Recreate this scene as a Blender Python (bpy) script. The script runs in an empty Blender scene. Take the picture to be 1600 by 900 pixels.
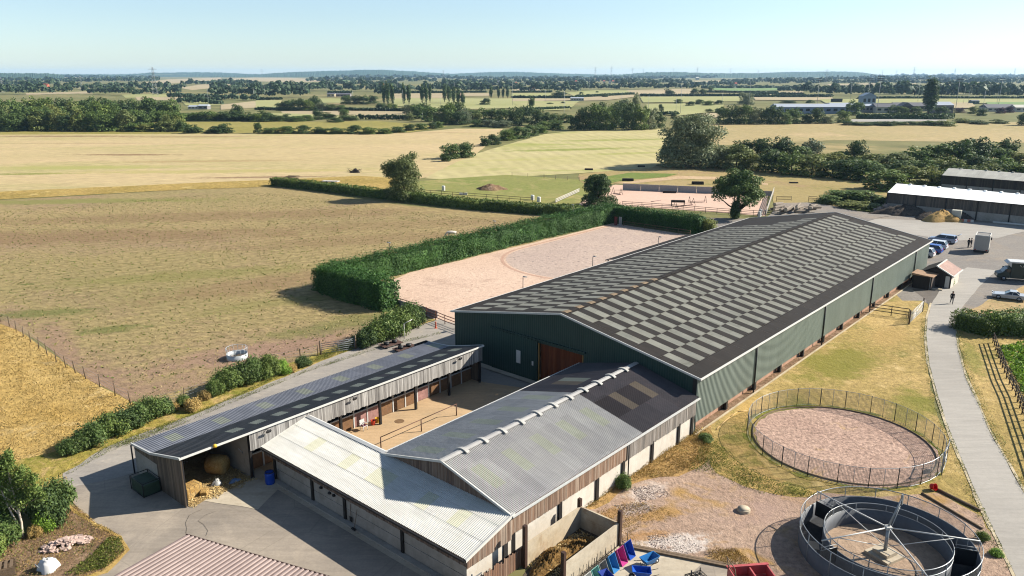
import bpy, bmesh, math, random
import numpy as np
from mathutils import Vector, Matrix
random.seed(7); RNG = np.random.default_rng(11)
SC = bpy.context.scene; COL = SC.collection
PI = math.pi

# ------------------------------------------------------------------ survey
# Plan of the place: every spot was surveyed on level ground from the mast the camera stands on.
FOC, PITCH, CAMH = 1213.0, 0.2695, 30.0
_c, _s = math.cos(PITCH), math.sin(PITCH)
def G(px, py, z=0.0):
    u = (px-800)/FOC; v = -(py-450)/FOC
    dx, dy, dz = u, _c+v*_s, -_s+v*_c
    t = (z-CAMH)/dz
    return Vector((dx*t, dy*t, z))
def hgt(px, py, ptop):
    q = G(px, py); v = -(ptop-450)/FOC; y = q.y
    return (v*y*_c-y*_s)/(_c+v*_s)+CAMH
def mpp(px, py):                       # metres per photo pixel across, at a ground spot
    q = G(px, py); return (q.y*_c+CAMH*_s)/FOC
TH = .716; O0 = Vector((15.76, 61.4, 0))
DD = Vector((math.sin(TH), math.cos(TH), 0)); NN = Vector((-math.cos(TH), math.sin(TH), 0))
RZ = math.atan2(DD.y, DD.x)            # the farmyard's own grid: a along the barns, b across them
def W(a, b, z=0.0): return O0+DD*a+NN*b+Vector((0, 0, z))
def FAB(px, py):
    q = G(px, py)-O0; return q.dot(DD), q.dot(NN)

# ------------------------------------------------------------------ materials
def lin(c): c /= 255.; return c/12.92 if c <= .04045 else ((c+.055)/1.055)**2.4
EXPO = 1.9
def sun(r, g, b, k=1.): return (min(.86, lin(r)/EXPO*k), min(.86, lin(g)/EXPO*k), min(.86, lin(b)/EXPO*k), 1)  # albedo of a surface seen sunlit as r,g,b
class NT:
    def __init__(s, name):
        s.m = bpy.data.materials.new(name); s.m.use_nodes = True
        s.t = s.m.node_tree; s.b = s.t.nodes['Principled BSDF']; s._pos = None
        s.b.inputs['Roughness'].default_value = .9
        s.b.inputs['Specular IOR Level'].default_value = .25
    def n(s, ty, **kw):
        x = s.t.nodes.new(ty)
        for k, v in kw.items(): setattr(x, k, v)
        return x
    def L(s, a, b): s.t.links.new(a, b)
    def pos(s, obj=False):
        return s.n('ShaderNodeTexCoord').outputs['Object'] if obj else s.n('ShaderNodeNewGeometry').outputs['Position']
    def mapped(s, v, scale=(1, 1, 1), rot=0.):
        x = s.n('ShaderNodeMapping'); x.inputs['Scale'].default_value = scale; x.inputs['Rotation'].default_value = (0, 0, rot)
        s.L(v, x.inputs['Vector']); return x.outputs[0]
    def noise(s, v, scale, detail=4., rough=.6, dist=0.):
        x = s.n('ShaderNodeTexNoise'); x.inputs['Scale'].default_value = scale; x.inputs['Detail'].default_value = detail
        x.inputs['Roughness'].default_value = rough; x.inputs['Distortion'].default_value = dist
        s.L(v, x.inputs['Vector']); return x.outputs['Fac']
    def vor(s, v, scale, feat='F1'):
        x = s.n('ShaderNodeTexVoronoi', feature=feat); x.inputs['Scale'].default_value = scale; s.L(v, x.inputs['Vector']); return x
    def ramp(s, f, *stops):
        x = s.n('ShaderNodeValToRGB'); e = x.color_ramp.elements
        while len(e) < len(stops): e.new(.5)
        for q, (p, c) in zip(e, stops):
            q.position = p; q.color = (c, c, c, 1) if isinstance(c, (int, float)) else c
        s.L(f, x.inputs[0]); return x.outputs[0]
    def mix(s, f, a, b, mode='MIX'):
        x = s.n('ShaderNodeMix', data_type='RGBA', blend_type=mode)
        for i, v in ((0, f), (6, a), (7, b)):
            if hasattr(v, 'links'): s.L(v, x.inputs[i])
            elif i == 0: x.inputs[0].default_value = v
            else: x.inputs[i].default_value = v
        return x.outputs[2]
    def math(s, op, a, b=0.):
        x = s.n('ShaderNodeMath', operation=op)
        for i, v in ((0, a), (1, b)):
            if hasattr(v, 'links'): s.L(v, x.inputs[i])
            else: x.inputs[i].default_value = v
        return x.outputs[0]
    def sep(s, v): x = s.n('ShaderNodeSeparateXYZ'); s.L(v, x.inputs[0]); return x.outputs
    def comb(s, a, b, c=0.):
        x = s.n('ShaderNodeCombineXYZ')
        for i, v in enumerate((a, b, c)):
            if hasattr(v, 'links'): s.L(v, x.inputs[i])
            else: x.inputs[i].default_value = v
        return x.outputs[0]
    def white(s, v): x = s.n('ShaderNodeTexWhiteNoise', noise_dimensions='3D'); s.L(v, x.inputs['Vector']); return x.outputs['Value']
    def bump(s, h, strength=.4, dist=.1):
        x = s.n('ShaderNodeBump'); x.inputs['Strength'].default_value = strength; x.inputs['Distance'].default_value = dist
        s.L(h, x.inputs['Height']); s.L(x.outputs[0], s.b.inputs['Normal'])
    def col(s, c, rough=None, metal=None, spec=None):
        if hasattr(c, 'links'): s.L(c, s.b.inputs['Base Color'])
        else: s.b.inputs['Base Color'].default_value = c
        if rough is not None: s.b.inputs['Roughness'].default_value = rough
        if metal is not None: s.b.inputs['Metallic'].default_value = metal
        if spec is not None: s.b.inputs['Specular IOR Level'].default_value = spec
        return s.m

def land(name, c1, c2, c3=None, big=.03, patch=.08, pt=(.55, .68), fine=1.5, fk=(.72, 1.22), stretch=(1, 1, 1), rot=0., bstr=.5, bdist=.25, tuft=None, rows=None, spots=()):
    """soil and grass: two broad tones, patches of a third, fine grain; rows = (direction, spacing m, depth) for mowing and drill lines"""
    t = NT(name); p = t.pos(); q = t.mapped(p, stretch, rot)
    k = t.ramp(t.noise(q, big, 5, .65), (.35, 0.), (.65, 1.))
    c = t.mix(k, c1, c2)
    if c3: c = t.mix(t.ramp(t.noise(q, patch, 6, .7, .6), (pt[0], 0.), (pt[1], 1.)), c, c3)
    g = t.noise(q, fine, 6, .75)
    c = t.mix(1., c, t.ramp(g, (.3, fk[0]), (.7, fk[1])), 'MULTIPLY')
    if tuft:                                     # darker tussocks of their own
        tc, ts, t0, t1 = tuft
        c = t.mix(t.ramp(t.noise(q, ts, 3, .6, .4), (t0, 0.), (t1, 1.)), c, tc)
    for (sx, sy, rx, ry, ang, sc_, amt) in spots:      # worn, bare or greener places of their own
        v = t.n('ShaderNodeMapping'); v.vector_type = 'TEXTURE'; v.inputs['Location'].default_value = (sx, sy, 0); v.inputs['Rotation'].default_value = (0, 0, ang); v.inputs['Scale'].default_value = (rx, ry, 1)
        t.L(p, v.inputs['Vector']); ln = t.n('ShaderNodeVectorMath', operation='LENGTH'); t.L(v.outputs[0], ln.inputs[0])
        e = t.math('ADD', ln.outputs['Value'], t.math('MULTIPLY', t.math('SUBTRACT', t.noise(p, 3./max(1., min(rx, ry))*.5, 5, .75), .5), 2.3))
        c = t.mix(t.ramp(e, (.45, amt), (1., 0.)), c, sc_)
    if rows:
        rd, sp, dk = rows
        x = t.sep(t.mapped(p, (1, 1, 1), rd))[0]
        x = t.math('ADD', x, t.math('MULTIPLY', t.noise(p, .05, 2), sp*1.2))
        w = t.math('SINE', t.math('MULTIPLY', x, 2*PI/sp))
        w = t.math('MULTIPLY', w, t.ramp(t.noise(p, .09, 3), (.4, .15), (.62, 1.)))
        c = t.mix(1., c, t.ramp(t.math('ADD', t.math('MULTIPLY', w, .5), .5), (0., 1.-dk), (1., 1.+dk*.6)), 'MULTIPLY')
    t.bump(g, bstr, bdist); return t.col(c, .95, spec=.1)

def hard(name, c1, c2, c3, big=.08, stain=.3, st=(.55, .72), fine=6., fk=(.88, 1.1), bstr=.25, bdist=.02, cracks=None, rough=.85, wear=.85):
    """roads, slabs and yards"""
    t = NT(name); p = t.pos()
    c = t.mix(t.ramp(t.noise(p, big, 4, .6), (.38, 0.), (.62, 1.)), c1, c2)
    c = t.mix(t.ramp(t.noise(p, stain, 6, .7, 1.), (st[0], 0.), (st[1], .8)), c, c3)
    g = t.noise(p, fine, 4, .7)
    c = t.mix(1., c, t.ramp(g, (.25, fk[0]), (.75, fk[1])), 'MULTIPLY')
    c = t.mix(1., c, t.ramp(t.noise(t.mapped(p, (.25, 2.2, 1.), wear), .9, 5, .7, .6), (.35, .89), (.65, 1.07)), 'MULTIPLY')
    if cracks:
        v = t.vor(p, cracks, 'DISTANCE_TO_EDGE').outputs['Distance']
        c = t.mix(t.ramp(v, (0., .6), (.006, 0.)), c, (c3[0]*.5, c3[1]*.5, c3[2]*.5, 1))
    t.bump(g, bstr, bdist); return t.col(c, rough, spec=.2)

def plain(name, c, rough=.6, metal=0., var=.12, sc=3., spec=.3):
    t = NT(name); p = t.pos(True)
    k = t.ramp(t.noise(p, sc, 5, .7), (.3, 1-var), (.7, 1+var))
    return t.col(t.mix(1., c, k, 'MULTIPLY'), rough, metal, spec)

def leafmat(name, c1, c2, c3, hue=.25, sc=.5, trans=.25):
    """leaves: tone varies leaf by leaf, clump by clump and tree by tree"""
    t = NT(name); g = t.n('ShaderNodeNewGeometry'); oi = t.n('ShaderNodeObjectInfo')
    n = t.noise(t.pos(True), sc, 2, .5)
    c = t.mix(t.ramp(n, (.35, 0.), (.65, 1.)), c1, c2)
    c = t.mix(t.math('MULTIPLY', t.ramp(g.outputs['Random Per Island'], (.6, 0.), (1., 1.)), .7), c, c3)
    c = t.mix(1., c, t.ramp(g.outputs['Random Per Island'], (0., .7), (.55, 1.22)), 'MULTIPLY')
    c = t.mix(1., c, t.ramp(oi.outputs['Random'], (0., (1-hue, 1-hue*.9, 1-hue*.2, 1)), (.5, 1.), (1., (1+hue, 1+hue*.5, 1-hue*.1, 1))), 'MULTIPLY')
    t.col(c, .65, spec=.25)
    tr = t.n('ShaderNodeBsdfTranslucent'); t.L(c, tr.inputs['Color'])
    ms = t.n('ShaderNodeMixShader'); ms.inputs[0].default_value = trans
    t.L(t.b.outputs[0], ms.inputs[1]); t.L(tr.outputs[0], ms.inputs[2])
    t.L(ms.outputs[0], t.t.nodes['Material Output'].inputs[0]); return t.m

def boards(name, c1, c2, c3, w=.15, axis=0, grain=1., dark=.5):
    """vertical sawn boards; each board its own tone, grain runs up them"""
    t = NT(name); p = t.pos(True); x = t.sep(p)
    u = t.math('DIVIDE', x[axis], w)
    i = t.math('FLOOR', u)
    f = t.math('ABSOLUTE', t.math('SUBTRACT', t.math('FRACT', u), .5))
    r = t.white(t.comb(i, 3.7, 1.3))
    c = t.ramp(r, (0., c1), (.45, c2), (.8, c3), (1., c1))
    sc = [9., 9., 9.]; sc[2] = .8
    g = t.noise(t.mapped(p, tuple(sc)), grain, 4, .7)
    c = t.mix(1., c, t.ramp(g, (.3, .7), (.7, 1.25)), 'MULTIPLY')
    c = t.mix(1., c, t.ramp(f, (.42, 1.), (.49, dark)), 'MULTIPLY')
    t.bump(t.ramp(f, (.40, 1.), (.5, 0.)), .6, .02); return t.col(c, .9, spec=.15)

def sheetmat(name, c1, c2, stain, w=1.02, rowlen=2.6, rough=.7, axis=0, rib=None, var=.10, metal=0., spec=.3, streak=.14):
    """roof and wall sheeting: tone changes sheet by sheet, weather stains run over it; rib = pitch of pressed ribs"""
    t = NT(name); p = t.pos(True); x = t.sep(p)
    i = t.math('FLOOR', t.math('DIVIDE', x[axis], w)); j = t.math('FLOOR', t.math('DIVIDE', x[1-axis], rowlen))
    r = t.white(t.comb(i, j, 2.2))
    c = t.mix(t.ramp(t.noise(p, .35, 5, .7, .5), (.4, 0.), (.7, 1.)), c1, c2)
    c = t.mix(t.ramp(t.noise(p, 1.1, 6, .75, .8), (.55, 0.), (.75, .7)), c, stain)
    c = t.mix(1., c, t.ramp(r, (0., 1-var), (1., 1+var)), 'MULTIPLY')
    sv = [.35, .35, .35]; sv[axis] = 5.
    c = t.mix(1., c, t.ramp(t.noise(t.mapped(p, tuple(sv)), 1., 5, .75), (.3, 1-streak), (.7, 1+streak*.7)), 'MULTIPLY')
    if rib:
        f = t.math('ABSOLUTE', t.math('SUBTRACT', t.math('FRACT', t.math('DIVIDE', x[axis], rib)), .5))
        t.bump(t.ramp(f, (.2, 0.), (.3, 1.)), .8, .03)
    return t.col(c, rough, metal, spec)

# ------------------------------------------------------------------ meshes
class MB:
    def __init__(s): s.v = []; s.f = []; s.m = []; s.sm = []
    def add(s, vs, fs, mi=0, smooth=False):
        o = len(s.v); s.v += [tuple(v) for v in vs]
        for f in fs: s.f.append(tuple(o+i for i in f)); s.m.append(mi); s.sm.append(smooth)
        return s
    def box(s, x0, x1, y0, y1, z0, z1, mi=0, top=None):
        if top is None: top = (z1, z1, z1, z1)
        vs = [(x0, y0, z0), (x1, y0, z0), (x1, y1, z0), (x0, y1, z0), (x0, y0, top[0]), (x1, y0, top[1]), (x1, y1, top[2]), (x0, y1, top[3])]
        return s.add(vs, [(0, 3, 2, 1), (4, 5, 6, 7), (0, 1, 5, 4), (1, 2, 6, 5), (2, 3, 7, 6), (3, 0, 4, 7)], mi)
    def obox(s, c, size, rz=0., tilt=None, mi=0):
        M = Matrix.Translation(c) @ Matrix.Rotation(rz, 4, 'Z')
        if tilt: M = M @ Matrix.Rotation(tilt[1], 4, tilt[0])
        h = [k/2 for k in size]
        vs = [M @ Vector((sx*h[0], sy*h[1], sz*h[2])) for sz in (-1, 1) for sx, sy in ((-1, -1), (1, -1), (1, 1), (-1, 1))]
        return s.add(vs, [(0, 3, 2, 1), (4, 5, 6, 7), (0, 1, 5, 4), (1, 2, 6, 5), (2, 3, 7, 6), (3, 0, 4, 7)], mi)
    def tube(s, p0, p1, r0, r1=None, n=6, mi=0, caps=True, smooth=True):
        p0, p1 = Vector(p0), Vector(p1); r1 = r0 if r1 is None else r1
        d = p1-p0
        if d.length < 1e-6: return s
        q = d.to_track_quat('Z', 'Y'); o = len(s.v)
        for p, r in ((p0, r0), (p1, r1)):
            for k in range(n): s.v.append(tuple(p+q @ Vector((r*math.cos(2*PI*k/n), r*math.sin(2*PI*k/n), 0))))
        for k in range(n): s.f.append((o+k, o+(k+1) % n, o+n+(k+1) % n, o+n+k)); s.m.append(mi); s.sm.append(smooth)
        if caps:
            s.f.append(tuple(o+n-1-k for k in range(n))); s.m.append(mi); s.sm.append(False)
            s.f.append(tuple(o+n+k for k in range(n))); s.m.append(mi); s.sm.append(False)
        return s
    def path(s, pts, r, n=5, mi=0):
        for a, b in zip(pts, pts[1:]): s.tube(a, b, r, r, n, mi)
        return s
    def ring(s, R, z, t, n=48, m=6, mi=0):
        return s.lathe([(R+t*math.cos(2*PI*k/m), z+t*math.sin(2*PI*k/m)) for k in range(m+1)], n=n, mi=mi)
    def lathe(s, prof, c=(0, 0, 0), n=20, mi=0, smooth=True, a0=0., a1=2*PI):
        o = len(s.v); full = abs(a1-a0-2*PI) < 1e-6; m = n if full else n+1
        for r, z in prof:
            for k in range(m):
                a = a0+(a1-a0)*k/n; s.v.append((c[0]+r*math.cos(a), c[1]+r*math.sin(a), c[2]+z))
        for j in range(len(prof)-1):
            for k in range(n):
                k2 = (k+1) % m
                s.f.append((o+j*m+k, o+j*m+k2, o+(j+1)*m+k2, o+(j+1)*m+k)); s.m.append(mi); s.sm.append(smooth)
        return s
    def prism(s, poly, z0, z1, mi=0):          # poly of (x,y), counter-clockwise
        n = len(poly); vs = [(x, y, z0) for x, y in poly]+[(x, y, z1) for x, y in poly]
        return s.add(vs, [tuple(range(n-1, -1, -1)), tuple(range(n, 2*n))]+[(k, (k+1) % n, n+(k+1) % n, n+k) for k in range(n)], mi)
    def extrude(s, prof, y0, y1, mi=0, smooth=False):   # profile of (x,z) carried along y
        n = len(prof); vs = [(x, y0, z) for x, z in prof]+[(x, y1, z) for x, z in prof]
        s.add(vs, [tuple(range(n)), tuple(range(2*n-1, n-1, -1))], mi)
        o = len(s.v)-2*n
        for k in range(n): s.f.append((o+k, o+n+k, o+n+(k+1) % n, o+(k+1) % n)); s.m.append(mi); s.sm.append(smooth)
        return s
    def build(s, name, mat, parent=None, loc=None, rz=0., bevel=0.):
        me = bpy.data.meshes.new(name); me.from_pydata(s.v, [], s.f)
        mats = mat if isinstance(mat, (list, tuple)) else [mat]
        for x in mats: me.materials.append(x)
        me.polygons.foreach_set('material_index', s.m); me.polygons.foreach_set('use_smooth', s.sm)
        me.update()
        o = bpy.data.objects.new(name, me); COL.objects.link(o)
        if parent: o.parent = parent
        if loc is not None: o.location = loc
        if rz: o.rotation_euler[2] = rz
        if bevel:
            b = o.modifiers.new('bevel', 'BEVEL'); b.width = bevel; b.segments = 2; b.limit_method = 'ANGLE'
        return o

def tag(o, label=None, cat=None, group=None, kind=None):
    for k, v in (('label', label), ('category', cat), ('group', group), ('kind', kind)):
        if v: o[k] = v
    return o
def thing(name, label, cat, loc=(0, 0, 0), rz=0., group=None):
    o = bpy.data.objects.new(name, None); COL.objects.link(o); o.location = loc; o.rotation_euler[2] = rz
    o.empty_display_size = .3
    return tag(o, label, cat, group)
def yard(name, label, cat, a=0., b=0., group=None): return thing(name, label, cat, W(a, b), RZ, group)
def dup(o, parent=None):
    c = o.copy(); COL.objects.link(c)
    if parent: c.parent = parent
    for ch in [x for x in o.children]: dup(ch, c)
    return c
ORD = 'first second third fourth fifth sixth seventh eighth ninth tenth eleventh twelfth thirteenth fourteenth fifteenth sixteenth seventeenth eighteenth nineteenth twentieth'.split()
_T = {20: 'twenty', 30: 'thirty', 40: 'forty', 50: 'fifty', 60: 'sixty'}
def ordn(i):
    if i < 20: return ORD[i]
    t, u = (i+1)//10*10, (i+1) % 10
    if u == 0: return {30: 'thirtieth', 40: 'fortieth', 50: 'fiftieth', 60: 'sixtieth'}[t]
    return _T[t]+' '+ORD[u-1]

# ground patches -------------------------------------------------------------
def outline(pts, step, jit, seed):
    r = random.Random(seed); out = []
    n = len(pts)
    for i in range(n):
        a, b = pts[i], pts[(i+1) % n]; d = b-a; L = d.length; k = max(1, int(L/step))
        k = min(k, 60); nr = Vector((-d.y, d.x, 0)).normalized() if L > 0 else Vector()
        for j in range(k):
            p = a+d*(j/k)
            if j: p = p+nr*r.uniform(-jit, jit)
            out.append(p)
    return out
_lift = [0.0]
def patch(name, pts, mat, z=None, step=2., jit=.0, px=True, kind='structure', label=None, cat=None):
    P = [G(*p) for p in pts] if px else [Vector((p[0], p[1], 0)) for p in pts]
    P = outline(P, step, jit, len(P)+int(abs(P[0].x)*7)) if jit or step else P
    if z is None: _lift[0] += .004; z = _lift[0]
    c = sum(P, Vector())/len(P)
    bm = bmesh.new(); f = bm.faces.new([bm.verts.new((p.x-c.x, p.y-c.y, 0)) for p in P])
    f.normal_update()
    if f.normal.z < 0: f.normal_flip()
    bmesh.ops.triangulate(bm, faces=[f], ngon_method='EAR_CLIP')
    me = bpy.data.meshes.new(name); bm.to_mesh(me); bm.free(); me.materials.append(mat)
    o = bpy.data.objects.new(name, me); COL.objects.link(o); o.location = (c.x, c.y, z)
    return tag(o, label, cat, None, kind)

# foliage ----------------------------------------------------------------------
def np_mesh(name, V, F, mats, mi=None, smooth=None):
    """V (n,3) points, F (m,4) quads"""
    me = bpy.data.meshes.new(name); n, m = len(V), len(F)
    me.vertices.add(n); me.vertices.foreach_set('co', np.ascontiguousarray(V, np.float32).ravel())
    me.loops.add(m*4); me.loops.foreach_set('vertex_index', np.ascontiguousarray(F, np.int32).ravel())
    me.polygons.add(m); me.polygons.foreach_set('loop_start', np.arange(0, m*4, 4, dtype=np.int32))
    try: me.polygons.foreach_set('loop_total', np.full(m, 4, np.int32))
    except Exception: pass
    for x in mats: me.materials.append(x)
    if mi is not None: me.polygons.foreach_set('material_index', np.ascontiguousarray(mi, np.int32))
    me.update(calc_edges=True); me.validate(); return me
def leaf_quads(P, Nn, size, rng, asp=.65):
    """one leaf-shaped quad (a bent diamond) per point"""
    n = len(P); Nn = Nn/np.linalg.norm(Nn, axis=1, keepdims=True)
    t = rng.normal(size=(n, 3)); t -= (t*Nn).sum(1, keepdims=True)*Nn; t /= np.linalg.norm(t, axis=1, keepdims=True)
    b = np.cross(Nn, t); s = (size*rng.uniform(.6, 1.35, n))[:, None]
    V = np.empty((n, 4, 3)); V[:, 0] = P-t*s; V[:, 1] = P-b*s*asp+Nn*s*.12; V[:, 2] = P+t*s; V[:, 3] = P+b*s*asp+Nn*s*.12
    F = np.arange(n*4).reshape(n, 4); return V.reshape(-1, 3), F
def blob_leaves(blobs, n, size, rng, shell=.55, up=.35, droop=0.):
    B = np.array(blobs, float); a = (B[:, 3]*B[:, 4]*B[:, 5])**(2/3); k = rng.choice(len(B), n, p=a/a.sum())
    d = rng.normal(size=(n, 3)); d /= np.linalg.norm(d, axis=1, keepdims=True)
    d[:, 2] = np.where((d[:, 2] < -.3) & (rng.random(n) < .6), -d[:, 2], d[:, 2])
    r = shell+(1.08-shell)*rng.random(n)**.6
    P = B[k, :3]+d*B[k, 3:]*r[:, None]
    nn = d*.8+rng.normal(size=(n, 3))*.55; nn[:, 2] += up
    V, F = leaf_quads(P, nn, size, rng); return V, F
def tubes_np(segs, n=6):
    mb = MB()
    for p0, p1, r0, r1 in segs: mb.tube(p0, p1, r0, r1, n, caps=False)
    return np.array(mb.v), np.array([f for f in mb.f if len(f) == 4])
def crown_blobs(rng, rx, rz, zc, nb, sub=(.3, .5), low=-.6):
    out = []
    for i in range(nb):
        big = rng.random() < .45
        for _ in range(50):
            d = rng.normal(size=3); d /= np.linalg.norm(d)
            if d[2] > low: break
        k = rng.uniform(.25, .65) if big else rng.uniform(.55, .86); s = rng.uniform(*sub)*(1.2 if big else .85)
        out.append((d[0]*rx*k, d[1]*rx*k, zc+d[2]*rz*k, rx*s, rx*s, rz*s*.95))
    return out
def join_np(parts):
    V, F, M, o = [], [], [], 0
    for v, f, m in parts:
        V.append(v); F.append(f+o); M.append(np.full(len(f), m)); o += len(v)
    return np.concatenate(V), np.concatenate(F), np.concatenate(M)
def tree_meshes(name, seed, h, rx, trunk, nb, nl, leaf, lm, bm_, tr=.25, low=-.5, single=False, shell=.5, lean=0., sub=(.3, .5), limbs=6, up=.35, skirt=0):
    """a tapered trunk with limbs and a crown of leaf clumps"""
    rng = np.random.default_rng(seed); zc = (h+trunk)/2; rz = (h-trunk)/2
    bl = crown_blobs(rng, rx, rz, zc, nb, sub, low)
    for k in range(skirt):
        a = 2*PI*k/skirt+rng.uniform(-.3, .3); q = rx*rng.uniform(.45, .72); s_ = rx*rng.uniform(.3, .42); bl.append((q*math.cos(a), q*math.sin(a), s_*.7, s_, s_, s_*.9))
    bl = [(b[0]+lean*(b[2]-trunk), b[1], b[2], b[3], b[4], b[5]) for b in bl]
    cv, cf = blob_leaves(bl, nl, leaf, rng, shell, up)
    top = (lean*(zc-trunk), 0, zc+rz*.3); mid = (0, 0, trunk*.9)
    segs = [((0, 0, -.1), (tr*.1, 0, trunk*.45), tr*1.25, tr*.95), ((tr*.1, 0, trunk*.45), mid, tr*.95, tr*.8), (mid, top, tr*.8, tr*.25)]
    for b in sorted(bl, key=lambda q: q[2])[:limbs]:
        st = (0, 0, trunk*rng.uniform(.75, 1.05)); m_ = (b[0]*.45, b[1]*.45, (st[2]+b[2])/2-.04*h)
        segs += [(st, m_, tr*.5, tr*.3), (m_, b[:3], tr*.3, tr*.08)]
    tv, tf = tubes_np(segs)
    if single:
        V, F, M = join_np([(cv, cf, 0), (tv, tf, 1)]); return np_mesh(name, V, F, [lm, bm_], M)
    return np_mesh('crown', cv, cf, [lm]), np_mesh('trunk', tv, tf, [bm_])
def tree(name, meshes, label, cat, loc, rz=0., sc=1., group=None):
    t = thing(name, label, cat, loc, rz, group); t.scale = (sc, sc, sc) if isinstance(sc, (int, float)) else sc
    for n_, me in zip(('crown', 'trunk'), meshes):
        o = bpy.data.objects.new(n_, me); COL.objects.link(o); o.parent = t
    return t
def hedge_mesh(name, pts, w, h, leaf, dens, seed, mats, taper=.8, spiky=0., lump=.25):
    """clipped or rough hedge along pts: leaves over its whole skin, round an added solid core that blocks light"""
    rng = np.random.default_rng(seed); P, Nn, parts, core = [], [], [], MB()
    for a, b in zip(pts, pts[1:]):
        a, b = np.array(a[:2]), np.array(b[:2]); d = b-a; L = np.linalg.norm(d); d = d/L; nr = np.array([-d[1], d[0]])
        n = int(L*(2*h+w)*dens); u = rng.random(n)*L
        q = rng.random(n)*(2*h+w)
        side = np.where(q < h, -1, np.where(q < 2*h, 1, 0)); z = np.where(side == 0, h, np.where(q < h, q, q-h))
        lat = np.where(side == 0, (rng.random(n)-.5)*w, side*w/2*(1-(1-taper)*(z/h)))
        bump_ = lump*(np.sin(u*1.7+seed)+np.sin(u*.63+2*z+seed*2)+rng.normal(size=n)*.7)*.5
        lat = lat+np.where(side == 0, 0, side*bump_); z = np.where(side == 0, z+bump_, z)*1.
        z = z+np.where(side == 0, rng.random(n)**3*spiky, 0)
        P.append(np.c_[a[0]+d[0]*u+nr[0]*lat, a[1]+d[1]*u+nr[1]*lat, np.maximum(z, .05)])
        o = np.c_[nr[0]*side, nr[1]*side, np.where(side == 0, 1, .25)]+rng.normal(size=(n, 3))*.5
        Nn.append(o)
        k = .36*w
        pa, pb = a-d*0, b+d*0
        c = [(pa-nr*k), (pb-nr*k), (pb+nr*k), (pa+nr*k)]
        core.prism([tuple(x) for x in c], 0, h*.86)  # added unseen core, stops light passing through the leaves
    # ends
    for e, o in ((pts[0], pts[1]), (pts[-1], pts[-2])):
        e, o = np.array(e[:2]), np.array(o[:2]); d = (e-o)/np.linalg.norm(e-o); nr = np.array([-d[1], d[0]]); n = int(w*h*dens*1.5)
        lat = (rng.random(n)-.5)*w; z = rng.random(n)*h
        dd = .25*w*rng.random(n)
        P.append(np.c_[e[0]+d[0]*dd+nr[0]*lat, e[1]+d[1]*dd+nr[1]*lat, z]); Nn.append(np.c_[np.full(n, d[0]), np.full(n, d[1]), np.full(n, .25)]+rng.normal(size=(n, 3))*.5)
    V, F = leaf_quads(np.concatenate(P), np.concatenate(Nn), leaf, rng)
    cf = np.array([f for f in core.f if len(f) == 4])
    V, F, M = join_np([(V, F, 0), (np.array(core.v), cf, 0)])
    return np_mesh(name, V, F, mats, M)
# ------------------------------------------------------------------ materials of the place
S = sun
m_far = land('open_country', S(150,142,95), S(120,125,75), S(185,165,115), big=.004, patch=.01, fine=.05, bstr=.0)
def spot(px, py, wx, wy, ang, c, amt):     # a place on the ground, its half sizes in metres
    q = G(px, py); return (q.x, q.y, wx, wy, ang, c, amt)
_br, _gr, _mv = S(160,132,98), S(128,132,74), S(176,144,122)
m_pasture = land('grazed_pasture', S(190,167,120), S(172,156,107), S(176,150,117), big=.02, patch=.03, pt=(.5,.66), fine=1.1, fk=(.55,1.4), stretch=(.8,1.25,1), rot=.6, bstr=1., bdist=.3, tuft=(S(112,118,60),.42,.63,.72), rows=(1.02,2.1,.13), spots=[
 spot(395,552,14,4.5,.5,_mv,.85), spot(480,535,16,4,.75,_mv,.7), spot(250,605,8,3,.5,_mv,.7), spot(90,545,17,2.6,-.95,_mv,.75), spot(20,500,9,2.5,-.95,_mv,.7), spot(160,600,9,2.6,-.95,_mv,.7),
 spot(110,370,60,9,.1,_br,.8), spot(330,338,60,8,.15,_br,.7), spot(560,375,30,6,.3,_br,.6), spot(440,440,24,6,.6,_br,.6), spot(640,350,40,6,.2,_br,.5),
 spot(60,490,9,2.5,.2,_gr,.8), spot(170,515,5,2,.3,_gr,.8), spot(90,315,50,5,.1,S(150,150,84),.8), spot(480,520,8,2.5,.3,_gr,.5), spot(300,430,25,4,.3,S(150,146,84),.6), spot(560,500,10,3,.6,_gr,.6), spot(420,475,12,3,.5,S(150,146,84),.5)])
m_gold = land('golden_field', S(221,196,150), S(207,188,138), S(184,178,116), big=.010, patch=.012, pt=(.52,.68), fine=.45, fk=(.7,1.24), stretch=(.45,1.3,1), bstr=.6, bdist=.3, tuft=(S(172,144,108),.016,.68,.74), spots=[
 spot(200,242,24,3.5,.0,S(152,122,92),.9), spot(95,213,55,5,.0,S(160,130,100),.9), spot(290,214,40,4,.05,S(164,134,102),.8), spot(130,224,50,2.,.0,S(168,142,104),.7), spot(415,277,26,2.6,.1,S(150,120,94),.8), spot(330,252,40,4,.1,S(186,156,112),.6),
 spot(45,272,16,3.,.1,S(140,146,70),.85), spot(120,262,40,7,.05,S(182,180,104),.7), spot(350,268,60,6,.08,S(190,180,110),.7), spot(620,208,50,4,.1,S(176,150,108),.6)])
m_tall = land('ripe_tall_grass', S(230,196,124), S(208,172,98), S(238,208,146), big=.10, patch=.25, fine=1.1, fk=(.66,1.28), bstr=1., bdist=.45)
m_hay = land('mown_hay', S(214,200,148), S(202,192,134), S(178,180,104), big=.03, patch=.02, pt=(.52,.68), fine=.4, fk=(.84,1.14), stretch=(.7,1.4,1), rot=.5, bstr=.3, rows=(-.20,5.5,.12), spots=[
 spot(890,234,34,6,.25,S(146,156,70),.8), spot(960,219,40,6,.2,S(156,164,78),.7), spot(980,240,22,5,.3,S(170,174,90),.6), spot(800,250,30,4,.3,S(196,190,118),.5)])
m_green = land('paddock_grass', S(164,158,96), S(140,148,78), S(186,170,114), big=.03, patch=.06, fine=.8, fk=(.8,1.18), bstr=.4)
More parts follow.
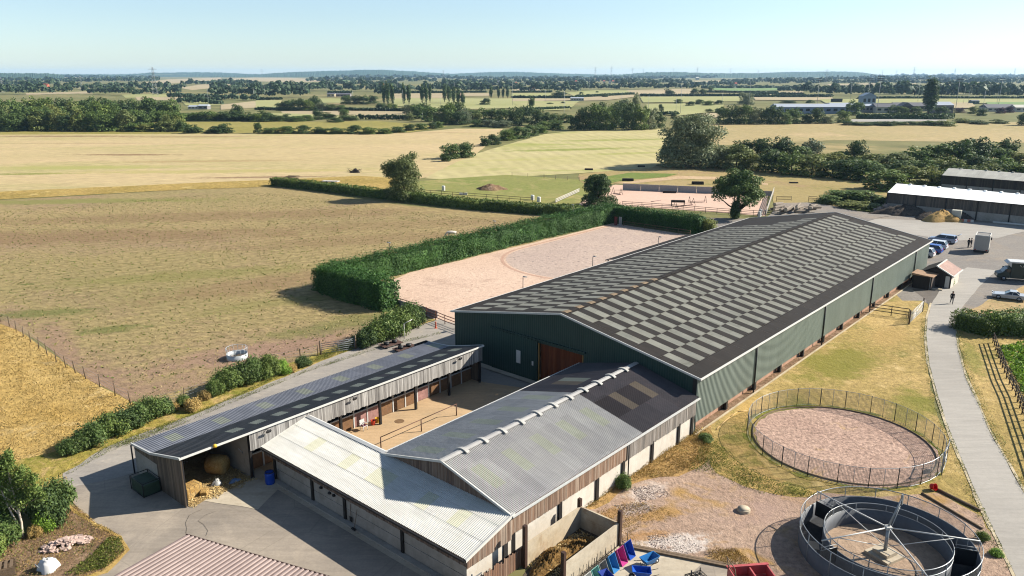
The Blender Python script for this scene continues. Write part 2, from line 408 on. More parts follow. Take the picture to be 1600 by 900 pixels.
m_verge = land('verge_grass', S(196,170,92), S(150,150,66), S(214,184,120), big=.25, patch=.5, pt=(.5,.6), fine=1.8, fk=(.6,1.35), bstr=1., bdist=.25)
m_lawn = land('dry_lawn', S(214,184,122), S(180,158,94), S(140,136,70), big=.09, patch=.12, pt=(.53,.68), fine=1.7, fk=(.6,1.36), bstr=1., bdist=.22, tuft=(S(236,206,144),.5,.58,.72), spots=[spot(1310,568,9,4.5,.8,S(146,142,62),.85), spot(1420,640,7,2.2,1.,S(150,146,68),.7), spot(1180,640,5,2,.8,S(232,192,116),.7), spot(1390,525,6,2.4,.9,S(206,172,110),.6), spot(1468,640,2,5,.2,S(140,140,62),.7), spot(1520,560,1.2,7,-.4,S(146,146,70),.7)])
m_rough = land('rough_ground', S(212,172,116), S(188,152,92), S(140,132,70), big=.3, patch=.35, pt=(.55,.66), fine=1.8, fk=(.6,1.32), bstr=1., bdist=.25)
m_rubble = land('stony_ground', S(209,180,157), S(192,162,140), S(204,170,128), big=.18, patch=.3, pt=(.56,.68), fine=2.2, fk=(.6,1.3), bstr=1., bdist=.2, tuft=(S(198,160,104),.25,.58,.68), spots=[
 spot(1040,845,3.4,1.0,.2,S(238,224,212),.9), spot(1075,855,2.2,.9,.4,S(240,226,214),.9), spot(1010,768,2.4,1.2,.6,S(236,218,204),.8), spot(985,795,2.,.8,.3,S(232,214,200),.7), spot(960,800,2.,.7,.7,S(196,150,92),.8), spot(1030,805,2.6,.7,.3,S(200,158,98),.8), spot(1010,838,2.4,.7,.2,S(192,146,92),.8), spot(1130,870,2.,.6,.3,S(206,168,104),.7), spot(1180,800,3.5,2.,.4,S(196,166,150),.7), spot(1260,780,5,1.6,.1,S(190,160,140),.6)])
m_earth = land('bare_earth', S(176,146,118), S(150,120,90), S(196,166,140), big=.4, patch=.6, fine=2.2, fk=(.5,1.35), bstr=1., bdist=.3)
m_sand = land('pink_sand', S(238,208,184), S(230,198,174), S(214,184,162), big=.05, patch=.12, fine=1.6, fk=(.8,1.16), bstr=.7, bdist=.14, tuft=(S(178,146,128),1.1,.62,.73))
m_fibre = land('grey_fibre_sand', S(216,194,178), S(206,184,170), S(224,200,180), big=.06, patch=.15, fine=1.7, fk=(.74,1.18), bstr=.7, bdist=.12, tuft=(S(156,138,130),1.1,.58,.7))
m_sand2 = land('pale_pink_sand', S(240,206,184), S(232,196,172), S(222,188,164), big=.04, patch=.1, fine=1.2, fk=(.92,1.06), bstr=.3)
m_chips = land('wood_chips', S(216,184,164), S(200,168,150), S(212,176,120), big=.2, patch=.3, pt=(.60,.72), fine=2.6, fk=(.42,1.5), bstr=1., bdist=.18)
m_road = hard('pale_tarmac', S(190,184,174), S(180,174,164), S(198,192,181), big=.06, stain=.25, fine=4., fk=(.92,1.07), bstr=.15)
m_track = hard('dusty_track', S(188,180,168), S(170,163,154), S(204,192,174), big=.1, stain=.3, fine=4., fk=(.86,1.1), bstr=.2)
m_yard = hard('worn_tarmac', S(182,169,152), S(156,146,134), S(204,190,170), big=.12, stain=.22, st=(.48,.75), fine=5., fk=(.88,1.1), bstr=.2, cracks=.16)
m_gravel = hard('grey_gravel', S(156,148,138), S(142,136,130), S(184,164,138), big=.05, stain=.06, st=(.5,.7), fine=3., fk=(.7,1.25), bstr=.6, bdist=.05)
m_court = hard('buff_concrete', S(222,188,146), S(208,178,138), S(188,166,138), big=.15, stain=.3, fine=4., bstr=.15)
m_pad = hard('pale_concrete', S(218,205,182), S(206,192,168), S(182,164,138), big=.3, stain=.6, fine=4., bstr=.15)
m_rubber = hard('dark_rubber', S(58,60,64), S(46,48,54), S(84,82,82), big=.3, stain=.8, fine=8., fk=(.7,1.3), bstr=.4)
m_straw_f = land('straw_field', S(202,184,148), S(188,172,136), S(178,166,126), big=.006, patch=.01, fine=.08, fk=(.93,1.07), bstr=0.)
m_pale_f = land('pale_green_field', S(186,184,128), S(170,172,112), S(196,186,136), big=.006, patch=.01, fine=.08, fk=(.93,1.06), bstr=0.)
m_green_f = land('fresh_green_field', S(142,168,110), S(132,158,100), S(158,174,118), big=.006, patch=.01, fine=.08, fk=(.95,1.05), bstr=0.)
m_kerb = hard('pale_edging', S(224,208,176), S(206,190,156), S(190,176,140), big=.5, stain=1., fine=5., bstr=.2)
m_trench = land('dark_path', S(120,108,92), S(100,92,80), S(140,124,100), big=.4, patch=.5, fine=2., bstr=.8)

# ------------------------------------------------------------------ ground sheet
R_ = 16000.
def sheet_ground():
    mb = MB(); xs = [-R_, -4000, -1200, -400, -100, 100, 400, 1200, 4000, R_]; ys = [-400, 0, 60, 120, 300, 700, 1500, 4000, R_]
    vs = [(x, y, 0) for y in ys for x in xs]; n = len(xs)
    mb.add(vs, [(j*n+i, j*n+i+1, (j+1)*n+i+1, (j+1)*n+i) for j in range(len(ys)-1) for i in range(n-1)])
    return tag(mb.build('ground', m_far), kind='structure')
sheet_ground()
_lift[0] = .0
# far fields, farthest first (each a strip of farmland on the plain)
FAR = [
 (m_straw_f, [(5,127.6),(36,127),(36,128.6),(5,129.4)]),
 (m_straw_f, [(88,119.4),(142,118.6),(140,121),(92,121.6)]),
 (m_straw_f, [(120,138.5),(150,133.5),(212,129.6),(214,133),(160,137.6)]),
 (m_straw_f, [(40,145.6),(144,142.6),(146,146),(42,148.4)]),
 (m_straw_f, [(175,132),(212,129.5),(211,135),(176,137)]),
 (m_pale_f, [(190,148),(260,146),(262,152),(196,153)]),
 (m_straw_f, [(212,151.4),(345,151),(346,155),(215,157)]),
 (m_straw_f, [(224,129),(262,124),(345,121),(345,125),(260,131)]),
 (m_straw_f, [(280,137),(330,130),(375,128),(370,134),(300,141)]),
 (m_straw_f, [(338,123.5),(400,121),(400,126.4),(342,128)]),
 (m_straw_f, [(400,121.2),(448,121.4),(516,124.4),(514,127.6),(450,128.6),(400,127)]),
 (m_green_f, [(524,126),(560,123),(562,125),(528,128)]),
 (m_pale_f, [(285,159),(345,158),(345,164),(290,165)]),
 (m_straw_f, [(345,164),(410,157),(440,156),(440,166),(345,172)]),
 (m_pale_f, [(400,157),(440,156.4),(438,169),(400,169)]),
 (m_straw_f, [(512,146.5),(548,146.6),(548,151.5),(512,151.5)]),
 (m_pale_f, [(500,154),(532,154.4),(532,161),(505,161)]),
 (m_straw_f, [(616,146.4),(700,146),(700,153.6),(616,154)]),
 (m_straw_f, [(715,146),(770,146),(770,150),(716,151)]),
 (m_pale_f, [(616,154),(850,154),(850,168),(700,172),(616,166)]),
 (m_straw_f, [(660,117.8),(750,116.6),(750,119.6),(690,120.4)]),
 (m_straw_f, [(800,141),(830,135.5),(846,140),(842,144),(800,145)]),
 (m_pale_f, [(800,146),(862,145.4),(860,152.6),(800,153)]),
 (m_straw_f, [(800,154.6),(896,154.4),(896,157.6),(800,158.4)]),
 (m_pale_f, [(800,159),(905,158.6),(890,172),(820,175)]),
 (m_pale_f, [(884,145),(930,141.4),(980,141.6),(988,148),(900,152)]),
 (m_straw_f, [(910,152.8),(990,148.4),(990,152),(950,157),(912,158)]),
 (m_straw_f, [(978,141.4),(1080,138.8),(1082,148.4),(1000,150)]),
 (m_pale_f, [(1000,151.6),(1160,151),(1160,159),(1005,161)]),
 (m_pale_f, [(1010,164),(1130,161),(1130,174),(1060,182),(1010,178)]),
 (m_straw_f, [(1100,178),(1128,178),(1130,184),(1100,186)]),
 (m_straw_f, [(1078,126.4),(1130,126),(1136,130),(1090,131)]),
 (m_green_f, [(1112,137),(1235,135),(1240,141.4),(1150,142.6),(1116,141)]),
 (m_straw_f, [(1170,144),(1255,143.2),(1255,147.4),(1175,147.6)]),
 (m_straw_f, [(1175,147.8),(1215,147),(1216,149.8),(1178,150)]),
 (m_straw_f, [(1176,152.6),(1300,153),(1300,158),(1180,157)]),
 (m_pale_f, [(1280,156),(1400,155),(1700,155),(1700,163),(1400,162),(1290,162)]),
 (m_straw_f, [(1200,121.2),(1252,122.6),(1252,126),(1200,124.6)]),
 (m_straw_f, [(1292,131.8),(1372,130),(1372,132.6),(1296,134)]),
 (m_straw_f, [(1412,130.6),(1432,130),(1432,133),(1412,133)]),
 (m_green_f, [(1540,161),(1700,160),(1700,167),(1545,166)]),
 (m_straw_f, [(1460,162),(1520,161),(1525,170),(1462,170)]),
 (m_straw_f, [(940,118.4),(985,117.8),(985,120),(945,120.6)]),
]
for i, (m, p) in enumerate(FAR): patch('field', p, m, .03+.02*i, step=40, jit=1.)
# nearer plots
_lift[0] = .10
patch('field', [(-260,191),(180,191),(520,190),(590,189),(700,198),(640,207),(300,209),(-260,212)], land('olive_meadow', S(172,160,92), S(160,152,80), S(184,168,104), big=.02, patch=.03, fine=.3, bstr=.3), .06, 12, 1.)
patch('field', [(398,176),(570,181),(590,187),(398,187)], m_pale_f, .08, 12, 1.)
patch('field', [(440,174),(520,172),(705,176),(702,183),(600,184),(440,183)], m_straw_f, .07, 12, .8)
patch('field', [(1060,196),(1250,192),(1700,191),(1750,225),(1300,219),(1120,228)], land('dry_meadow', S(200,178,130), S(184,168,116), S(212,186,140), big=.01, patch=.02, fine=.3, bstr=.3), .05, 10, 1.)
patch('golden_field', [(-420,208),(200,208),(318,209),(560,210),(640,207.5),(712,201),(786,201.5),(768,222),(745,240),(692,264),(668,277),(640,282),(560,277),(440,282),(200,300),(0,312),(-420,328)], m_gold, .05, 12, .6)
patch('hay_field', [(664,279),(692,264),(745,240),(800,224),(850,210),(886,206),(960,203.5),(1030,201),(1070,235),(1020,262),(905,271),(800,277),(700,281)], m_hay, .07, 8, .4)
patch('far_paddock', [(905,272),(1040,258),(1400,268),(1420,330),(1330,338),(1215,335),(1205,300),(960,287),(905,300)], land('grazed_paddock', S(188,166,116), S(170,154,98), S(180,150,114), big=.03, patch=.05, fine=.7, fk=(.8,1.18), bstr=.5, tuft=(S(130,134,70),.12,.62,.72)), .06, 6, .3)
patch('paddock', [(560,297),(650,284),(690,280),(792,273.5),(905,281),(925,300),(905,318),(870,320),(640,306)], m_green, .08, 6, .3)
patch('pasture', [(-420,330),(0,313),(130,306),(300,296),(428,290),(520,305),(640,322),(850,337),(905,340),(975,340),(860,372),(700,420),(612,466),(604,492),(672,498),(640,512),(560,535),(480,570),(300,632),(205,628),(120,580),(40,522),(0,505),(-200,398),(-420,338)], m_pasture, .016, 4, .35)
patch('ripe_grass_field', [(-500,330),(-200,400),(0,506),(40,523),(120,581),(205,629),(232,640),(105,702),(40,720),(-60,745),(-500,800)], m_tall, .020, 2.5, .3)
patch('verge', [(-90,800),(-90,752),(38,717),(106,700),(240,640),(320,622),(470,562),(560,528),(680,498),(712,505),(690,524),(590,548),(480,584),(360,634),(280,668),(165,712),(108,742),(60,790)], m_verge, .022, 1.5, .25)
# a strip of taller dry grass edges the golden field
patch('field_margin', [(-420,318),(0,300),(180,292),(330,285),(440,281),(560,275),(640,280),(600,297),(440,288),(420,292),(300,296),(0,312),(-420,330)], land('margin_grass', S(206,176,104), S(180,156,84), S(228,200,132), big=.1, patch=.2, fine=.9, fk=(.6,1.32), bstr=1., bdist=.5), .085, 5, .5)

# hard ground and yard ------------------------------------------------------------
def yp(name, pts, mat, z, step=1.5, jit=.0, **k):
    return patch(name, [(W(a, b).x, W(a, b).y) for a, b in pts], mat, z, step, jit, px=False, **k)
patch('farmyard', [(120,735),(168,702),(285,660),(420,690),(520,740),(735,870),(790,1010),(120,1010),(120,905),(165,893),(200,862),(188,838),(150,818),(118,790),(98,762),(104,746)], m_yard, .034, 1.2, .12)
yp('track', [(-39.5,31),(-38.6,33.6),(-34.5,35.6),(-28,36.2),(-20,37.2),(-12,38.6),(-4,39.6),(4,39.9),(8,40),(8.2,29.3),(-3.4,29.3),(-3.4,29.6),(-36,29.7)], m_track, .038, 1.2, .15)
yp('courtyard', [(-24.1,12),(-.05,12),(-.05,29),(-3.6,29),(-3.6,24.4),(-29.2,24.4),(-29.2,21.8),(-24.1,21.8)], m_court, .046)
yp('courtyard_strip', [(-24,12),(-2.5,12),(-2.5,14.6),(-24,15)], hard('darker_concrete', S(178,148,116), S(166,140,112), S(150,130,108), big=.2, stain=.3, fine=4.), .050, 1.2, .06)  # strip of darker concrete along the stable barn
yp('gateway', [(-3.6,21.5),(-.05,12.2),(-.05,34),(-3.4,34)], hard('grey_concrete', S(176,168,156), S(164,158,148), S(150,144,134), big=.2, stain=.3, fine=4.), .054)
yp('barn_plinth', [(-.9,12.6),(-.03,12.6),(-.03,27.5),(-.9,27.5)], m_pad, .16)
yp('arena', [(6.5,29.2),(76.5,29.2),(77,60.2),(63.5,60.3),(21.5,60.8),(14,58.5),(8.6,52),(7.8,43)], m_sand, .030, 3, .15)
def ell(ca, cb, ra, rb, a0, a1, n=22): return [(ca+ra*math.cos(a0+(a1-a0)*k/n), cb+rb*math.sin(a0+(a1-a0)*k/n)) for k in range(n+1)]
yp('riding_track', [(76,31.2)]+[(76,58.6)]+ell(46,45,12.5,13.4,PI/2,3*PI/2)+[(60,31.2)], m_fibre, .036, 2.5, .15)
ring = MB()
for ins, wd, zz in ((0, .55, .05),):
    e = [(75.6,58.9)]+ell(46,45,12.9,13.8,PI/2,3*PI/2)
    o2 = [(75.6,58.9+wd)]+ell(46,45,12.9+wd,13.8+wd,PI/2,3*PI/2)
    vs = [(a, b, 0) for a, b in e]+[(a, b, 0) for a, b in o2]; n = len(e)
    ring.add(vs, [(k, k+1, n+k+1, n+k)[::-1] for k in range(n-1)])
tag(ring.build('riding_track', land('ridden_sand', S(222,184,160), S(206,168,146), S(190,156,136), big=.3, patch=.4, fine=2., fk=(.75,1.15), bstr=.6, bdist=.1), None, W(0, 0, .042), RZ), kind='structure')
patch('jumping_arena', [(902,321),(948,291.5),(962,289),(1200,302.5),(1196,338),(1120,332),(975,322)], m_sand2, .09, 8, .0)
patch('arena_path', [(960,287),(1060,275),(1130,277),(1200,287),(1200,290),(1120,281),(1062,280),(985,287)], land('sandy_path', S(226,196,158), S(212,180,140), S(200,176,130), big=.1, patch=.2, fine=.8), .095, 5, .4)
patch('green_strip', [(905,283),(985,270),(1060,272),(1040,277),(980,281),(950,288)], land('lush_grass', S(136,150,78), S(116,136,62), S(160,160,90), big=.1, patch=.2, fine=.8), .092, 5, .5)
# right-hand side
patch('lawn', [(1085,665),(1150,628),(1290,556),(1375,492),(1425,452),(1470,440),(1470,480),(1450,515),(1448,560),(1462,640),(1506,730),(1556,830),(1625,980),(1500,960),(1350,800),(1180,760),(1100,720)], m_lawn, .018, 1.5, .2)
yp('lawn_edge', [(-.5,-.3),(66,-.3),(64,-7),(-.5,-7)], m_lawn, .0165, 2, .0)
yp('wall_foot', [(-.2,.6),(74,.6),(74,-.36),(-.2,-.36)], m_earth, .06, 2, .0)
patch('grass_bank', [(1495,515),(1560,505),(1700,505),(1900,900),(1700,1000),(1640,845),(1573,722),(1522,618),(1500,545)], m_lawn, .020, 1.5, .15)
patch('gravel_yard', [(1150,345),(1215,338),(1300,330),(1400,322),(1620,322),(1800,340),(1800,500),(1700,505),(1560,500),(1490,496),(1440,470),(1410,470),(1395,455),(1100,400)], m_gravel, .024, 3, .3)
patch('gravel_yard', [(978,338),(1060,342),(1120,341),(1196,343),(1208,330),(1214,318),(1262,317),(1300,322),(1345,331),(1400,336),(1330,350),(1215,360),(1100,362),(1000,352)], m_gravel, .105, 3, .3)
patch('gravel_patch', [(1545,468),(1620,440),(1700,440),(1700,485),(1560,492),(1500,492)], land('dry_gravel_grass', S(204,176,128), S(190,164,120), S(176,160,110), big=.2, patch=.3, fine=1.5), .028, 1.5, .3)
patch('tarmac_apron', [(1290,338),(1345,341),(1450,345),(1600,350),(1620,356),(1560,372),(1500,376),(1460,372),(1330,352)], m_road, .032, 3, .2)
road_l = [(1625,980),(1582,890),(1552,828),(1525,772),(1503,720),(1484,675),(1465,620),(1452,570),(1447,525),(1449,498),(1456,474),(1470,452),(1488,436),(1500,425),(1511,418)]
road_r = [(1559,423),(1548,431),(1530,448),(1512,470),(1497,490),(1492,512),(1496,545),(1508,590),(1528,632),(1546,675),(1573,722),(1600,772),(1640,845),(1700,950)]
patch('road', road_l+road_r, m_road, .040, 1.5, .05)
eL = [G(*p) for p in road_l[:11]]
mb = MB()
for a, b in zip(eL, eL[1:]):
    n_ = Vector((-(b-a).y, (b-a).x, 0)).normalized(); w_ = random.uniform(.16, .3)
    mb.add([a+n_*.02, b+n_*.02, b+n_*(.02+w_), a+n_*(.02+w_)], [(0, 1, 2, 3)])
for p, q in zip(road_r[4:], road_r[5:]):
    a, b = G(*p), G(*q); n_ = Vector((-(b-a).y, (b-a).x, 0)).normalized()*-1; w_ = random.uniform(.12, .25)
    mb.add([a-n_*.02, b-n_*.02, b-n_*(.02+w_), a-n_*(.02+w_)], [(0, 1, 2, 3)])
o = mb.build('road_kerb', m_kerb); o.location.z = .05; tag(o, kind='structure')
bmx = bmesh.new(); bmx.from_mesh(o.data); bmesh.ops.recalc_face_normals(bmx, faces=bmx.faces); [f.normal_flip() for f in bmx.faces if f.normal.z < 0]; bmx.to_mesh(o.data); bmx.free()
patch('shed_forecourt', [(1425,452),(1470,448),(1486,446),(1470,470),(1455,490),(1448,470)], hard('dark_tarmac', S(120,112,104), S(108,102,96), S(134,124,112), big=.2, stain=.4, fine=4.), .036, 1, .1)
# stony ground by the stables and around the walker
patch('stony_ground', [(905,800),(960,735),(1010,705),(1070,680),(1120,690),(1170,745),(1215,772),(1290,770),(1400,775),(1470,770),(1535,808),(1590,900),(1620,1020),(900,1020),(980,870)], m_rubble, .026, 1.2, .3)
patch('rough_ground', [(905,798),(960,733),(1000,708),(1075,668),(1110,664),(1118,700),(1105,722),(1060,745),(1010,750),(965,772),(930,796)], m_rough, .030, 1., .25)
patch('rough_ground', [(1090,700),(1160,660),(1172,700),(1210,745),(1290,768),(1260,778),(1190,768),(1120,740)], land('greening_ground', S(196,168,100), S(150,146,76), S(222,186,120), big=.3, patch=.4, pt=(.45,.6), fine=1.8, fk=(.6,1.3), bstr=1., bdist=.3), .034, 1., .3)
patch('muck_ground', [(822,893),(905,795),(970,855),(890,915),(860,960),(800,930)], m_trench, .030, 1., .1)
patch('bare_bank', [(-80,850),(40,835),(95,790),(118,792),(150,820),(186,840),(197,862),(164,892),(118,905),(100,960),(-100,960)], m_earth, .038, 1., .15)
patch('bank_edge', [(96,786),(104,784),(122,800),(152,820),(190,838),(203,860),(168,896),(120,910),(118,905),(163,890),(195,861),(186,841),(148,823),(116,802)], land('straw_edge', S(214,182,116), S(196,164,96), S(180,160,80), big=.5, patch=.6, fine=2.), .042, .6, .05)
yp('concrete_pad', [(-24,-4.35),(-18.3,-4.35),(-16.3,-9.4),(-24,-9.4)], m_pad, .046, 2, .0)
yp('tarmac_strip', [(-24,-9.4),(-16.3,-9.4),(-15.6,-11.4),(-24,-14)], m_yard, .042, 2, .05)
yp('low_plinth', [(-29.0,-.2),(-28.05,-.2),(-28.05,21.6),(-29.0,21.6)], m_pad, .05)
yp('pallet_slab', [(-31.5,17.5),(-28.1,19.4),(-28.1,22.8),(-33.8,22.4)], m_pad, .052, 1.2, .08)
for pts_ in ([(291,834),(292,826),(290,818),(296,806),(308,800),(316,797)], [(322,838),(325,830),(318,820),(310,815),(320,806),(340,799)]):
    P_ = [G(*q) for q in pts_]; mb = MB()
    for a, b in zip(P_, P_[1:]):
        n_ = Vector((-(b-a).y, (b-a).x, 0)).normalized()*.013; mb.add([a-n_, b-n_, b+n_, a+n_], [(0, 1, 2, 3)])
    o = mb.build('yard_crack', plain('crack_fill', S(118,110,100), .9)); o.location.z = .056; tag(o, kind='structure')
C_PEN = Vector((27.75, 59.6, 0)); R_PEN = 7.62
C_WLK = Vector((24.0, 43.65, 0))
def disc(name, c, r0, r1, mat, z, n=64, jit=0.):
    mb = MB(); rr = random.Random(3)
    if r0 == 0:
        mb.add([(0, 0, 0)]+[((r1+rr.uniform(-jit, jit))*math.cos(2*PI*k/n), (r1+rr.uniform(-jit, jit))*math.sin(2*PI*k/n), 0) for k in range(n)], [(0, k+1, (k+1) % n+1) for k in range(n)])
    else:
        mb.add([(r*math.cos(2*PI*k/n), r*math.sin(2*PI*k/n), 0) for r in (r0, r1) for k in range(n)], [(k, n+k, n+(k+1) % n, (k+1) % n) for k in range(n)])
    o = mb.build(name, mat, None, c+Vector((0, 0, z))); return tag(o, kind='structure')
disc('pen_verge', C_PEN, 0, R_PEN+.25, land('pen_grass', S(150,148,72), S(126,132,56), S(206,178,108), big=.3, patch=.4, pt=(.45,.6), fine=2., fk=(.55,1.3), bstr=1.), .038, jit=.3)
disc('pen_surface', C_PEN+Vector((.18, -.22, 0)), 0, R_PEN-.42, m_chips, .048, 72, .16)
disc('walker_apron', C_WLK, 0, 6.4, m_rubble, .040, 64, .15)
disc('walker_track', C_WLK, 3.75, 5.2, m_rubber, .050)
disc('walker_floor', C_WLK, 0, 3.75, land('walker_sand', S(204,178,152), S(190,164,140), S(170,146,124), big=.3, patch=.6, fine=2.5, fk=(.7,1.2)), .046)
# ------------------------------------------------------------------ building materials
m_dark = sheetmat('dark_roof_sheet', S(58,54,51), S(52,49,47), S(70,61,54), rough=.85, spec=.12, streak=.2)
m_lite = sheetmat('roof_light_sheet', S(136,137,128), S(147,146,134), S(112,111,100), rough=.75, var=.13, streak=.22, spec=.15)
m_green_c = sheetmat('sun_pale_green_cladding', S(160,172,160), S(152,164,152), S(170,180,168), w=1.0, rowlen=9, rough=.5, var=.05, spec=.35)  # hall green in its lit tone, the sun's sheen put into the colour
m_green_c2 = sheetmat('shade_dark_green_cladding', S(46,76,70), S(43,72,66), S(54,82,76), w=1.0, rowlen=9, rough=.5, rib=.25, var=.06, axis=1)  # hall green again, darkened in the colour for the shaded gable
m_white_sheet = sheetmat('white_fibre_cement', S(241,239,231), S(230,228,218), S(216,214,196), rough=.8, rowlen=1.45, var=.05)
m_grey_sheet = sheetmat('grey_fibre_cement', S(206,203,197), S(188,186,183), S(218,212,202), rough=.55, rowlen=2.3, var=.09)
m_dgrey_sheet = sheetmat('dark_fibre_cement', S(90,84,86), S(78,74,78), S(112,94,92), rough=.6, rowlen=2.3, var=.14)
m_bgrey_sheet = sheetmat('slate_grey_sheet', S(136,138,146), S(126,129,138), S(150,150,152), rough=.55, rowlen=1.6, var=.10)
m_black_sheet = sheetmat('charcoal_sheet', S(58,59,62), S(52,54,57), S(66,66,68), rough=.7, rowlen=1.4, var=.2)
m_gl = sheetmat('green_tinted_light', S(205,206,184), S(196,198,176), S(182,183,158), rough=.5, var=.05)
m_gl2 = sheetmat('grey_tinted_light', S(160,163,146), S(150,154,136), S(140,143,126), rough=.5, var=.05)
m_cream_l = sheetmat('cream_tinted_light', S(234,232,206), S(226,224,196), S(214,213,186), rough=.6, var=.03)
m_tan_l = sheetmat('tan_tinted_light', S(134,120,102), S(124,112,96), S(112,102,88), rough=.6, var=.08)
m_maroon = sheetmat('maroon_sheet', S(144,124,117), S(130,112,106), S(158,140,131), rough=.45, rowlen=3., var=.05)
m_wood_br = boards('brown_boarding', S(166,134,112), S(142,116,98), S(190,168,148), axis=0)
m_wood_gr = boards('grey_boarding', S(160,150,140), S(130,124,118), S(184,176,168), axis=0)
m_wood_sv = boards('silver_boarding', S(184,180,174), S(140,136,132), S(212,208,202), axis=0, w=.16)
m_wood_gx = boards('gable_boarding', S(144,120,104), S(118,100,90), S(164,144,128), axis=1)
m_wood_en = boards('weathered_end_boarding', S(132,116,100), S(112,100,88), S(148,132,116), axis=1)
m_stain = boards('orange_boarding', S(134,70,38), S(116,58,32), S(146,82,50), axis=1, w=.2)
m_dkwood = boards('dark_boarding', S(100,90,84), S(84,76,72), S(116,104,96), axis=0)
m_white_r = hard('white_render', S(240,232,218), S(232,222,206), S(214,196,170), big=.3, stain=.7, fine=3., fk=(.95,1.04), bstr=.1)
m_conc = hard('concrete_panel', S(196,190,180), S(184,178,168), S(164,154,140), big=.3, stain=.6, fine=3., bstr=.2)
m_cwall = hard('stained_concrete_wall', S(222,208,184), S(206,186,154), S(168,130,92), big=.35, stain=.5, st=(.5,.7), fine=3., bstr=.2)
m_trim = plain('galvanised_trim', S(222,222,218), .5, 0., .08)
m_wtrim = plain('white_trim', S(236,234,226), .6, 0., .06)
m_steel = plain('dark_steel', S(52,50,50), .5, .2)
m_brownst = plain('brown_steel', S(84,62,52), .6, .1)
m_galv = plain('galvanised_steel', S(170,174,176), .4, .4)
m_black = plain('black_plastic', S(40,40,42), .5)
m_stall = plain('stall_board', S(140,104,72), .7, 0., .25)
m_stall2 = plain('worn_pink_stall_board', S(176,132,124), .7, 0., .3)
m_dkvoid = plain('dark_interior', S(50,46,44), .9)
m_lichen = plain('orange_lichen_ridge', S(146,126,100), .8, 0., .3)
m_pinkwall = hard('pink_brick_footing', S(206,164,138), S(190,148,122), S(226,196,170), big=.6, stain=1.2, fine=6., bstr=.3)

def corr(mb, a0, a1, b0, z0, b1, z1, pitch, amp, rows, mi=lambda i, j: 0, w=1.02, seg=6, phase=0.):
    """corrugated sheets: waves along a, sheets lapped down the slope from (b1,z1) to the eave (b0,z0)"""
    n = max(2, int((a1-a0)/pitch*seg))
    ln = math.hypot(b1-b0, z1-z0); nb, nz = -(z1-z0)/ln, (b1-b0)/ln
    if nz < 0: nb, nz = -nb, -nz
    for j in range(len(rows)-1):
        t0, t1 = rows[j], rows[j+1]; o = len(mb.v)
        for i in range(n+1):
            a = a0+(a1-a0)*i/n; h = amp*math.sin(2*PI*(a-a0)/pitch+phase)
            for t, lap in ((t0, .016), (t1+.012, .0)):
                hh = h+lap; mb.v.append((a, b0+(b1-b0)*t+nb*hh, z0+(z1-z0)*t+nz*hh))
        for i in range(n):
            mb.f.append((o+2*i, o+2*i+2, o+2*i+3, o+2*i+1)); mb.sm.append(True)
            mb.m.append(mi(int((a0+(a1-a0)*(i+.5)/n-a0)/w), j))
def xslab(mb, poly, a0, a1, mi=0):         # polygon in (b,z) with thickness along a
    n = len(poly); vs = [(a0, b, z) for b, z in poly]+[(a1, b, z) for b, z in poly]
    mb.add(vs, [tuple(range(n)), tuple(range(2*n-1, n-1, -1))]+[(k, n+k, n+(k+1) % n, (k+1) % n) for k in range(n)], mi)
def yslab(mb, poly, b0, b1, mi=0):         # polygon in (a,z) with thickness along b
    n = len(poly); vs = [(a, b0, z) for a, z in poly]+[(a, b1, z) for a, z in poly]
    mb.add(vs, [tuple(range(n-1, -1, -1)), tuple(range(n, 2*n))]+[(k, (k+1) % n, n+(k+1) % n, n+k) for k in range(n)], mi)
def hang(mb, a0, a1, b, z0, z1, jit, w=.16, t=.025, axis=0, gap=.012, seed=1, off=.012):
    """separate hanging boards with uneven lower ends"""
    r = random.Random(seed); x = a0
    while x < a1-.02:
        e = min(a1, x+w*r.uniform(.85, 1.1)); o = r.uniform(0, off); lo = z0+r.uniform(-jit, jit)
        if axis == 0: mb.box(x, e-gap, b-t-o, b-o, lo, z1)
        else: mb.box(b-t-o, b-o, x, e-gap, lo, z1)
        x = e

# ------------------------------------------------------------------ the riding hall
LB, WB, EV, RG = 74.3, 29.2, 5.2, 7.85
hall = yard('riding_hall', 'long green clad riding hall under a roof chequered with pale and dark sheets', 'riding hall')
mb = MB(); sl = (RG-EV)/(WB/2)
rowsb = [-.28, 1.4, 3.95, 6.5, 9.05, 11.6, 14.15, 14.6]
rr = random.Random(5)
for side in (0, 1):
    for j in range(7):
        b0, b1 = rowsb[j], rowsb[j+1]
        for i in range(75):
            a0 = -.12 if i == 0 else -.05+i; a1 = LB+.12 if i == 74 else .95+i
            lite = 1 <= j <= 5 and ((i % 2 == 1) if j % 2 == 1 else (i % 2 == 0 and i > 0)) and i < (72 if side == 0 else (63, 63, 63, 63, 65, 68, 68)[j])
            if side and j in (1, 2) and i < 2: lite = lite and i > 0
            z0, z1 = EV+sl*b0+.02+rr.uniform(0, .012), EV+sl*b1+rr.uniform(0, .006)
            y0, y1 = (b0, b1) if side == 0 else (WB-b0, WB-b1)
            vs = [(a0, y0, z0), (a1, y0, z0), (a1, y1, z1), (a0, y1, z1)]
            mb.add(vs, [(0, 1, 2, 3) if side == 0 else (3, 2, 1, 0)], 1 if lite else 0)
roof = mb.build('roof', [m_dark, m_lite], hall)
mb = MB()
for s_ in (-1, 1):
    vs = [(-.15, WB/2, RG+.07), (LB+.15, WB/2, RG+.07), (LB+.15, WB/2+s_*.32, RG+.07-.058), (-.15, WB/2+s_*.32, RG+.07-.058)]
    mb.add(vs, [(0, 1, 2, 3) if s_ < 0 else (3, 2, 1, 0)])
mb.build('ridge_cap', m_dark, roof)
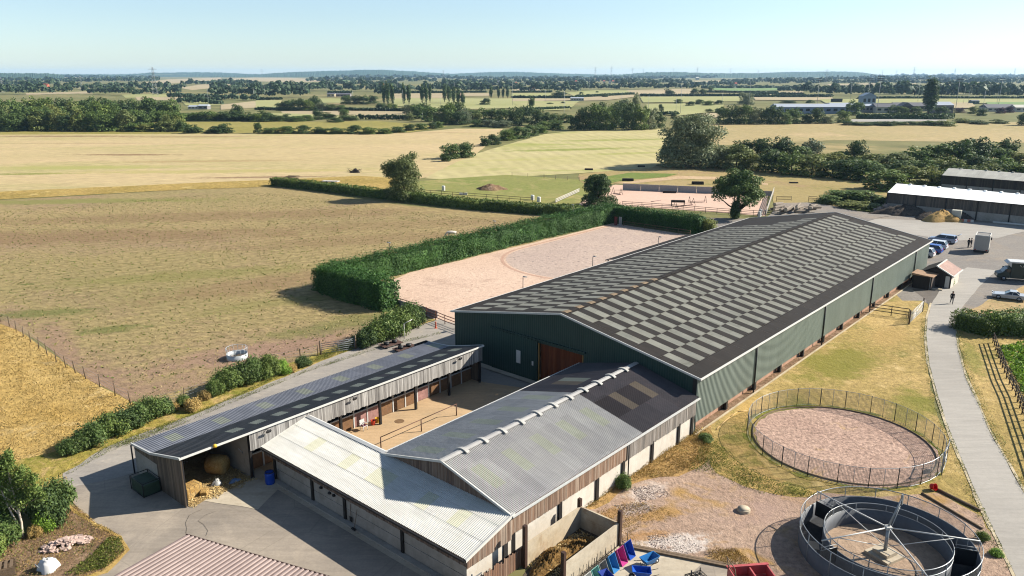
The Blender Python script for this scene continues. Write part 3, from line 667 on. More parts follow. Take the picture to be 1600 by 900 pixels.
for k in range(36):
    a = .4+k*2.0; mb = MB()
    for s_ in (-1, 1):
        mb.add([(a, WB/2, RG+.10), (a+.85, WB/2, RG+.10), (a+.85, WB/2+s_*.36, RG+.035), (a, WB/2+s_*.36, RG+.035)], [(0, 1, 2, 3) if s_ < 0 else (3, 2, 1, 0)])
    mb.build('ridge_vent', m_lichen if k < 9 else m_dark, roof)
# walls
mb = MB()
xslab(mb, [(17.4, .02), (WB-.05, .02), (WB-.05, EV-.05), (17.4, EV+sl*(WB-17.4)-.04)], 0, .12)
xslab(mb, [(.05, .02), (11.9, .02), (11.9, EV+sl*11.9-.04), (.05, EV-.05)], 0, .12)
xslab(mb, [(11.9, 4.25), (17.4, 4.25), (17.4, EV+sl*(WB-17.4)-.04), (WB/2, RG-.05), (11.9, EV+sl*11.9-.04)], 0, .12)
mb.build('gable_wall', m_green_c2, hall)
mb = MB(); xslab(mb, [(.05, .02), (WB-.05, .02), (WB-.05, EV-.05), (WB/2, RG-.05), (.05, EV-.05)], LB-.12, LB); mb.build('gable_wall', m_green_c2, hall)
mb = MB(); mb.box(.13, LB-.13, WB-.14, WB-.04, .02, EV-.04); mb.build('side_wall', m_green_c, hall)
mb = MB(); n_ = int(LB/.25); pr = []
for k in range(n_): x = k*.25; pr += [(x, .0), (x+.07, .0), (x+.105, -.045), (x+.215, -.045), (x+.25, .0)]
vs = [(x, y, z) for z in (1.0, EV-.03) for x, y in pr]; m_ = len(pr)
mb.add(vs, [(k, k+1, m_+k+1, m_+k) for k in range(m_-1)]); mb.box(0, LB, .02, .05, 1.0, EV-.05); mb.build('side_wall', m_green_c, hall)
mb = MB(); mb.box(-.2, LB+.2, -.42, -.29, EV-.17, EV-.03); mb.box(-.2, LB+.2, WB+.29, WB+.42, EV-.17, EV-.03)
mb.build('gutter', m_wtrim, hall)
for x in (-.2, LB+.12):
    mb = MB()
    for s_, y0 in ((1, -.3), (-1, WB+.3)):
        vs = []
        for b in (0, 1):
            y = y0 if b == 0 else WB/2; z = EV+sl*(-.3)+.0 if b == 0 else RG+.02
            vs += [(x, y, z-.13), (x+.08, y, z-.13), (x+.08, y, z+.06), (x, y, z+.06)]
        mb.add(vs, [(0, 1, 2, 3), (7, 6, 5, 4), (0, 4, 5, 1), (1, 5, 6, 2), (2, 6, 7, 3), (3, 7, 4, 0)])
    mb.build('barge_trim', m_trim, hall)
for a in (11.6, 29.7, 46.7, 66.6):
    mb = MB(); mb.tube((a, -.13, .05), (a, -.13, EV-.2), .075, n=8); mb.build('downpipe', m_black, hall)
for k in range(13):
    a = .15+k*(LB-.3)/12; mb = MB(); mb.box(a-.17, a+.17, .08, .42, 0, EV-.1); mb.build('post', m_steel, hall)
for k in range(12):
    a = .35+k*(LB-.3)/12; e = a+(LB-.3)/12-.45
    mb = MB(); mb.box(a, e, .30, .40, .72, .86); mb.box(a, a+.12, .30, .40, .05, .72); mb.build('kick_rail', m_wtrim, hall)
mb = MB(); mb.box(.35, LB-.3, .55, .66, .02, .60); mb.build('kick_wall', m_pinkwall, hall)
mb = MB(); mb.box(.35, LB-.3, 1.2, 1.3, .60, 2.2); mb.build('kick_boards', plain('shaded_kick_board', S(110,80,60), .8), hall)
mb = MB(); mb.box(-.4, LB-.3, -.34, -.2, .0, .14); mb.build('footing', m_kerb, hall)
mb = MB(); mb.add([(.2, .7, .07), (LB-.2, .7, .07), (LB-.2, WB-.2, .07), (.2, WB-.2, .07)], [(0, 1, 2, 3)]); mb.build('riding_surface', m_fibre, hall)
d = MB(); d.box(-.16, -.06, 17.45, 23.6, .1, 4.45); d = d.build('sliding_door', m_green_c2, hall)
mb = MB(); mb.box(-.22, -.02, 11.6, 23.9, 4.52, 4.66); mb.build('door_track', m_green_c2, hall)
mb = MB(); mb.box(.35, .43, 11.9, 17.4, .05, 4.1); mb.build('inner_door', m_stain, hall)
mb = MB(); mb.box(-.04, .10, 17.28, 17.4, .02, 4.25); mb.box(-.04, .10, 11.9, 12.02, .02, 4.25); mb.build('door_frame', plain('ochre_frame', S(170,130,70), .7), hall)
mb = MB(); mb.box(-.20, -.17, 19.6, 20.15, 1.55, 2.9); mb.build('notice', m_wtrim, d)
mb = MB(); mb.box(-.20, -.17, 17.9, 18.1, 1.75, 2.2); mb.build('notice', m_wtrim, d)
# low lean-to on the arena side
lt = yard('spectator_shelter', 'low dark roofed shelter against the arena side of the green riding hall', 'shelter', 34, 29.3)
mb = MB(); vs = [(0, 0, 4.75), (24, 0, 4.75), (24, 3.4, 4.25), (0, 3.4, 4.25)]; mb.add(vs, [(0, 1, 2, 3)]); mb.box(0, 24, 3.34, 3.4, 4.1, 4.25); mb.build('roof', m_dark, lt)
mb = MB(); mb.box(.1, 23.9, 3.1, 3.2, .02, 2.2); mb.build('front_wall', m_dkwood, lt)
for k in range(6): mb = MB(); mb.box(.1+k*4.7, .3+k*4.7, 3.0, 3.1, 0, 4.2); mb.build('post', m_steel, lt)

# ------------------------------------------------------------------ the stable barn with ridge vents
A0, A1 = -24.2, -.06
sb = yard('stable_barn', 'grey corrugated stable barn with white ridge vents and a dark patched far end', 'barn')
mb = MB(); P_ = .146
def mid_mi(side):
    def f(i, j):
        a = A0+.02+(i+.5)*1.02
        if a > -8.6:
            dark = 1
            if side == 0:
                if j == 2 and (-3.6 > a > -5.9 or -6.9 > a > -8.6): return 2
                if j == 2 and (-2.6 > a > -3.6 or -5.9 > a > -6.9): return 4
            elif j == 2 and (-5.0 > a > -7.1): return 4 if i % 2 else 5
            return dark
        if j == 2 and i % 3 == (1 if side == 0 else 1): return 3
        return 0
    return f
rowR = [0, .345, .36, .735, .75, 1.]
def rowidx(f):
    return lambda i, j: f(i, {0: 1, 1: 1, 2: 2, 3: 2, 4: 3}[j])
corr(mb, A0-.12, A1, -.25, 3.44, 6.0, 5.0, P_, .026, [0, .36, .735, 1.0], lambda i, j: mid_mi(0)(i, j+1), 1.02)
rowsL = [0, .30, .76, 1.0]
corr(mb, A0-.12, A1, 12.2, 3.44, 6.0, 5.0, P_, .026, rowsL, lambda i, j: mid_mi(1)(i, j+1), 1.02)
m_dk2 = sheetmat('newer_dark_sheet', S(70,62,62), S(62,56,58), S(80,70,66), rough=.6)
sroof = mb.build('roof', [m_grey_sheet, m_dgrey_sheet, m_dk2, m_gl, m_tan_l, m_gl2], sb)
mb = MB()
for s_ in (-1, 1): mb.add([(A0-.15, 6, 5.10), (A1, 6, 5.10), (A1, 6+s_*.26, 5.035), (A0-.15, 6+s_*.26, 5.035)], [(0, 1, 2, 3) if s_ < 0 else (3, 2, 1, 0)])
mb.build('ridge_cap', m_grey_sheet, sroof)
for k in range(11):
    a = -2.25-k*2.0
    mb = MB(); pr = []
    for q in range(7):
        t = -1+2*q/6; pr.append((6+t*.5, 5.19-abs(t)**1.8*.15))
    n = len(pr); vs = [(a-.14, y, z) for y, z in pr]+[(a+.14, y, z) for y, z in pr]+[(a-.14, y, z-.07) for y, z in pr]+[(a+.14, y, z-.07) for y, z in pr]
    fs = [(q, n+q, n+q+1, q+1) for q in range(n-1)]+[(2*n+q, q, q+1, 2*n+q+1) for q in range(n-1)]+[(n+q, 3*n+q, 3*n+q+1, n+q+1) for q in range(n-1)]+[(0, 2*n, 3*n, n), (n-1, 2*n-1, 4*n-1, 3*n-1)]
    mb.add(vs, fs); mb.build('ridge_vent', plain('weathered_vent', S(204,202,196), .6, 0., .12), sroof) if k == 0 else mb.build('ridge_vent', bpy.data.materials['weathered_vent'], sroof)
# side wall to the stony ground
mb = MB(); hang(mb, A0, -10.9, -.02, 1.85, 3.36, .03, .15, seed=2); mb.build('side_boarding', m_wood_br, sb)
mb = MB(); hang(mb, -10.85, A1, -.02, 1.75, 3.36, .03, .17, seed=3); mb.build('side_boarding', m_wood_gr, sb)
mb = MB(); mb.box(A0+.1, A1, .06, .22, .0, 1.95); mb.build('side_wall', m_white_r, sb)
for a in (-23.9, -19.0, -14.6, -11.2, -7.0, -2.8, -.5):
    mb = MB(); mb.box(a-.17, a+.17, -.05, .055, 0, 1.9); mb.build('post', m_steel, sb)
mb = MB(); mb.tube((-10.7, -.14, .05), (-10.7, -.14, 3.3), .05, n=8); mb.build('downpipe', m_black, sb)
mb = MB(); mb.box(A0-.15, A1, -.40, -.28, 3.30, 3.43); mb.box(A0-.15, A1, 12.26, 12.38, 3.3, 3.43); mb.build('gutter', m_trim, sb)
mb = MB(); xslab(mb, [(.0, 3.0), (12, 3.0), (12, 3.4), (6, 4.92), (0, 3.4)], A0-.02, A0+.08); mb.build('gable_boarding', m_wood_gx, sb)
mb = MB()
for s_, y0 in ((1, -.3), (-1, 12.3)):
    vs = []
    for b in (0, 1):
        y = y0 if b == 0 else 6; z = 3.45 if b == 0 else 5.06
        vs += [(A0-.2, y, z-.14), (A0-.12, y, z-.14), (A0-.12, y, z+.03), (A0-.2, y, z+.03)]
    mb.add(vs, [(0, 1, 2, 3), (7, 6, 5, 4), (0, 4, 5, 1), (1, 5, 6, 2), (2, 6, 7, 3), (3, 7, 4, 0)])
mb.build('barge_trim', m_wtrim, sb)
mb = MB(); mb.box(A0+.1, A1, 11.8, 11.95, 0, 3.35); mb.build('yard_wall', m_conc, sb)
mb = MB(); mb.box(A1-.12, A1-.02, .2, 11.8, 0, 3.3); mb.build('end_wall', m_dkwood, sb)

# ------------------------------------------------------------------ white roofed lean-to across the yard
lw = yard('lean_to_stables', 'white corrugated lean-to with concrete panel walls across the near yard', 'barn')
mb = MB()
def low_mi(i, j): return 0
n0 = int(21.9/P_*6)
rows_ = [0, .36, .69, .97]
for j in range(3):
    t0, t1 = rows_[j], rows_[j+1]; o = len(mb.v)
    for i in range(n0+1):
        b = -.22+21.85*i/n0; h = .026*math.sin(2*PI*b/P_)
        for t, lap in ((t0, .016), (t1+.012, 0)):
            a = -28.45+4.4*t; z = 2.42+1.11*t; mb.v.append((a-.245*(h+lap), b, z+.97*(h+lap)))
    for i in range(n0):
        mb.f.append((o+2*i, o+2*i+1, o+2*i+3, o+2*i+2)); mb.sm.append(True)
        col_ = int((-.22+21.85*(i+.5)/n0)/1.02)
        mb.m.append(1 if j == 1 and col_ in (2, 5, 9, 10, 13, 17) else 0)
lroof = mb.build('roof', [m_white_sheet, m_cream_l], lw)
mb = MB(); vs = [(-24.36, 12.0, 3.50), (-24.1, 12.0, 3.58), (-23.9, 12.0, 3.50)]; vs += [(x, 21.65, z) for x, _, z in vs]
mb.add(vs, [(0, 3, 4, 1), (1, 4, 5, 2)][::1]); mb.box(-24.1, -24.0, 12, 21.6, 2.3, 3.52); mb.build('ridge_cap', m_trim, lroof)
for y in (-.34, 21.62):
    mb = MB(); vs = []
    for a, z in ((-28.5, 2.40), (-24.1, 3.52)): vs += [(a, y, z-.14), (a, y+.1, z-.14), (a, y+.1, z+.06), (a, y, z+.06)]
    mb.add(vs, [(0, 3, 2, 1), (4, 5, 6, 7), (0, 1, 5, 4), (1, 2, 6, 5), (2, 3, 7, 6), (3, 0, 4, 7)])
    mb.build('barge_trim', m_wtrim, lw)
mb = MB(); mb.box(-28.62, -28.5, -.3, 21.65, 2.27, 2.40); mb.build('gutter', m_steel, lw)
mb = MB(); hang(mb, -.2, 21.6, -28.22, 1.72, 2.36, .02, .15, axis=1, seed=8); mb.build('eaves_boarding', m_wood_gx, lw)
edges = [-.1, 5.7, 11.7, 15.5, 20.3, 21.5]
for i in range(4):
    mb = MB(); b0, b1 = edges[i]+.12, edges[i+1]-.12
    for k in range(2): mb.box(-28.16, -28.04, b0, b1, .42*0+.95*k+.03, .95*k+.94)
    mb.build('wall_panel', m_conc, lw)
for b in (5.7, 11.7, 15.5, 20.3):
    mb = MB(); mb.box(-28.28, -27.98, b-.12, b+.12, 0, 1.8); mb.build('post', m_steel, lw)
mb = MB(); mb.box(-28.62, -28.2, -.1, 20.2, .0, .14); mb.build('kerb_step', m_conc, lw)
# right end
mb = MB(); r = random.Random(4); x = -28.2
while x < -24.25:
    e = x+.15; zt = 2.36+1.11*(x+28.45)/4.4; mb.box(x, e-.012, -.1-r.uniform(0, .012), -.07, 1.58+r.uniform(-.02, .02), zt); x = e
mb.build('end_boarding', boards('end_brown_boarding', S(166,136,116), S(140,116,100), S(190,170,152), axis=0), lw)
mb = MB(); mb.box(-28.15, -24.1, -.02, .08, .02, 1.75); mb.build('end_wall', m_white_r, lw)
mb = MB(); mb.box(-24.9, -24.5, -.09, -.03, .3, 1.55); mb.build('window', m_dkvoid, lw)
# slatted pens against the right end
fp = yard('board_fence', 'brown vertical board fence with ragged top beside the white roofed lean-to', 'fence', -28.2, -.9)
mb = MB(); r = random.Random(9); x = .6
while x < 4.9: e = x+.15; mb.box(x, e-.014, 0, .03, .02, 1.25+r.choice((0, 0, 0, .12, -.15))+r.uniform(-.03, .03)); x = e
mb.build('boarding', boards('fence_board', S(156,118,96), S(132,102,86), S(176,146,124), axis=0), fp)
mb = MB(); mb.box(.5, 4.9, .03, .09, .9, 1.0); mb.box(.5, 4.9, .03, .09, .3, .4); mb.build('rail', m_dkwood, fp)
gt = yard('slatted_gate', 'grey slatted metal gate at the corner of the white roofed lean-to', 'gate', -28.2, -.6)
mb = MB()
for k in range(5): mb.box(-.05, .75, 0, .04, .25+.22*k, .33+.22*k)
mb.build('slats', m_galv, gt)
mb = MB(); mb.box(-.12, -.05, -.02, .06, 0, 1.5); mb.build('post', m_galv, gt)

# ------------------------------------------------------------------ the long stable row and hay bay
row = yard('stable_row', 'long stable row with two tone grey roof and silvery boarded fascia', 'stables')
E0, E1 = -34.75, -3.65
mb = MB()
def rfront(i, j):
    if j == 1: return 2 if i % 2 == 1 and 4 <= i else (0 if (i*7) % 5 else 3)
    return 0
corr(mb, E0, E1, 26.35, 2.74, 21.6, 3.98, .2, .02, [0, .38, .66, 1.0], rfront, 1.0)
def rback(i, j): return 2 if j == 1 and i % 4 == 2 else 1
corr(mb, E0, E1, 29.55, 2.48, 26.32, 2.76, .2, .02, [0, .28, .80, 1.0], rback, 1.0)
rroof = mb.build('roof', [m_black_sheet, m_bgrey_sheet, m_gl2, m_dk2], row)
pf = [(21.55, 3.98), (26.35, 2.76), (29.6, 2.48)]
for x in (E0-.1, E1):
    mb = MB()
    for (y0, z0), (y1, z1) in zip(pf, pf[1:]):
        vs = []
        for y, z in ((y0, z0), (y1, z1)): vs += [(x, y, z-.12), (x+.1, y, z-.12), (x+.1, y, z+.06), (x, y, z+.06)]
        mb.add(vs, [(0, 1, 2, 3), (7, 6, 5, 4), (0, 4, 5, 1), (1, 5, 6, 2), (2, 6, 7, 3), (3, 7, 4, 0)])
    mb.build('barge_trim', m_trim, row)
mb = MB(); mb.box(E0-.1, E1+.1, 21.45, 21.57, 3.86, 3.99); mb.build('eaves_gutter', m_wtrim, row)
mb = MB(); hang(mb, -29.35, E1, 21.66, 2.38, 3.88, .06, .19, seed=12); mb.build('fascia_boarding', m_wood_sv, row)
for a in (-34.6, -29.3, -25.1, -20.9, -16.7, -12.5, -8.2, -3.9):
    mb = MB(); mb.box(a-.1, a+.1, 21.7, 21.9, 0, 3.85); mb.build('post', m_steel, row)
mb = MB(); xslab(mb, [(21.6, .02), (25.6, .02), (25.6, 2.85), (21.6, 3.86)], E0+.02, E0+.1); mb.build('end_boarding', m_wood_en, row)
mb = MB(); xslab(mb, [(25.62, .02), (29.3, .02), (29.3, 2.05), (25.62, 2.05)], E0+.02, E0+.14); mb.build('end_panel', m_conc, row)
mb = MB(); xslab(mb, [(25.62, 2.06), (29.3, 2.06), (29.3, 2.44), (26.3, 2.68), (25.62, 2.84)], E0+.02, E0+.1); mb.build('end_boarding', m_wood_en, row)
mb = MB(); mb.box(E0+.15, E1, 29.2, 29.32, .02, 2.46); mb.build('back_wall', m_conc, row)
mb = MB(); xslab(mb, [(22.0, .02), (29.2, .02), (29.2, 2.4), (26.3, 2.66), (22, 3.8)], -29.3, -29.2); mb.build('partition', m_conc, row)
mb = MB(); xslab(mb, [(21.9, .02), (29.2, .02), (29.2, 2.4), (26.3, 2.66), (22, 3.75)], E1-.12, E1-.02); mb.build('end_boarding', m_wood_en, row)
mb = MB(); mb.tube((E0-.14, 29.45, .0), (E0-.14, 29.45, 2.4), .06, n=8); mb.build('downpipe', m_black, row)
# stall fronts
nst = 17; s0, s1 = -29.1, -3.9; wst = (s1-s0)/nst
mb = MB(); mb.box(s0, s1, 23.32, 23.4, 0.02, 3.2); mb.build('stall_shade_sheet', m_dkvoid, row)  # dark sheet standing in for the shade inside the stalls
for k in range(nst):
    a = s0+k*wst
    worn = k in (7, 8, 12)
    mb = MB(); mb.box(a+.07, a+wst-.07, 22.92, 22.98, .1, 1.32); d = mb.build('stall_door' if k % 3 == 1 else 'stall_panel', m_stall2 if worn else m_stall, row)
    mb = MB(); mb.box(a-.06, a+.06, 22.88, 23.0, 0, 2.35); mb.box(a+.06, a+wst-.06, 22.89, 22.99, 1.32, 1.42); mb.build('frame', m_trim, d)
    if k % 2 == 0:
        mb = MB(); mb.tube((a, 22.9, 1.45), (a+.55, 22.9, 2.3), .03, n=5); mb.tube((a, 22.9, 1.45), (a-.55, 22.9, 2.3), .03, n=5); mb.build('brace', m_galv, d)
# floodlights on the fascia
for a, nm in ((-7.1, 'near the riding hall'), (-19.7, 'halfway along the fascia'), (-27.9, 'above the white lean-to')):
    fl = yard('floodlight', 'small black floodlight on the silvery stable fascia '+nm, 'floodlight', a, 21.5, 'floodlights on the stable fascia')
    mb = MB(); mb.obox((0, -.22, 3.62), (.36, .12, .26), 0, ('X', .6)); mb.build('lamp_head', m_black, fl)
    mb = MB(); mb.tube((0, .1, 3.7), (0, -.18, 3.66), .025, n=5); mb.build('bracket', m_black, fl)
yb = yard('warning_beacon', 'yellow beacon on the white eaves beam above the hay bay', 'beacon', -32.2, 21.42)
MB().lathe([(0, 3.9), (.14, 3.9), (.16, 3.98), (.13, 4.1), (0, 4.12)], n=10).build('dome', plain('yellow_plastic', S(240,190,60), .5), yb)

# ------------------------------------------------------------------ maroon roof in the near yard
e0 = G(291, 835.5, 2.6); e1 = G(506, 899, 2.6); ed = (e1-e0).normalized()
mr = thing('maroon_roofed_building', 'low building under a ribbed maroon roof in the near corner of the yard', 'building', (e0.x, e0.y, 0), math.atan2(ed.y, ed.x))
mb = MB(); pt_ = .33; n1 = int(16/pt_); pr = []
for k in range(n1): x = k*pt_; pr += [(x, 0.), (x+.16, 0.), (x+.19, .06), (x+.29, .06), (x+.32, 0.)]
o = len(mb.v)
for x, h in pr: mb.v += [(x, 0, 2.6+h), (x, -11, 3.7+h)]
for k in range(len(pr)-1): mb.f.append((o+2*k, o+2*k+1, o+2*k+3, o+2*k+2)); mb.m.append(1 if k % 5 in (2, 3) else 0); mb.sm.append(False)
mb.build('roof', [m_maroon, sheetmat('maroon_crest_highlight', S(186,166,158), S(176,156,149), S(164,144,137))], mr)  # rib crests painted paler to carry the sun's highlights
mb = MB(); mb.box(.1, 15.8, -.3, -.2, 0, 2.5); mb.box(.1, .2, -10.9, -.31, 0, 2.55, 0, (3.6, 3.6, 2.55, 2.55)); mb.build('wall', m_conc, mr)
mb = MB(); mb.box(-.05, 16, .0, .07, 2.5, 2.63); mb.build('roof_edge', m_brownst, mr)

# ------------------------------------------------------------------ farm barns beyond the hall
def barn(name, label, a0, b_l, b_r, depth, ev, rg, rm, wm, lower=None, slabs=True, vents=True):
    t = yard(name, label, 'barn', a0, b_l); L = b_l-b_r
    mb = MB()
    n = int(L/1.0)
    for (x0, z0), (x1, z1), fl in (((-.3, ev-.06), (depth/2, rg), 0), ((depth+.3, ev-.06), (depth/2, rg), 1)):
        for i in range(n):
            y0, y1 = -L*i/n, -L*(i+1)/n; dz = random.uniform(0, .02)
            mb.add([(x0, y0, z0+dz), (x1, y0, z1+dz), (x1, y1, z1+dz), (x0, y1, z0+dz)], [(3, 2, 1, 0) if not fl else (0, 1, 2, 3)], 0)
    rf = mb.build('roof', rm, t)
    if vents:
        for k in range(1, int(L/3)):
            mb = MB(); mb.obox((depth/2, -k*3.0, rg+.06), (.5, .5, .22), 0); mb.build('ridge_vent', rm, rf)
    for x in (0, depth-.12):
        mb = MB(); mb.box(x, x+.1, -L, 0, ev*.42, ev-.08); mb.build('side_boarding', wm, t)
        mb = MB(); mb.box(x+.02, x+.16, -L, 0, 0, ev*.42-.01); mb.build('wall_panels', m_conc, t)
    for y in (-.1, -L):
        mb = MB(); n_ = [(0, 0.), (0, ev-.1), (depth/2, rg-.08), (depth, ev-.1), (depth, 0.)]
        m0 = len(mb.v); vs = [(x, y, z) for x, z in n_]+[(x, y+.1, z) for x, z in n_]
        mb.add(vs, [(0, 1, 2, 3, 4), (9, 8, 7, 6, 5)]+[(k, 5+k, 5+(k+1) % 5, (k+1) % 5) for k in range(5)]); mb.build('gable_wall', wm, t)
    for k in range(int(L/6)+1):
        mb = MB(); mb.box(-.12, -.005, -.15-k*6, .1-k*6, 0, ev-.1); mb.build('post', m_steel, t)
    mb = MB(); mb.box(-.42, -.3, -L, 0, ev-.18, ev-.05); mb.build('gutter', m_steel, t)
    return t
fb_w = boards('barn_grey_boarding', S(122,112,102), S(106,98,92), S(140,128,116), axis=1, w=.3)
barn('white_roofed_barn', 'long barn with a bright white roof and grey boarded side beyond the gravel yard', 130.7, 22.2, -22, 12, 4.25, 5.55, plain('white_roof_sheet', (.82,.82,.79,1), .6, 0., .04), fb_w)
barn('grey_roofed_barn', 'dark open barn with a weathered grey roof behind the white roofed barn', 174, 21, -16, 12, 4.1, 5.4, sheetmat('weathered_grey_sheet', S(206,204,192), S(192,190,180), S(222,222,212), axis=1), boards('barn_dark_boarding', S(92,82,74), S(78,70,66), S(104,94,84), axis=1, w=.3))

# ------------------------------------------------------------------ sheds by the hall's far end
sh = yard('pink_roofed_shed', 'small shed with a pink tiled slope and dark walls beside the tarmac drive', 'shed', 66.4, -5.2)
mb = MB(); xslab(mb, [(0, 0), (4.0, 0), (4.0, 2.0), (2.0, 3.0), (0, 2.0)], 0, .1); mb.build('gable_wall', m_dkwood, sh)
mb = MB(); xslab(mb, [(0, 0), (4.0, 0), (4.0, 2.0), (2.0, 3.0), (0, 2.0)], 5.0, 5.1); mb.build('gable_wall', m_dkwood, sh)
mb = MB(); mb.box(.1, 5, 0, .1, 0, 2.0); mb.build('side_wall', m_white_r, sh)
mb = MB(); mb.box(.1, 5, 3.9, 4, 0, 2.0); mb.build('side_wall', m_dkwood, sh)
mb = MB(); vs = [(-.25, -.3, 1.88), (5.3, -.3, 1.88), (5.3, 2.0, 3.08), (-.25, 2.0, 3.08)]; mb.add(vs, [(0, 1, 2, 3)], 0)
vs = [(-.25, 4.3, 1.88), (5.3, 4.3, 1.88), (5.3, 2.0, 3.08), (-.25, 2.0, 3.08)]; mb.add(vs, [(3, 2, 1, 0)], 1)
rf = mb.build('roof', [sheetmat('pink_tile', S(176,138,122), S(160,124,110), S(188,152,136), w=.3, rowlen=.3, rib=.3), m_dark], sh)
mb = MB()
for y, z in ((-.3, 1.88), (2., 3.08)): mb.box(-.3, 5.35, y-.08, y+.1, z-.05, z+.07)
vs = []
for (y0, z0) in ((-.3, 1.9), (2.0, 3.1)): vs += [(-.3, y0, z0-.1), (-.1, y0, z0-.1), (-.1, y0, z0+.06), (-.3, y0, z0+.06)]
mb.add(vs, [(0, 3, 2, 1), (4, 5, 6, 7), (0, 1, 5, 4), (1, 2, 6, 5), (2, 3, 7, 6), (3, 0, 4, 7)])
mb.build('barge_boards', m_wtrim, rf)
mb = MB(); mb.box(-.06, -.01, .2, .75, .1, 1.8); mb.build('door', m_wtrim, sh)
s2 = yard('brown_shed', 'little dark shed with a rusty brown lid roof against the riding hall wall', 'shed', 63.6, -3.3)
mb = MB(); mb.box(0, 2.4, 0, 2.5, 0, 1.9, 0, (1.9, 1.9, 2.1, 2.1)); mb.build('walls', m_dkwood, s2)
mb = MB(); mb.box(-.2, 2.6, -.2, 2.7, 1.95, 2.02, 0, (2.02, 2.02, 2.24, 2.24)); mb.build('roof', plain('rusty_sheet', S(176,142,112), .8, 0., .35), s2)
mb = MB(); mb.box(-.05, 0, .15, .22, 0, 1.9); mb.build('corner_post', m_galv, s2)
# ------------------------------------------------------------------ fences
def fence(name, label, pts, h=1.2, rails=3, step=2.4, mat=None, pr=.055, rr=.03, group=None, wires=0, postmat=None, top=False, lean=0., cat='fence'):
    """pts = ground points; posts stand along them, rails run between posts"""
    L = []; 
    for a, b in zip(pts, pts[1:]):
        n = max(1, round((b-a).length/step)); L += [a+(b-a)*(k/n) for k in range(n)]
    L.append(pts[-1]); base = pts[0].copy(); base.z = 0
    t = thing(name, label, cat, base, 0, group); r = random.Random(len(L))
    pm = postmat or mat
    for p in L:
        q = p-base; hh = h*r.uniform(.97, 1.05); mb = MB()
        mb.tube((q.x, q.y, -.05), (q.x+r.uniform(-lean, lean), q.y+r.uniform(-lean, lean), hh), pr, pr*.9, 6); mb.build('post', pm, t)
    if rails:
        mb = MB()
        for a, b in zip(L, L[1:]):
            for k in range(rails):
                z = h*(.95-.9*k/max(rails, 2)); pa, pb = a-base, b-base
                d = (pb-pa).normalized(); nr = Vector((-d.y, d.x, 0))*.02; zz = Vector((0, 0, z)); hh = Vector((0, 0, rr*1.5))
                vs = [pa-nr+zz-hh, pb-nr+zz-hh, pb+nr+zz-hh, pa+nr+zz-hh, pa-nr+zz+hh, pb-nr+zz+hh, pb+nr+zz+hh, pa+nr+zz+hh]
                mb.add(vs, [(0, 3, 2, 1), (4, 5, 6, 7), (0, 1, 5, 4), (1, 2, 6, 5), (2, 3, 7, 6), (3, 0, 4, 7)])
        mb.build('rails', mat, t)
    if wires:
        mb = MB()
        for a, b in zip(L, L[1:]):
            for k in range(wires):
                z = Vector((0, 0, h*(.92-.75*k/max(1, wires)))); mb.tube(a-base+z, b-base+z, .012, n=3, caps=False)
        mb.build('wires', m_galv, t)
    return t
gp = lambda *p: [G(*q) for q in p]
m_oldwood = plain('old_timber', S(132,112,90), .9, 0., .25)
m_dkrail = plain('creosoted_timber', S(84,70,60), .85, 0., .2)
m_redrail = plain('red_brown_timber', S(134,92,78), .85, 0., .2)
m_silv = plain('silvered_timber', S(206,200,190), .85, 0., .15)
fence('post_and_rail_fence', 'dark post and rail fence along the grass bank right of the drive', gp((1551,536), (1560,560), (1572,592), (1586,620), (1604,668), (1650,790)), 1.25, 3, 1.55, m_dkrail, .06, .035)
fence('arena_fence', 'dark rail fence on the near side of the jumping arena', gp((972,323), (1050,328), (1120,334), (1196,339)), 1.3, 3, 2.4, m_dkrail)
fence('arena_fence', 'red brown rail fence at the near end of the pink sand arena', [W(8.4, 49.5), W(8.0, 44), W(7.0, 38), W(6.2, 31.2)], 1.25, 3, 2.1, m_redrail)
fence('arena_fence', 'low grey rail fence along the foot of the shaded conifer hedge', [W(76.2, 57), W(76.4, 42)], 1.0, 2, 2.4, m_oldwood)
fence('paddock_fence', 'thin post and rail fence on the green paddock beside the low hedge', gp((640,302), (760,311), (832,316.5)), 1.2, 2, 3.2, m_dkrail)
fence('paddock_fence', 'wire fence with spaced posts between the hay field and the green paddock', gp((800,275.5), (850,279), (905,283.5)), 1.3, 0, 4.5, m_oldwood, wires=3)
fence('wire_fence', 'leaning wire fence between the ripe grass field and the brown pasture', gp((-60,470), (15,510), (48,535), (88,566), (134,592), (180,619), (204,631)), 1.35, 0, 2.9, m_oldwood, .06, wires=3, lean=.12)
fence('wire_fence', 'short wire fence behind the roadside bushes below the ring feeder', gp((232,640), (288,627), (345,607), (400,575), (470,563)), 1.3, 0, 4., m_oldwood, .06, wires=3, lean=.1)
fence('wire_fence', 'short wire fence joining the grey field gate posts', gp((470,563), (497,556)), 1.3, 0, 1.6, m_oldwood, .06, wires=4)
fence('arena_boards', 'white topped board fence on the right side of the jumping arena', gp((1197,337), (1203,318), (1209,301)), 1.5, 5, 2.4, m_silv, .05, .05)
fence('arena_boards', 'pale board fence slanting out from behind the middle round tree', gp((868,318), (905,301)), 1.1, 3, 3., m_silv, .05, .06)
fence('yard_rails', 'brown rail fence between the old logs and the gravel yard', gp((1213,315), (1236,314.5)), 1.3, 3, 3, m_dkrail)
fence('yard_rails', 'short brown rail fence beside the brambles of the gravel yard', gp((1263,315.5), (1276,316)), 1.4, 3, 3, m_dkrail)
fence('lawn_rails', 'brown rail fence across the lawn beside the riding hall', gp((1358,489), (1392,494), (1419,498)), 1.35, 3, 2.4, m_dkrail)
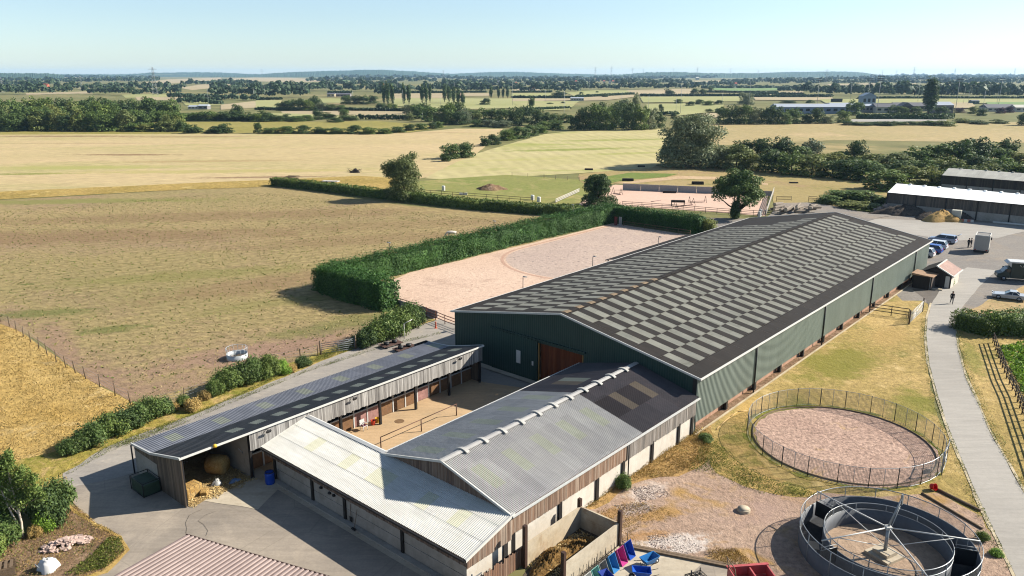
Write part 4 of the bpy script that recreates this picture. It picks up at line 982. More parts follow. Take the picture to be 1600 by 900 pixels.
# jumping arena kickboard wall
w_ = gp((973,297), (1118,303)); kb = thing('arena_wall', 'grey sleeper wall along the back of the jumping arena', 'wall', w_[0])
d_ = w_[1]-w_[0]; mb = MB()
for k in range(5):
    a = d_*(k/5); b = d_*((k+1)/5-.003); n_ = Vector((-d_.y, d_.x, 0)).normalized()*.06
    mb.add([a-n_, b-n_, b+n_, a+n_]+[p+Vector((0, 0, 1.75)) for p in (a-n_, b-n_, b+n_, a+n_)], [(0, 3, 2, 1), (4, 5, 6, 7), (0, 1, 5, 4), (1, 2, 6, 5), (2, 3, 7, 6), (3, 0, 4, 7)])
mb.build('panels', plain('grey_sleeper', S(186,182,180), .85, 0., .12), kb)
w2 = gp((1118,303), (1206,306)); kb2 = thing('arena_wall', 'lower grey wall behind the right hand tree of the jumping arena', 'wall', w2[0]); d2 = w2[1]-w2[0]; mb = MB(); n_ = Vector((-d2.y, d2.x, 0)).normalized()*.06; o_ = Vector()
mb.add([o_-n_, d2-n_, d2+n_, o_+n_]+[p+Vector((0, 0, 1.2)) for p in (o_-n_, d2-n_, d2+n_, o_+n_)], [(0, 3, 2, 1), (4, 5, 6, 7), (0, 1, 5, 4), (1, 2, 6, 5), (2, 3, 7, 6), (3, 0, 4, 7)]); mb.build('panels', m_conc, kb2)
# solid bottom board of the near arena end
ab = yard('arena_end_boards', 'grey boarded bank wall under the red brown arena rails', 'wall', 8.1, 40.5); mb = MB(); mb.box(-.05, .05, 0, 9, 0, 1.0); mb.build('boards', plain('grey_boards', S(150,144,150), .85, 0., .15), ab)
# gates
def gate(name, label, a, b, h=1.2, bars=5, mat=None, postmat=None, mesh=False):
    t = thing(name, label, 'gate', a); d = b-a; L = d.length; u = d.normalized(); mb = MB()
    for k in range(bars):
        z = .18+(h-.2)*k/(bars-1); mb.tube(u*.08+Vector((0, 0, z)), d-u*.08+Vector((0, 0, z)), .028, n=5)
    for f in (.03, .5, .97): mb.tube(d*f+Vector((0, 0, .15)), d*f+Vector((0, 0, h)), .03, n=5)
    mb.tube(d*.05+Vector((0, 0, .2)), d*.95+Vector((0, 0, h)), .022, n=5)
    mb.build('bars', mat, t)
    for p in (Vector(), d):
        mb = MB(); mb.tube(p, p+Vector((0, 0, h+.35)), .09, n=8); mb.build('post', postmat or mat, t)
    return t
gate('field_gate', 'grey metal field gate between two posts at the edge of the brown pasture', G(501,555), G(556,546), 1.35, 6, plain('dull_steel', S(128,132,136), .5, .2), m_oldwood)
gate('field_gate', 'silver metal gate standing open on the lawn by the drive', G(1420,507), G(1441,487), 1.5, 7, plain('bright_galvanised', S(226,226,222), .4, .1), m_dkrail)

# ------------------------------------------------------------------ round pen
pen = thing('round_pen', 'round mesh fenced lunging pen with pinkish chip floor on the lawn', 'round pen', C_PEN)
mb = MB(); mb2 = MB(); NP = 44
def netmat():
    t = NT('wire_netting'); u = t.sep(t.pos(True)); 
    ang = t.math('MULTIPLY', t.math('ARCTAN2', u[1], u[0]), 7.6/.10); z = t.math('DIVIDE', u[2], .10)
    f = lambda q: t.math('LESS_THAN', t.math('FRACT', q), .17)
    k = t.math('MAXIMUM', f(ang), f(z)); tr = t.n('ShaderNodeBsdfTransparent'); ms = t.n('ShaderNodeMixShader')
    t.col(S(150,150,146), .5); t.L(k, ms.inputs[0]); t.L(tr.outputs[0], ms.inputs[1]); t.L(t.b.outputs[0], ms.inputs[2])
    t.L(ms.outputs[0], t.t.nodes['Material Output'].inputs[0]); return t.m
m_net = netmat()
ga = -.62                                  # gate direction
for k in range(NP):
    a = 2*PI*k/NP; p = Vector((R_PEN*math.cos(a), R_PEN*math.sin(a), 0))
    m_ = MB(); big = k % 2 == 0; m_.tube(p, p+Vector((0, 0, 1.76 if big else 1.72)), .035 if big else .02, n=6); m_.build('post', m_steel if big else m_galv, pen)
pts = [Vector((R_PEN*math.cos(2*PI*k/NP), R_PEN*math.sin(2*PI*k/NP), 1.72)) for k in range(NP+1)]
mb.ring(R_PEN, 1.72, .022, NP, 5); mb.build('top_rail', m_galv, pen)
mb = MB(); mb.ring(R_PEN, .1, .018, NP, 5); mb.build('bottom_rail', m_galv, pen)
m_ = MB(); m_.lathe([(R_PEN, .06), (R_PEN, 1.72)], n=NP); m_.build('netting', m_net, pen)
mb = MB(); mb.lathe([(R_PEN-.5, 0), (R_PEN-.5, .14), (R_PEN-.42, .14), (R_PEN-.42, 0)], n=NP); mb.build('edging', m_oldwood, pen)
gd = Vector((math.cos(ga), math.sin(ga), 0)); gn = Vector((-gd.y, gd.x, 0))
mb = MB()
for s_ in (-1.3, 1.3): mb.tube(gd*(R_PEN+.05)+gn*s_, gd*(R_PEN+.05)+gn*s_+Vector((0, 0, 2.0)), .05, n=6)
for z in (.2, 1.85): mb.tube(gd*(R_PEN+.07)-gn*1.25+Vector((0, 0, z)), gd*(R_PEN+.07)+gn*1.25+Vector((0, 0, z)), .03, n=5)
mb.build('gate', m_galv, pen)
mb = MB(); mb.obox(gd*(R_PEN+.10)-gn*.2+Vector((0, 0, 1.05)), (.03, .9, .4), ga); mb.build('notice', m_wtrim, pen)

# ------------------------------------------------------------------ horse walker
wk = thing('horse_walker', 'round covered-wall horse walker with spoked arms around a mast', 'horse walker', C_WLK)
RO, RI = 5.25, 3.76
m_wpan = plain('grey_rubber_panel', S(104,108,114), .6, 0., .12)
m_wnet = None
def netmat2(name, rad, dens=.3):
    t = NT(name); u = t.sep(t.pos(True)); ang = t.math('MULTIPLY', t.math('ARCTAN2', u[1], u[0]), rad/.06); z = t.math('DIVIDE', u[2], .06)
    f = lambda q: t.math('LESS_THAN', t.math('FRACT', q), dens*.5)
    k = t.math('MAXIMUM', f(ang), f(z)); tr = t.n('ShaderNodeBsdfTransparent'); ms = t.n('ShaderNodeMixShader'); t.col(S(132,136,138), .5)
    t.L(k, ms.inputs[0]); t.L(tr.outputs[0], ms.inputs[1]); t.L(t.b.outputs[0], ms.inputs[2]); t.L(ms.outputs[0], t.t.nodes['Material Output'].inputs[0]); return t.m
m_wnet = netmat2('walker_netting', RO)
for rad, hs, ht, nm in ((RO, 1.25, 2.0, 'outer'), (RI, 1.15, 1.6, 'inner')):
    mb = MB(); mb.lathe([(rad, .03), (rad, hs), (rad-.05, hs), (rad-.05, .03)], n=64); mb.build(nm+'_wall_panels', m_wpan, wk)
    mb = MB(); mb.lathe([(rad-.045, hs), (rad-.045, ht)], n=64); mb.build(nm+'_netting', m_wnet, wk)
    for z in (hs, ht):
        mb = MB(); mb.ring(rad, z, .03, 64); mb.build(nm+'_rail', m_galv, wk)
    for k in range(16 if nm == 'outer' else 12):
        a = 2*PI*k/(16 if nm == 'outer' else 12)+.1; mb = MB(); mb.tube((rad*math.cos(a), rad*math.sin(a), 0), (rad*math.cos(a), rad*math.sin(a), ht), .032, n=6); mb.build('post', m_galv, wk)
mb = MB(); mb.tube((0, 0, .3), (0, 0, 2.05), .11, n=12); mb.build('pole', m_galv, wk)
mb = MB(); mb.obox((0, 0, 2.1), (.36, .36, .2)); mb.build('hub', m_wtrim, wk)
mb = MB(); mb.obox((0, 0, .12), (1.7, 1.7, .22), .5); mb.obox((.0, 0, .34), (1.05, 1.05, .26), .5); mb.build('base', m_pad, wk)
mt = G(1411, 775, 4.0)-C_WLK; mb = MB(); mb.tube((0, 0, 2.15), mt, .075, .06, 8); mb.tube((0, 0, 1.3), mt*.86+Vector((0, 0, -.1)), .03, n=6); mb.obox(mt*.86+Vector((.06, 0, .35)), (.12, .12, .7), .6); mb.build('mast', m_galv, wk)
m_bgate = plain('black_rubber_gate', S(34,36,40), .5)
for ax, ay in ((1280, 772), (1281, 848), (1530, 848), (1452, 908)):
    q = G(ax, ay, 2.1)-C_WLK; a = math.atan2(q.y, q.x); d = Vector((math.cos(a), math.sin(a), 0)); nr = Vector((-d.y, d.x, 0))
    mb = MB(); mb.tube(d*.15+Vector((0, 0, 2.1)), d*(RO-.1)+Vector((0, 0, 2.22)), .045, n=6)
    for f in (.72,): mb.tube(d*.1+Vector((0, 0, .75)), d*(RO*f)+Vector((0, 0, 2.12)), .028, n=5)
    mb.build('arm', m_trim, wk)
    mb = MB(); mb.obox(d*4.5+Vector((0, 0, .95)), (1.25, .04, 1.1), a); g_ = mb.build('divider_gate', m_bgate, wk)
    mb = MB()
    for z in (1.5, 1.72): mb.tube(d*3.85+Vector((0, 0, z)), d*5.15+Vector((0, 0, z)), .02, n=5)
    for r_ in (3.9, 4.5, 5.1): mb.tube(d*r_+Vector((0, 0, 1.4)), d*r_+Vector((0, 0, 2.2)), .015, n=4)
    mb.build('hanger', m_galv, g_)
mb = MB(); mb.obox((RI*.97*math.cos(2.85)-.9, RI*.97*math.sin(2.85)+.15, .05), (1.2, .9, .06), -.3); mb.build('ramp_mat', m_pad, wk)

# ------------------------------------------------------------------ muck bay and barrows
mbay = yard('muck_bay', 'concrete panel muck bay with steel posts against the stable barn', 'muck bay', -24, -1)
mb = MB()
for z in (0, .82): mb.box(.0, 5.9, -.18, -.05, z+.0, z+.81)
mb.build('back_panel', m_cwall, mbay)
mb = MB()
for z in (0, .82): mb.box(5.75, 5.88, -3.2, -.19, z, z+.81)
mb.build('end_panel', m_cwall, mbay)
mb = MB()
for z in (0, .82): mb.box(.0, 5.74, -3.25, -3.12, z, z+.81)
mb.build('side_panel', m_pad, mbay)
for a, b, h in ((-.1, -.15, 3.0), (5.85, -3.25, 2.55), (-.15, -3.2, 2.5), (5.8, -.05, 2.2)):
    mb = MB(); mb.box(a-.12, a+.12, b-.12, b+.12, 0, h); mb.build('post', m_brownst, mbay)
mb = MB()
r = random.Random(2)
mbt = MB()
# heap of muck
def heap(mb, c, rx, ry, h, seed, n=14, m=24, rough=.18, rz=0., pw=1.4):
    r = random.Random(seed); ca, sa = math.cos(rz), math.sin(rz)
    ring = []
    for j in range(n+1):
        f = j/n; row_ = []
        for k in range(m):
            a = 2*PI*k/m; q = f*(1+.18*math.sin(3*a+seed)+.1*math.sin(5*a+seed*2)); x, y = rx*q*math.cos(a), ry*q*math.sin(a)
            z = h*max(0, 1-f**pw)*(1+r.uniform(-rough, rough))+(r.uniform(0, rough*h*.4) if j < n else -.05)
            row_.append((c[0]+x*ca-y*sa, c[1]+x*sa+y*ca, c[2]+z))
        ring.append(row_)
    vs = [p for q in ring for p in q]; fs = [(j*m+k, (j+1)*m+k, (j+1)*m+(k+1) % m, j*m+(k+1) % m) for j in range(n) for k in range(m)]
    mb.add(vs, fs, 0, True)
m_muck = land('straw_muck', S(176,138,84), S(140,108,62), S(200,168,110), big=.8, patch=1.2, fine=5., fk=(.4,1.4), bstr=1., bdist=.2)
mb = MB(); heap(mb, (1.4, -1.2, 0), 2.2, 1.0, .75, 4, 18, 44, .32); heap(mb, (3.6, -1.5, 0), 1.8, 1.1, .5, 9, 18, 44, .32)
o = mb.build('straw_muck_heap', m_muck, None, W(-24, -1), RZ); tag(o, 'low heap of brown straw muck inside the concrete bay', 'muck heap')
def barrow(col, label, loc, rz, upright=False, name='wheelbarrow'):
    t = thing(name, label, 'wheelbarrow', loc, rz, 'wheelbarrows in the yard')
    mb = MB(); x0, x1, w0, w1 = -.42, .52, .26, .40
    out = [(-.36, -.22, .34), (.30, -.20, .30), (.30, .20, .30), (-.36, .22, .34)]; top = [(-.55, -.36, .70), (.62, -.33, .74), (.62, .33, .74), (-.55, .36, .70)]
    inn = [(x*.92, y*.9, z+.03) for x, y, z in out]; it = [(x*.94, y*.92, z) for x, y, z in top]
    vs = out+top+inn+it
    fs = [(3, 2, 1, 0)]+[(k, (k+1) % 4, 4+(k+1) % 4, 4+k) for k in range(4)]+[(8, 9, 10, 11)]+[(8+(k+1) % 4, 8+k, 12+k, 12+(k+1) % 4) for k in range(4)]+[(4+k, 4+(k+1) % 4, 12+(k+1) % 4, 12+k) for k in range(4)]
    mb.add(vs, fs); parts = [mb.build('tub', plain('barrow_'+label.split()[0]+'_plastic', col, .4, 0., .1), t)]
    mb = MB(); mb.lathe([(0, -.05), (.12, -.05), (.19, -.05), (.2, 0), (.19, .05), (.12, .05), (0, .05)], n=16); w = mb.build('wheel', m_black, t); w.location = (.62, 0, .2); w.rotation_euler = (PI/2, 0, 0); parts.append(w)
    mb = MB(); mb.lathe([(0, -.06), (.09, -.06), (.1, 0), (.09, .06), (0, .06)], n=12); q = mb.build('hub', m_wtrim, w)
    mb = MB()
    for s_ in (-1, 1): mb.path([Vector((.62, s_*.09, .2)), Vector((.1, s_*.24, .30)), Vector((-.5, s_*.30, .46)), Vector((-1.0, s_*.30, .62))], .02, 6); mb.path([Vector((-.2, s_*.24, .36)), Vector((-.38, s_*.27, .02)), Vector((-.5, s_*.27, .36))], .016, 5)
    parts.append(mb.build('frame', m_steel, t))
    if upright:
        t.rotation_euler = (0, math.radians(72), 0); t.rotation_euler = (Matrix.Rotation(rz, 4, 'Z') @ Matrix.Rotation(math.radians(68), 4, 'Y')).to_euler()
        t.location = Vector(loc)+Vector((0, 0, .0))
    return t
wr = RZ-PI/2                # away from the wall
tilt = [(-18.85, S(30,84,190), 'royal blue wheelbarrow stood against the bay wall next to the brown post'),
        (-19.75, S(206,70,150), 'magenta wheelbarrow stood against the bay wall'),
        (-20.7, S(60,140,205), 'sky blue wheelbarrow stood against the bay wall beside the magenta one'),
        (-21.7, S(150,150,148), 'grey wheelbarrow stood against the bay wall'),
        (-22.5, S(140,200,190), 'pale turquoise wheelbarrow stood against the bay wall'),
        (-23.3, S(226,226,220), 'white wheelbarrow stood against the bay wall')]
for a, c, l in tilt: barrow(c, l, W(a, -4.9, .32), wr, True)
barrow(S(50,130,200), 'mid blue wheelbarrow standing free on the pale concrete pad', W(-18.9, -7.0), RZ-.3)
barrow(S(20,90,200), 'bright blue wheelbarrow nose down nearest the camera on the pale pad', W(-20.3, -7.35), RZ+2.2)
barrow(S(40,70,170), 'deep blue wheelbarrow half hidden at the bottom of the pale pad', W(-22.2, -6.1), RZ+1.2)
barrow(S(214,58,44), 'red wheelbarrow parked in the shaded courtyard by the stable barn', W(-5.2, 14.4), RZ+.4)
# kerb beside the pad
kb_ = yard('timber_edging', 'dark timber edging between the pale pad and the stony ground', 'edging', -18.2, -4.6); mb = MB()
p0, p1 = Vector((0, 0, 0)), W(-15.6, -11.2)-W(-18.2, -4.6); p1 = Matrix.Rotation(-RZ, 4, 'Z') @ p1
d = (p1-p0); n_ = Vector((-d.y, d.x, 0)).normalized()*.09
for o_ in (0, .26): mb.add([p0-n_+n_*o_*9, p1-n_+n_*o_*9, p1+n_+n_*o_*9, p0+n_+n_*o_*9]+[q+Vector((0, 0, .18)) for q in (p0-n_+n_*o_*9, p1-n_+n_*o_*9, p1+n_+n_*o_*9, p0+n_+n_*o_*9)], [(0, 3, 2, 1), (4, 5, 6, 7), (0, 1, 5, 4), (1, 2, 6, 5), (2, 3, 7, 6), (3, 0, 4, 7)])
mb.build('boards', m_oldwood, kb_)
te = thing('timber_edging', 'long dark sleeper edging between the walker gravel and the lawn by the drive', 'edging', G(1463,766)); mb = MB(); mb.tube((0, 0, .1), G(1532,800)-G(1463,766)+Vector((0, 0, .1)), .13, n=4); mb.build('sleepers', m_oldwood, te)
te = thing('timber_edging', 'sleeper edging behind the horse walker near the drive', 'edging', G(1440,772)); mb = MB(); mb.tube((0, 0, .08), G(1535,828)-G(1440,772)+Vector((0, 0, .08)), .1, n=4); mb.build('sleepers', m_oldwood, te)

# red trailer at the foot of the pad
tr = thing('muck_trailer', 'faded red muck trailer with a tubular frame beside the horse walker', 'trailer', G(1172,921), .12)
m_red = plain('faded_red_paint', S(204,98,98), .55, 0., .2)
mb = MB()
for (x0, x1, y0, y1) in ((-1.2, 1.3, -.75, -.67), (-1.2, 1.3, .67, .75), (-1.2, -1.12, -.66, .66), (1.22, 1.3, -.66, .66)): mb.box(x0, x1, y0, y1, .55, 1.15)
mb.box(-1.2, 1.3, -.75, .75, .47, .54); mb.box(.1, .2, -.66, .66, .55, 1.1); mb.build('body', m_red, tr, bevel=.01)
mb = MB(); mb.box(-1.28, 1.38, -.83, -.62, 1.152, 1.20); mb.box(-1.28, 1.38, .62, .83, 1.152, 1.20); mb.build('rim', m_red, tr)
for s_ in (-1, 1):
    mb = MB(); mb.lathe([(0, -.1), (.2, -.1), (.33, -.09), (.36, 0), (.33, .09), (.2, .1), (0, .1)], n=18); w = mb.build('wheel', m_black, tr); w.location = (.1, s_*.9, .36); w.rotation_euler = (PI/2, 0, 0)
mb = MB(); mb.path([Vector((-1.2, -.6, 1.15)), Vector((-1.35, -.6, 1.95)), Vector((-1.35, .6, 1.95)), Vector((-1.2, .6, 1.15))], .03, 6); mb.path([Vector((-1.35, -.6, 1.6)), Vector((-1.35, .6, 1.6))], .02, 5); mb.build('frame', m_oldwood, tr); MB().path([Vector((-1.2, 0, .6)), Vector((-2.2, 0, .5))], .05, 6).build('drawbar', m_oldwood, tr)
eq = thing('chain_harrow', 'small grey and black harrow lying in front of the red trailer', 'harrow', G(1090,905), .4); mb = MB()
for k in range(5): mb.tube((-.6, -.5+.25*k, .15), (.6, -.5+.25*k, .15), .03, n=5); mb.tube((-.6+.3*k, -.5, .12), (-.6+.3*k, .5, .12), .025, n=5)
mb.tube((-.5, 0, .15), (-.5, 0, .75), .05, n=6); mb.tube((.3, .2, .15), (.3, .2, .6), .04, n=6); mb.build('frame', m_steel, eq)

# ------------------------------------------------------------------ small things in the yard
def lathe_thing(name, label, cat, loc, prof, mat, n=16, part='body', group=None):
    t = thing(name, label, cat, loc, 0, group); MB().lathe(prof, n=n, smooth=False).build(part, mat, t); return t
t = lathe_thing('barrel', 'blue plastic barrel at the corner of the white roofed lean-to', 'barrel', W(-28.85, 20.1), [(0, 0), (.30, 0), (.34, .08), (.36, .3), (.35, .6), (.36, .85), (.30, .98), (0, .98)], plain('blue_plastic', S(28,84,200), .35)); MB().lathe([(.3, .985), (.33, .97), (.33, 1.03), (.3, 1.03)], n=16).build('rim', m_black, t)
t = lathe_thing('manhole_cover', 'round rusty manhole cover in the courtyard concrete', 'manhole cover', W(-15.2, 21.0, .05), [(0, .012), (.42, .012), (.45, 0)], plain('rusty_iron', S(140,110,78), .8, .1, .2), 20, 'cover')
t = lathe_thing('chamber_cover', 'pale round concrete cover on the stony ground', 'cover', G(1162,799), [(.0, .25), (.40, .25), (.45, .22), (.46, .0)], m_pad, 20, 'ring'); MB().lathe([(0, .29), (.38, .29), (.38, .251), (0, .251)], n=20).build('lid', m_pad, t)
t = lathe_thing('bucket', 'red plastic bucket on its side by the round pen gate', 'bucket', G(1453,764), [(0, .05), (.2, .05), (.26, .42), (.24, .42), (.18, .08), (0, .08)], plain('red_plastic', S(226,36,30), .4)); t.rotation_euler = (1.2, .3, .4); t.location.z = .22
for a, b, c, l in ((-17.2, 22.2, S(236,80,50), 'red bucket beside the white chair in the courtyard'), (-16.6, 22.3, S(240,190,60), 'yellow bucket next to the red one in the courtyard')):
    lathe_thing('bucket', l, 'bucket', W(a, b, .05), [(0, 0), (.17, 0), (.24, .42), (.22, .42), (.16, .04), (0, .04)], plain('bucket_'+l.split()[0], c, .4), 14, group='buckets in the courtyard')
ch = yard('garden_chair', 'white plastic garden chair outside the stable row', 'chair', -18.4, 22.0); ch.location.z = .05
m_wp = plain('white_plastic', S(242,240,236), .4)
mb = MB(); mb.box(-.25, .25, -.25, .25, .40, .44); mb.build('seat', m_wp, ch)
mb = MB(); mb.box(-.25, .25, .22, .26, .45, .92); mb.build('backrest', m_wp, ch)
for x in (-.22, .22):
    for y in (-.22, .22): mb = MB(); mb.tube((x, y, 0), (x, y, .4), .025, n=5); mb.build('leg', m_wp, ch)
    mb = MB(); mb.box(x-.03, x+.03, -.24, .22, .62, .65); mb.tube((x, -.2, .44), (x, -.2, .62), .02, n=5); mb.build('armrest', m_wp, ch)
mb = MB(); mb.box(-.2, .2, -.2, .15, .441, .50); mb.build('cushion', plain('plum_cloth', S(110,50,70), .9), ch)
hr = yard('hitching_rail', 'rusty hitching rail on three posts in the middle of the courtyard', 'rail', -19.6, 18.0); hr.location.z = .05
h0 = FAB(605,692); h1 = FAB(645,676); hm = plain('rusty_pipe', S(110,78,62), .7)
for k, a in enumerate((-.2, 4.3, 8.6)):
    mb = MB(); mb.tube((a, 0, 0), (a, 0, 1.15), .05, n=7); mb.build('post', hm, hr)
mb = MB(); mb.tube((-.2, 0, 1.12), (4.3, 0, 1.12), .04, n=7); mb.tube((4.3, 0, 1.12), (8.6, 0, 1.12), .04, n=7); mb.build('rail', hm, hr)
# cage against the end of the row
cg = yard('feed_cage', 'dark green mesh cage bin against the end wall of the stable row', 'cage', -36.1, 25.2)
mb = MB(); mb.box(.05, 1.25, .05, 2.0, .06, .95); mb.build('bin', plain('dark_green_bin', S(60,84,66), .6, 0., .25), cg)
mb = MB()
for x in (0, 1.3):
    for y in (0, 2.05): mb.tube((x, y, 0), (x, y, 1.15), .035, n=5)
for z in (.08, 1.12):
    for y in (0, 2.05): mb.tube((0, y, z), (1.3, y, z), .03, n=5)
    for x in (0, 1.3): mb.tube((x, 0, z), (x, 2.05, z), .03, n=5)
mb.build('frame', m_steel, cg)
# tools on the lean-to wall
for b, z, l in ((14.4, 1.55, 'black round hook nearest the blue barrel on the lean-to wall'), (13.4, 1.5, 'middle black round hook on the lean-to wall'), (12.9, 1.5, 'black round hook farthest from the blue barrel on the lean-to wall')):
    t = yard('wall_hook', l, 'hook', -28.2, b, 'round hooks on the lean-to wall'); MB().lathe([(0, -.12), (.13, -.06), (.16, 0), (.13, .06), (0, .12)], (0, 0, z), n=12).build('knob', m_black, t)
t = yard('broom', 'broom leaning on the concrete panels of the white roofed lean-to', 'broom', -28.3, 10.2); MB().tube((-.35, 0, .05), (0, 0, 1.5), .02, n=5).build('handle', m_oldwood, t); MB().box(-.45, -.28, -.2, .2, 0.14, .22).build('head', m_black, t)
t = yard('shovel', 'shovel hung on the concrete panels of the white roofed lean-to', 'shovel', -28.25, 11.0); MB().tube((0, 0, .6), (0, 0, 1.6), .02, n=5).build('handle', m_oldwood, t); MB().box(-.04, .0, -.13, .13, .25, .6).build('blade', m_steel, t)
# hay bay
m_hay_b = land('bale_straw', S(212,176,112), S(190,150,88), S(226,196,136), big=1.2, patch=2., fine=7., fk=(.55,1.3), bstr=1., bdist=.08)
def bale(label, a, b, size, rz, z=0., tilt=None):
    t = yard('hay_bale', label, 'hay bale', a, b, 'bales in the hay bay'); mb = MB(); mb.obox((0, 0, size[2]/2+z), size, rz, tilt); o = mb.build('straw', m_hay_b, t, bevel=.08)
    mb = MB()
    for f in (-.3, 0, .3): mb.obox((size[0]*f*math.cos(rz), size[0]*f*math.sin(rz), size[2]/2+z), (.02, size[1]+.01, size[2]+.01), rz, tilt)
    mb.build('twine', m_oldwood, o); return t
bale('square straw bale with broken corners at the left of the hay bay', -33.6, 23.0, (1.3, 1.0, .9), .15)
bale('small straw bale beside the square one in the hay bay', -32.9, 22.4, (.8, .55, .4), .9)
rb = yard('round_bale', 'large round hay bale at the back of the hay bay', 'round bale', -30.6, 24.6); o = MB().lathe([(0, -.75), (.6, -.75), (.75, -.6), (.78, 0), (.75, .6), (.6, .75), (0, .75)], n=24).build('straw', m_hay_b, rb); o.rotation_euler = (PI/2, 0, .5); o.location = (0, 0, .76)
mb = MB()
rs = np.random.default_rng(5); n = 2600
P = np.c_[rs.uniform(0, 5.2, n), rs.uniform(-1.0, 2.2, n), rs.uniform(.01, .12, n)]; k = (P[:, 1] > -1+.5*np.abs(np.sin(P[:, 0]*1.7))); P = P[k]
V, F = leaf_quads(P, np.c_[rs.normal(size=(len(P), 2))*.4, np.ones(len(P))], .10, rs, .25)
o = bpy.data.objects.new('loose_straw', np_mesh('loose_straw', V, F, [leafmat('straw_litter', S(224,196,136), S(206,170,104), S(240,220,170), .02, 2., 0.)])); COL.objects.link(o); o.location = W(-34.4, 22.0); o.rotation_euler[2] = RZ; tag(o, kind='stuff')
yp('straw_floor', [(-34.5,21.4),(-29.5,21.7),(-29.4,29),(-34.5,29)], land('strawy_floor', S(206,176,122), S(176,148,104), S(222,194,140), big=.6, patch=1., fine=5., fk=(.6,1.3), bstr=.6), .06, .6, .08)
t = yard('feed_sack', 'crumpled silver sack between the bales of the hay bay', 'sack', -31.6, 23.0); mb = MB(); heap(mb, (0, 0, 0), .5, .35, .45, 6, 6, 12, .3); mb.build('bag', plain('silver_wrap', S(190,190,186), .4), t)
t = yard('feed_sack', 'blue and white sack lying at the front of the hay bay', 'sack', -30.5, 22.4); mb = MB(); heap(mb, (0, 0, 0), .6, .3, .25, 3, 6, 12, .3); mb.build('bag', plain('blue_white_wrap', S(120,150,190), .5, 0., .5, 4.), t)
t = yard('pallet', 'grey pallet standing at the back of the hay bay', 'pallet', -32.6, 27.8); mb = MB()
for k in range(6): mb.box(0, 1.2, 0, .03, .1+.18*k, .2+.18*k)
mb.build('slats', m_oldwood, t)

# ------------------------------------------------------------------ by the track
for (px, py, rz, l) in ((611,541,.75,'left one of two rusty black slatted frames dumped beside the track'), (633,547,.75,'right one of two rusty black slatted frames dumped beside the track')):
    t = thing('rail_frame', l, 'frame', G(px, py), rz, 'rusty frames by the track'); mb = MB()
    for k in range(4): mb.box(-1.3, 1.3, -.55+.33*k, -.37+.33*k, .25, .36)
    mb.build('slats', plain('rusty_rail', S(104,80,72), .7, .1, .3), t)
    for x in (-.6, .5): mb = MB(); mb.lathe([(0, 0), (.3, 0), (.3, .24), (0, .24)], (x, 0, .37), n=12); mb.build('drum', m_black, t)
    mb = MB(); mb.box(-1.0, -.85, -.6, .62, 0, .24); mb.box(.85, 1.0, -.6, .62, 0, .24); mb.build('bearer', m_black, t)
t = lathe_thing('traffic_post', 'orange plastic post beside the track near the hall corner', 'post', G(681,513), [(0, 0), (.22, 0), (.22, .06), (.09, .08), (.07, .85), (0, .87)], plain('orange_plastic', S(236,110,70), .5))
t = lathe_thing('traffic_cone', 'orange and white cone in front of the dark spoil heap', 'cone', G(1404,336.5), [(0, 0), (.25, 0), (.25, .04), (.18, .05), (.05, .75), (0, .76)], plain('cone_orange', S(240,110,90), .5)); MB().lathe([(.136, .3), (.141, .3), (.098, .52), (.094, .52)], n=16).build('band', m_wtrim, t)
lp = thing('lamp_post', 'thin white bent lamp post among the roadside bushes', 'lamp post', G(632,530)); MB().path([Vector((0, 0, 0)), Vector((0, 0, 1.9)), Vector((.9, .55, 2.25))], .04, 6).build('pole', m_wtrim, lp)
def arena_light(label, a, b, h, arm):
    t = yard('arena_light', label, 'floodlight', a, b, 'floodlights round the pink sand arena'); MB().tube((0, 0, 0), (0, 0, h), .06, .045, 7).build('pole', m_steel, t); MB().obox((arm*.25, -.1, h+.06), (.6, .32, .14), .3, ('Y', .25)).build('lamp_head', m_galv, t)
for a, l in ((12.5, 'nearest the hall corner'), (27, 'second from the hall corner'), (44, 'third from the hall corner')): arena_light('grey arena floodlight on a pole beside the hall, '+l, a, 30.0, 6.3, 1)
for a, l in ((19, 'nearest the clipped end'), (43, 'halfway along'), (66, 'nearest the far corner')): arena_light('grey arena floodlight rising out of the conifer hedge '+l, a, 62.3, 5.0, -1)
for k, (px, py) in enumerate(((656,414), (716,398), (827,371), (882,357))):
    lathe_thing('dressage_marker', f'small white marker board at the hedge foot, {ordn(k)} from the near end of the arena', 'marker', G(px, py+3), [(0, 0), (.3, 0), (.3, .1), (.12, .12), (.1, .75), (0, .76)], m_wp, 8, group='arena markers')
for px, c, l in ((962, S(150,70,70), 'dark red upright jump stand in the far corner of the pink arena'), (969, S(226,226,222), 'white louvred jump stand in the far corner of the pink arena')):
    t = thing('jump_stand', l, 'jump stand', G(px, 352), RZ); mb = MB()
    for x in (-.28, .28): mb.box(-.04, .04, x-.04, x+.04, 0, 1.75)
    mb.box(-.25, .25, -.32, .32, 0, .08)
    mb.build('posts', plain(l.split()[0]+'_paint', c, .6), t); mb = MB()
    for k in range(9): mb.box(-.03, .03, -.235, .235, .15+.18*k, .27+.18*k)
    mb.build('slats', plain(l.split()[0]+'_slat_paint', c, .6), t)
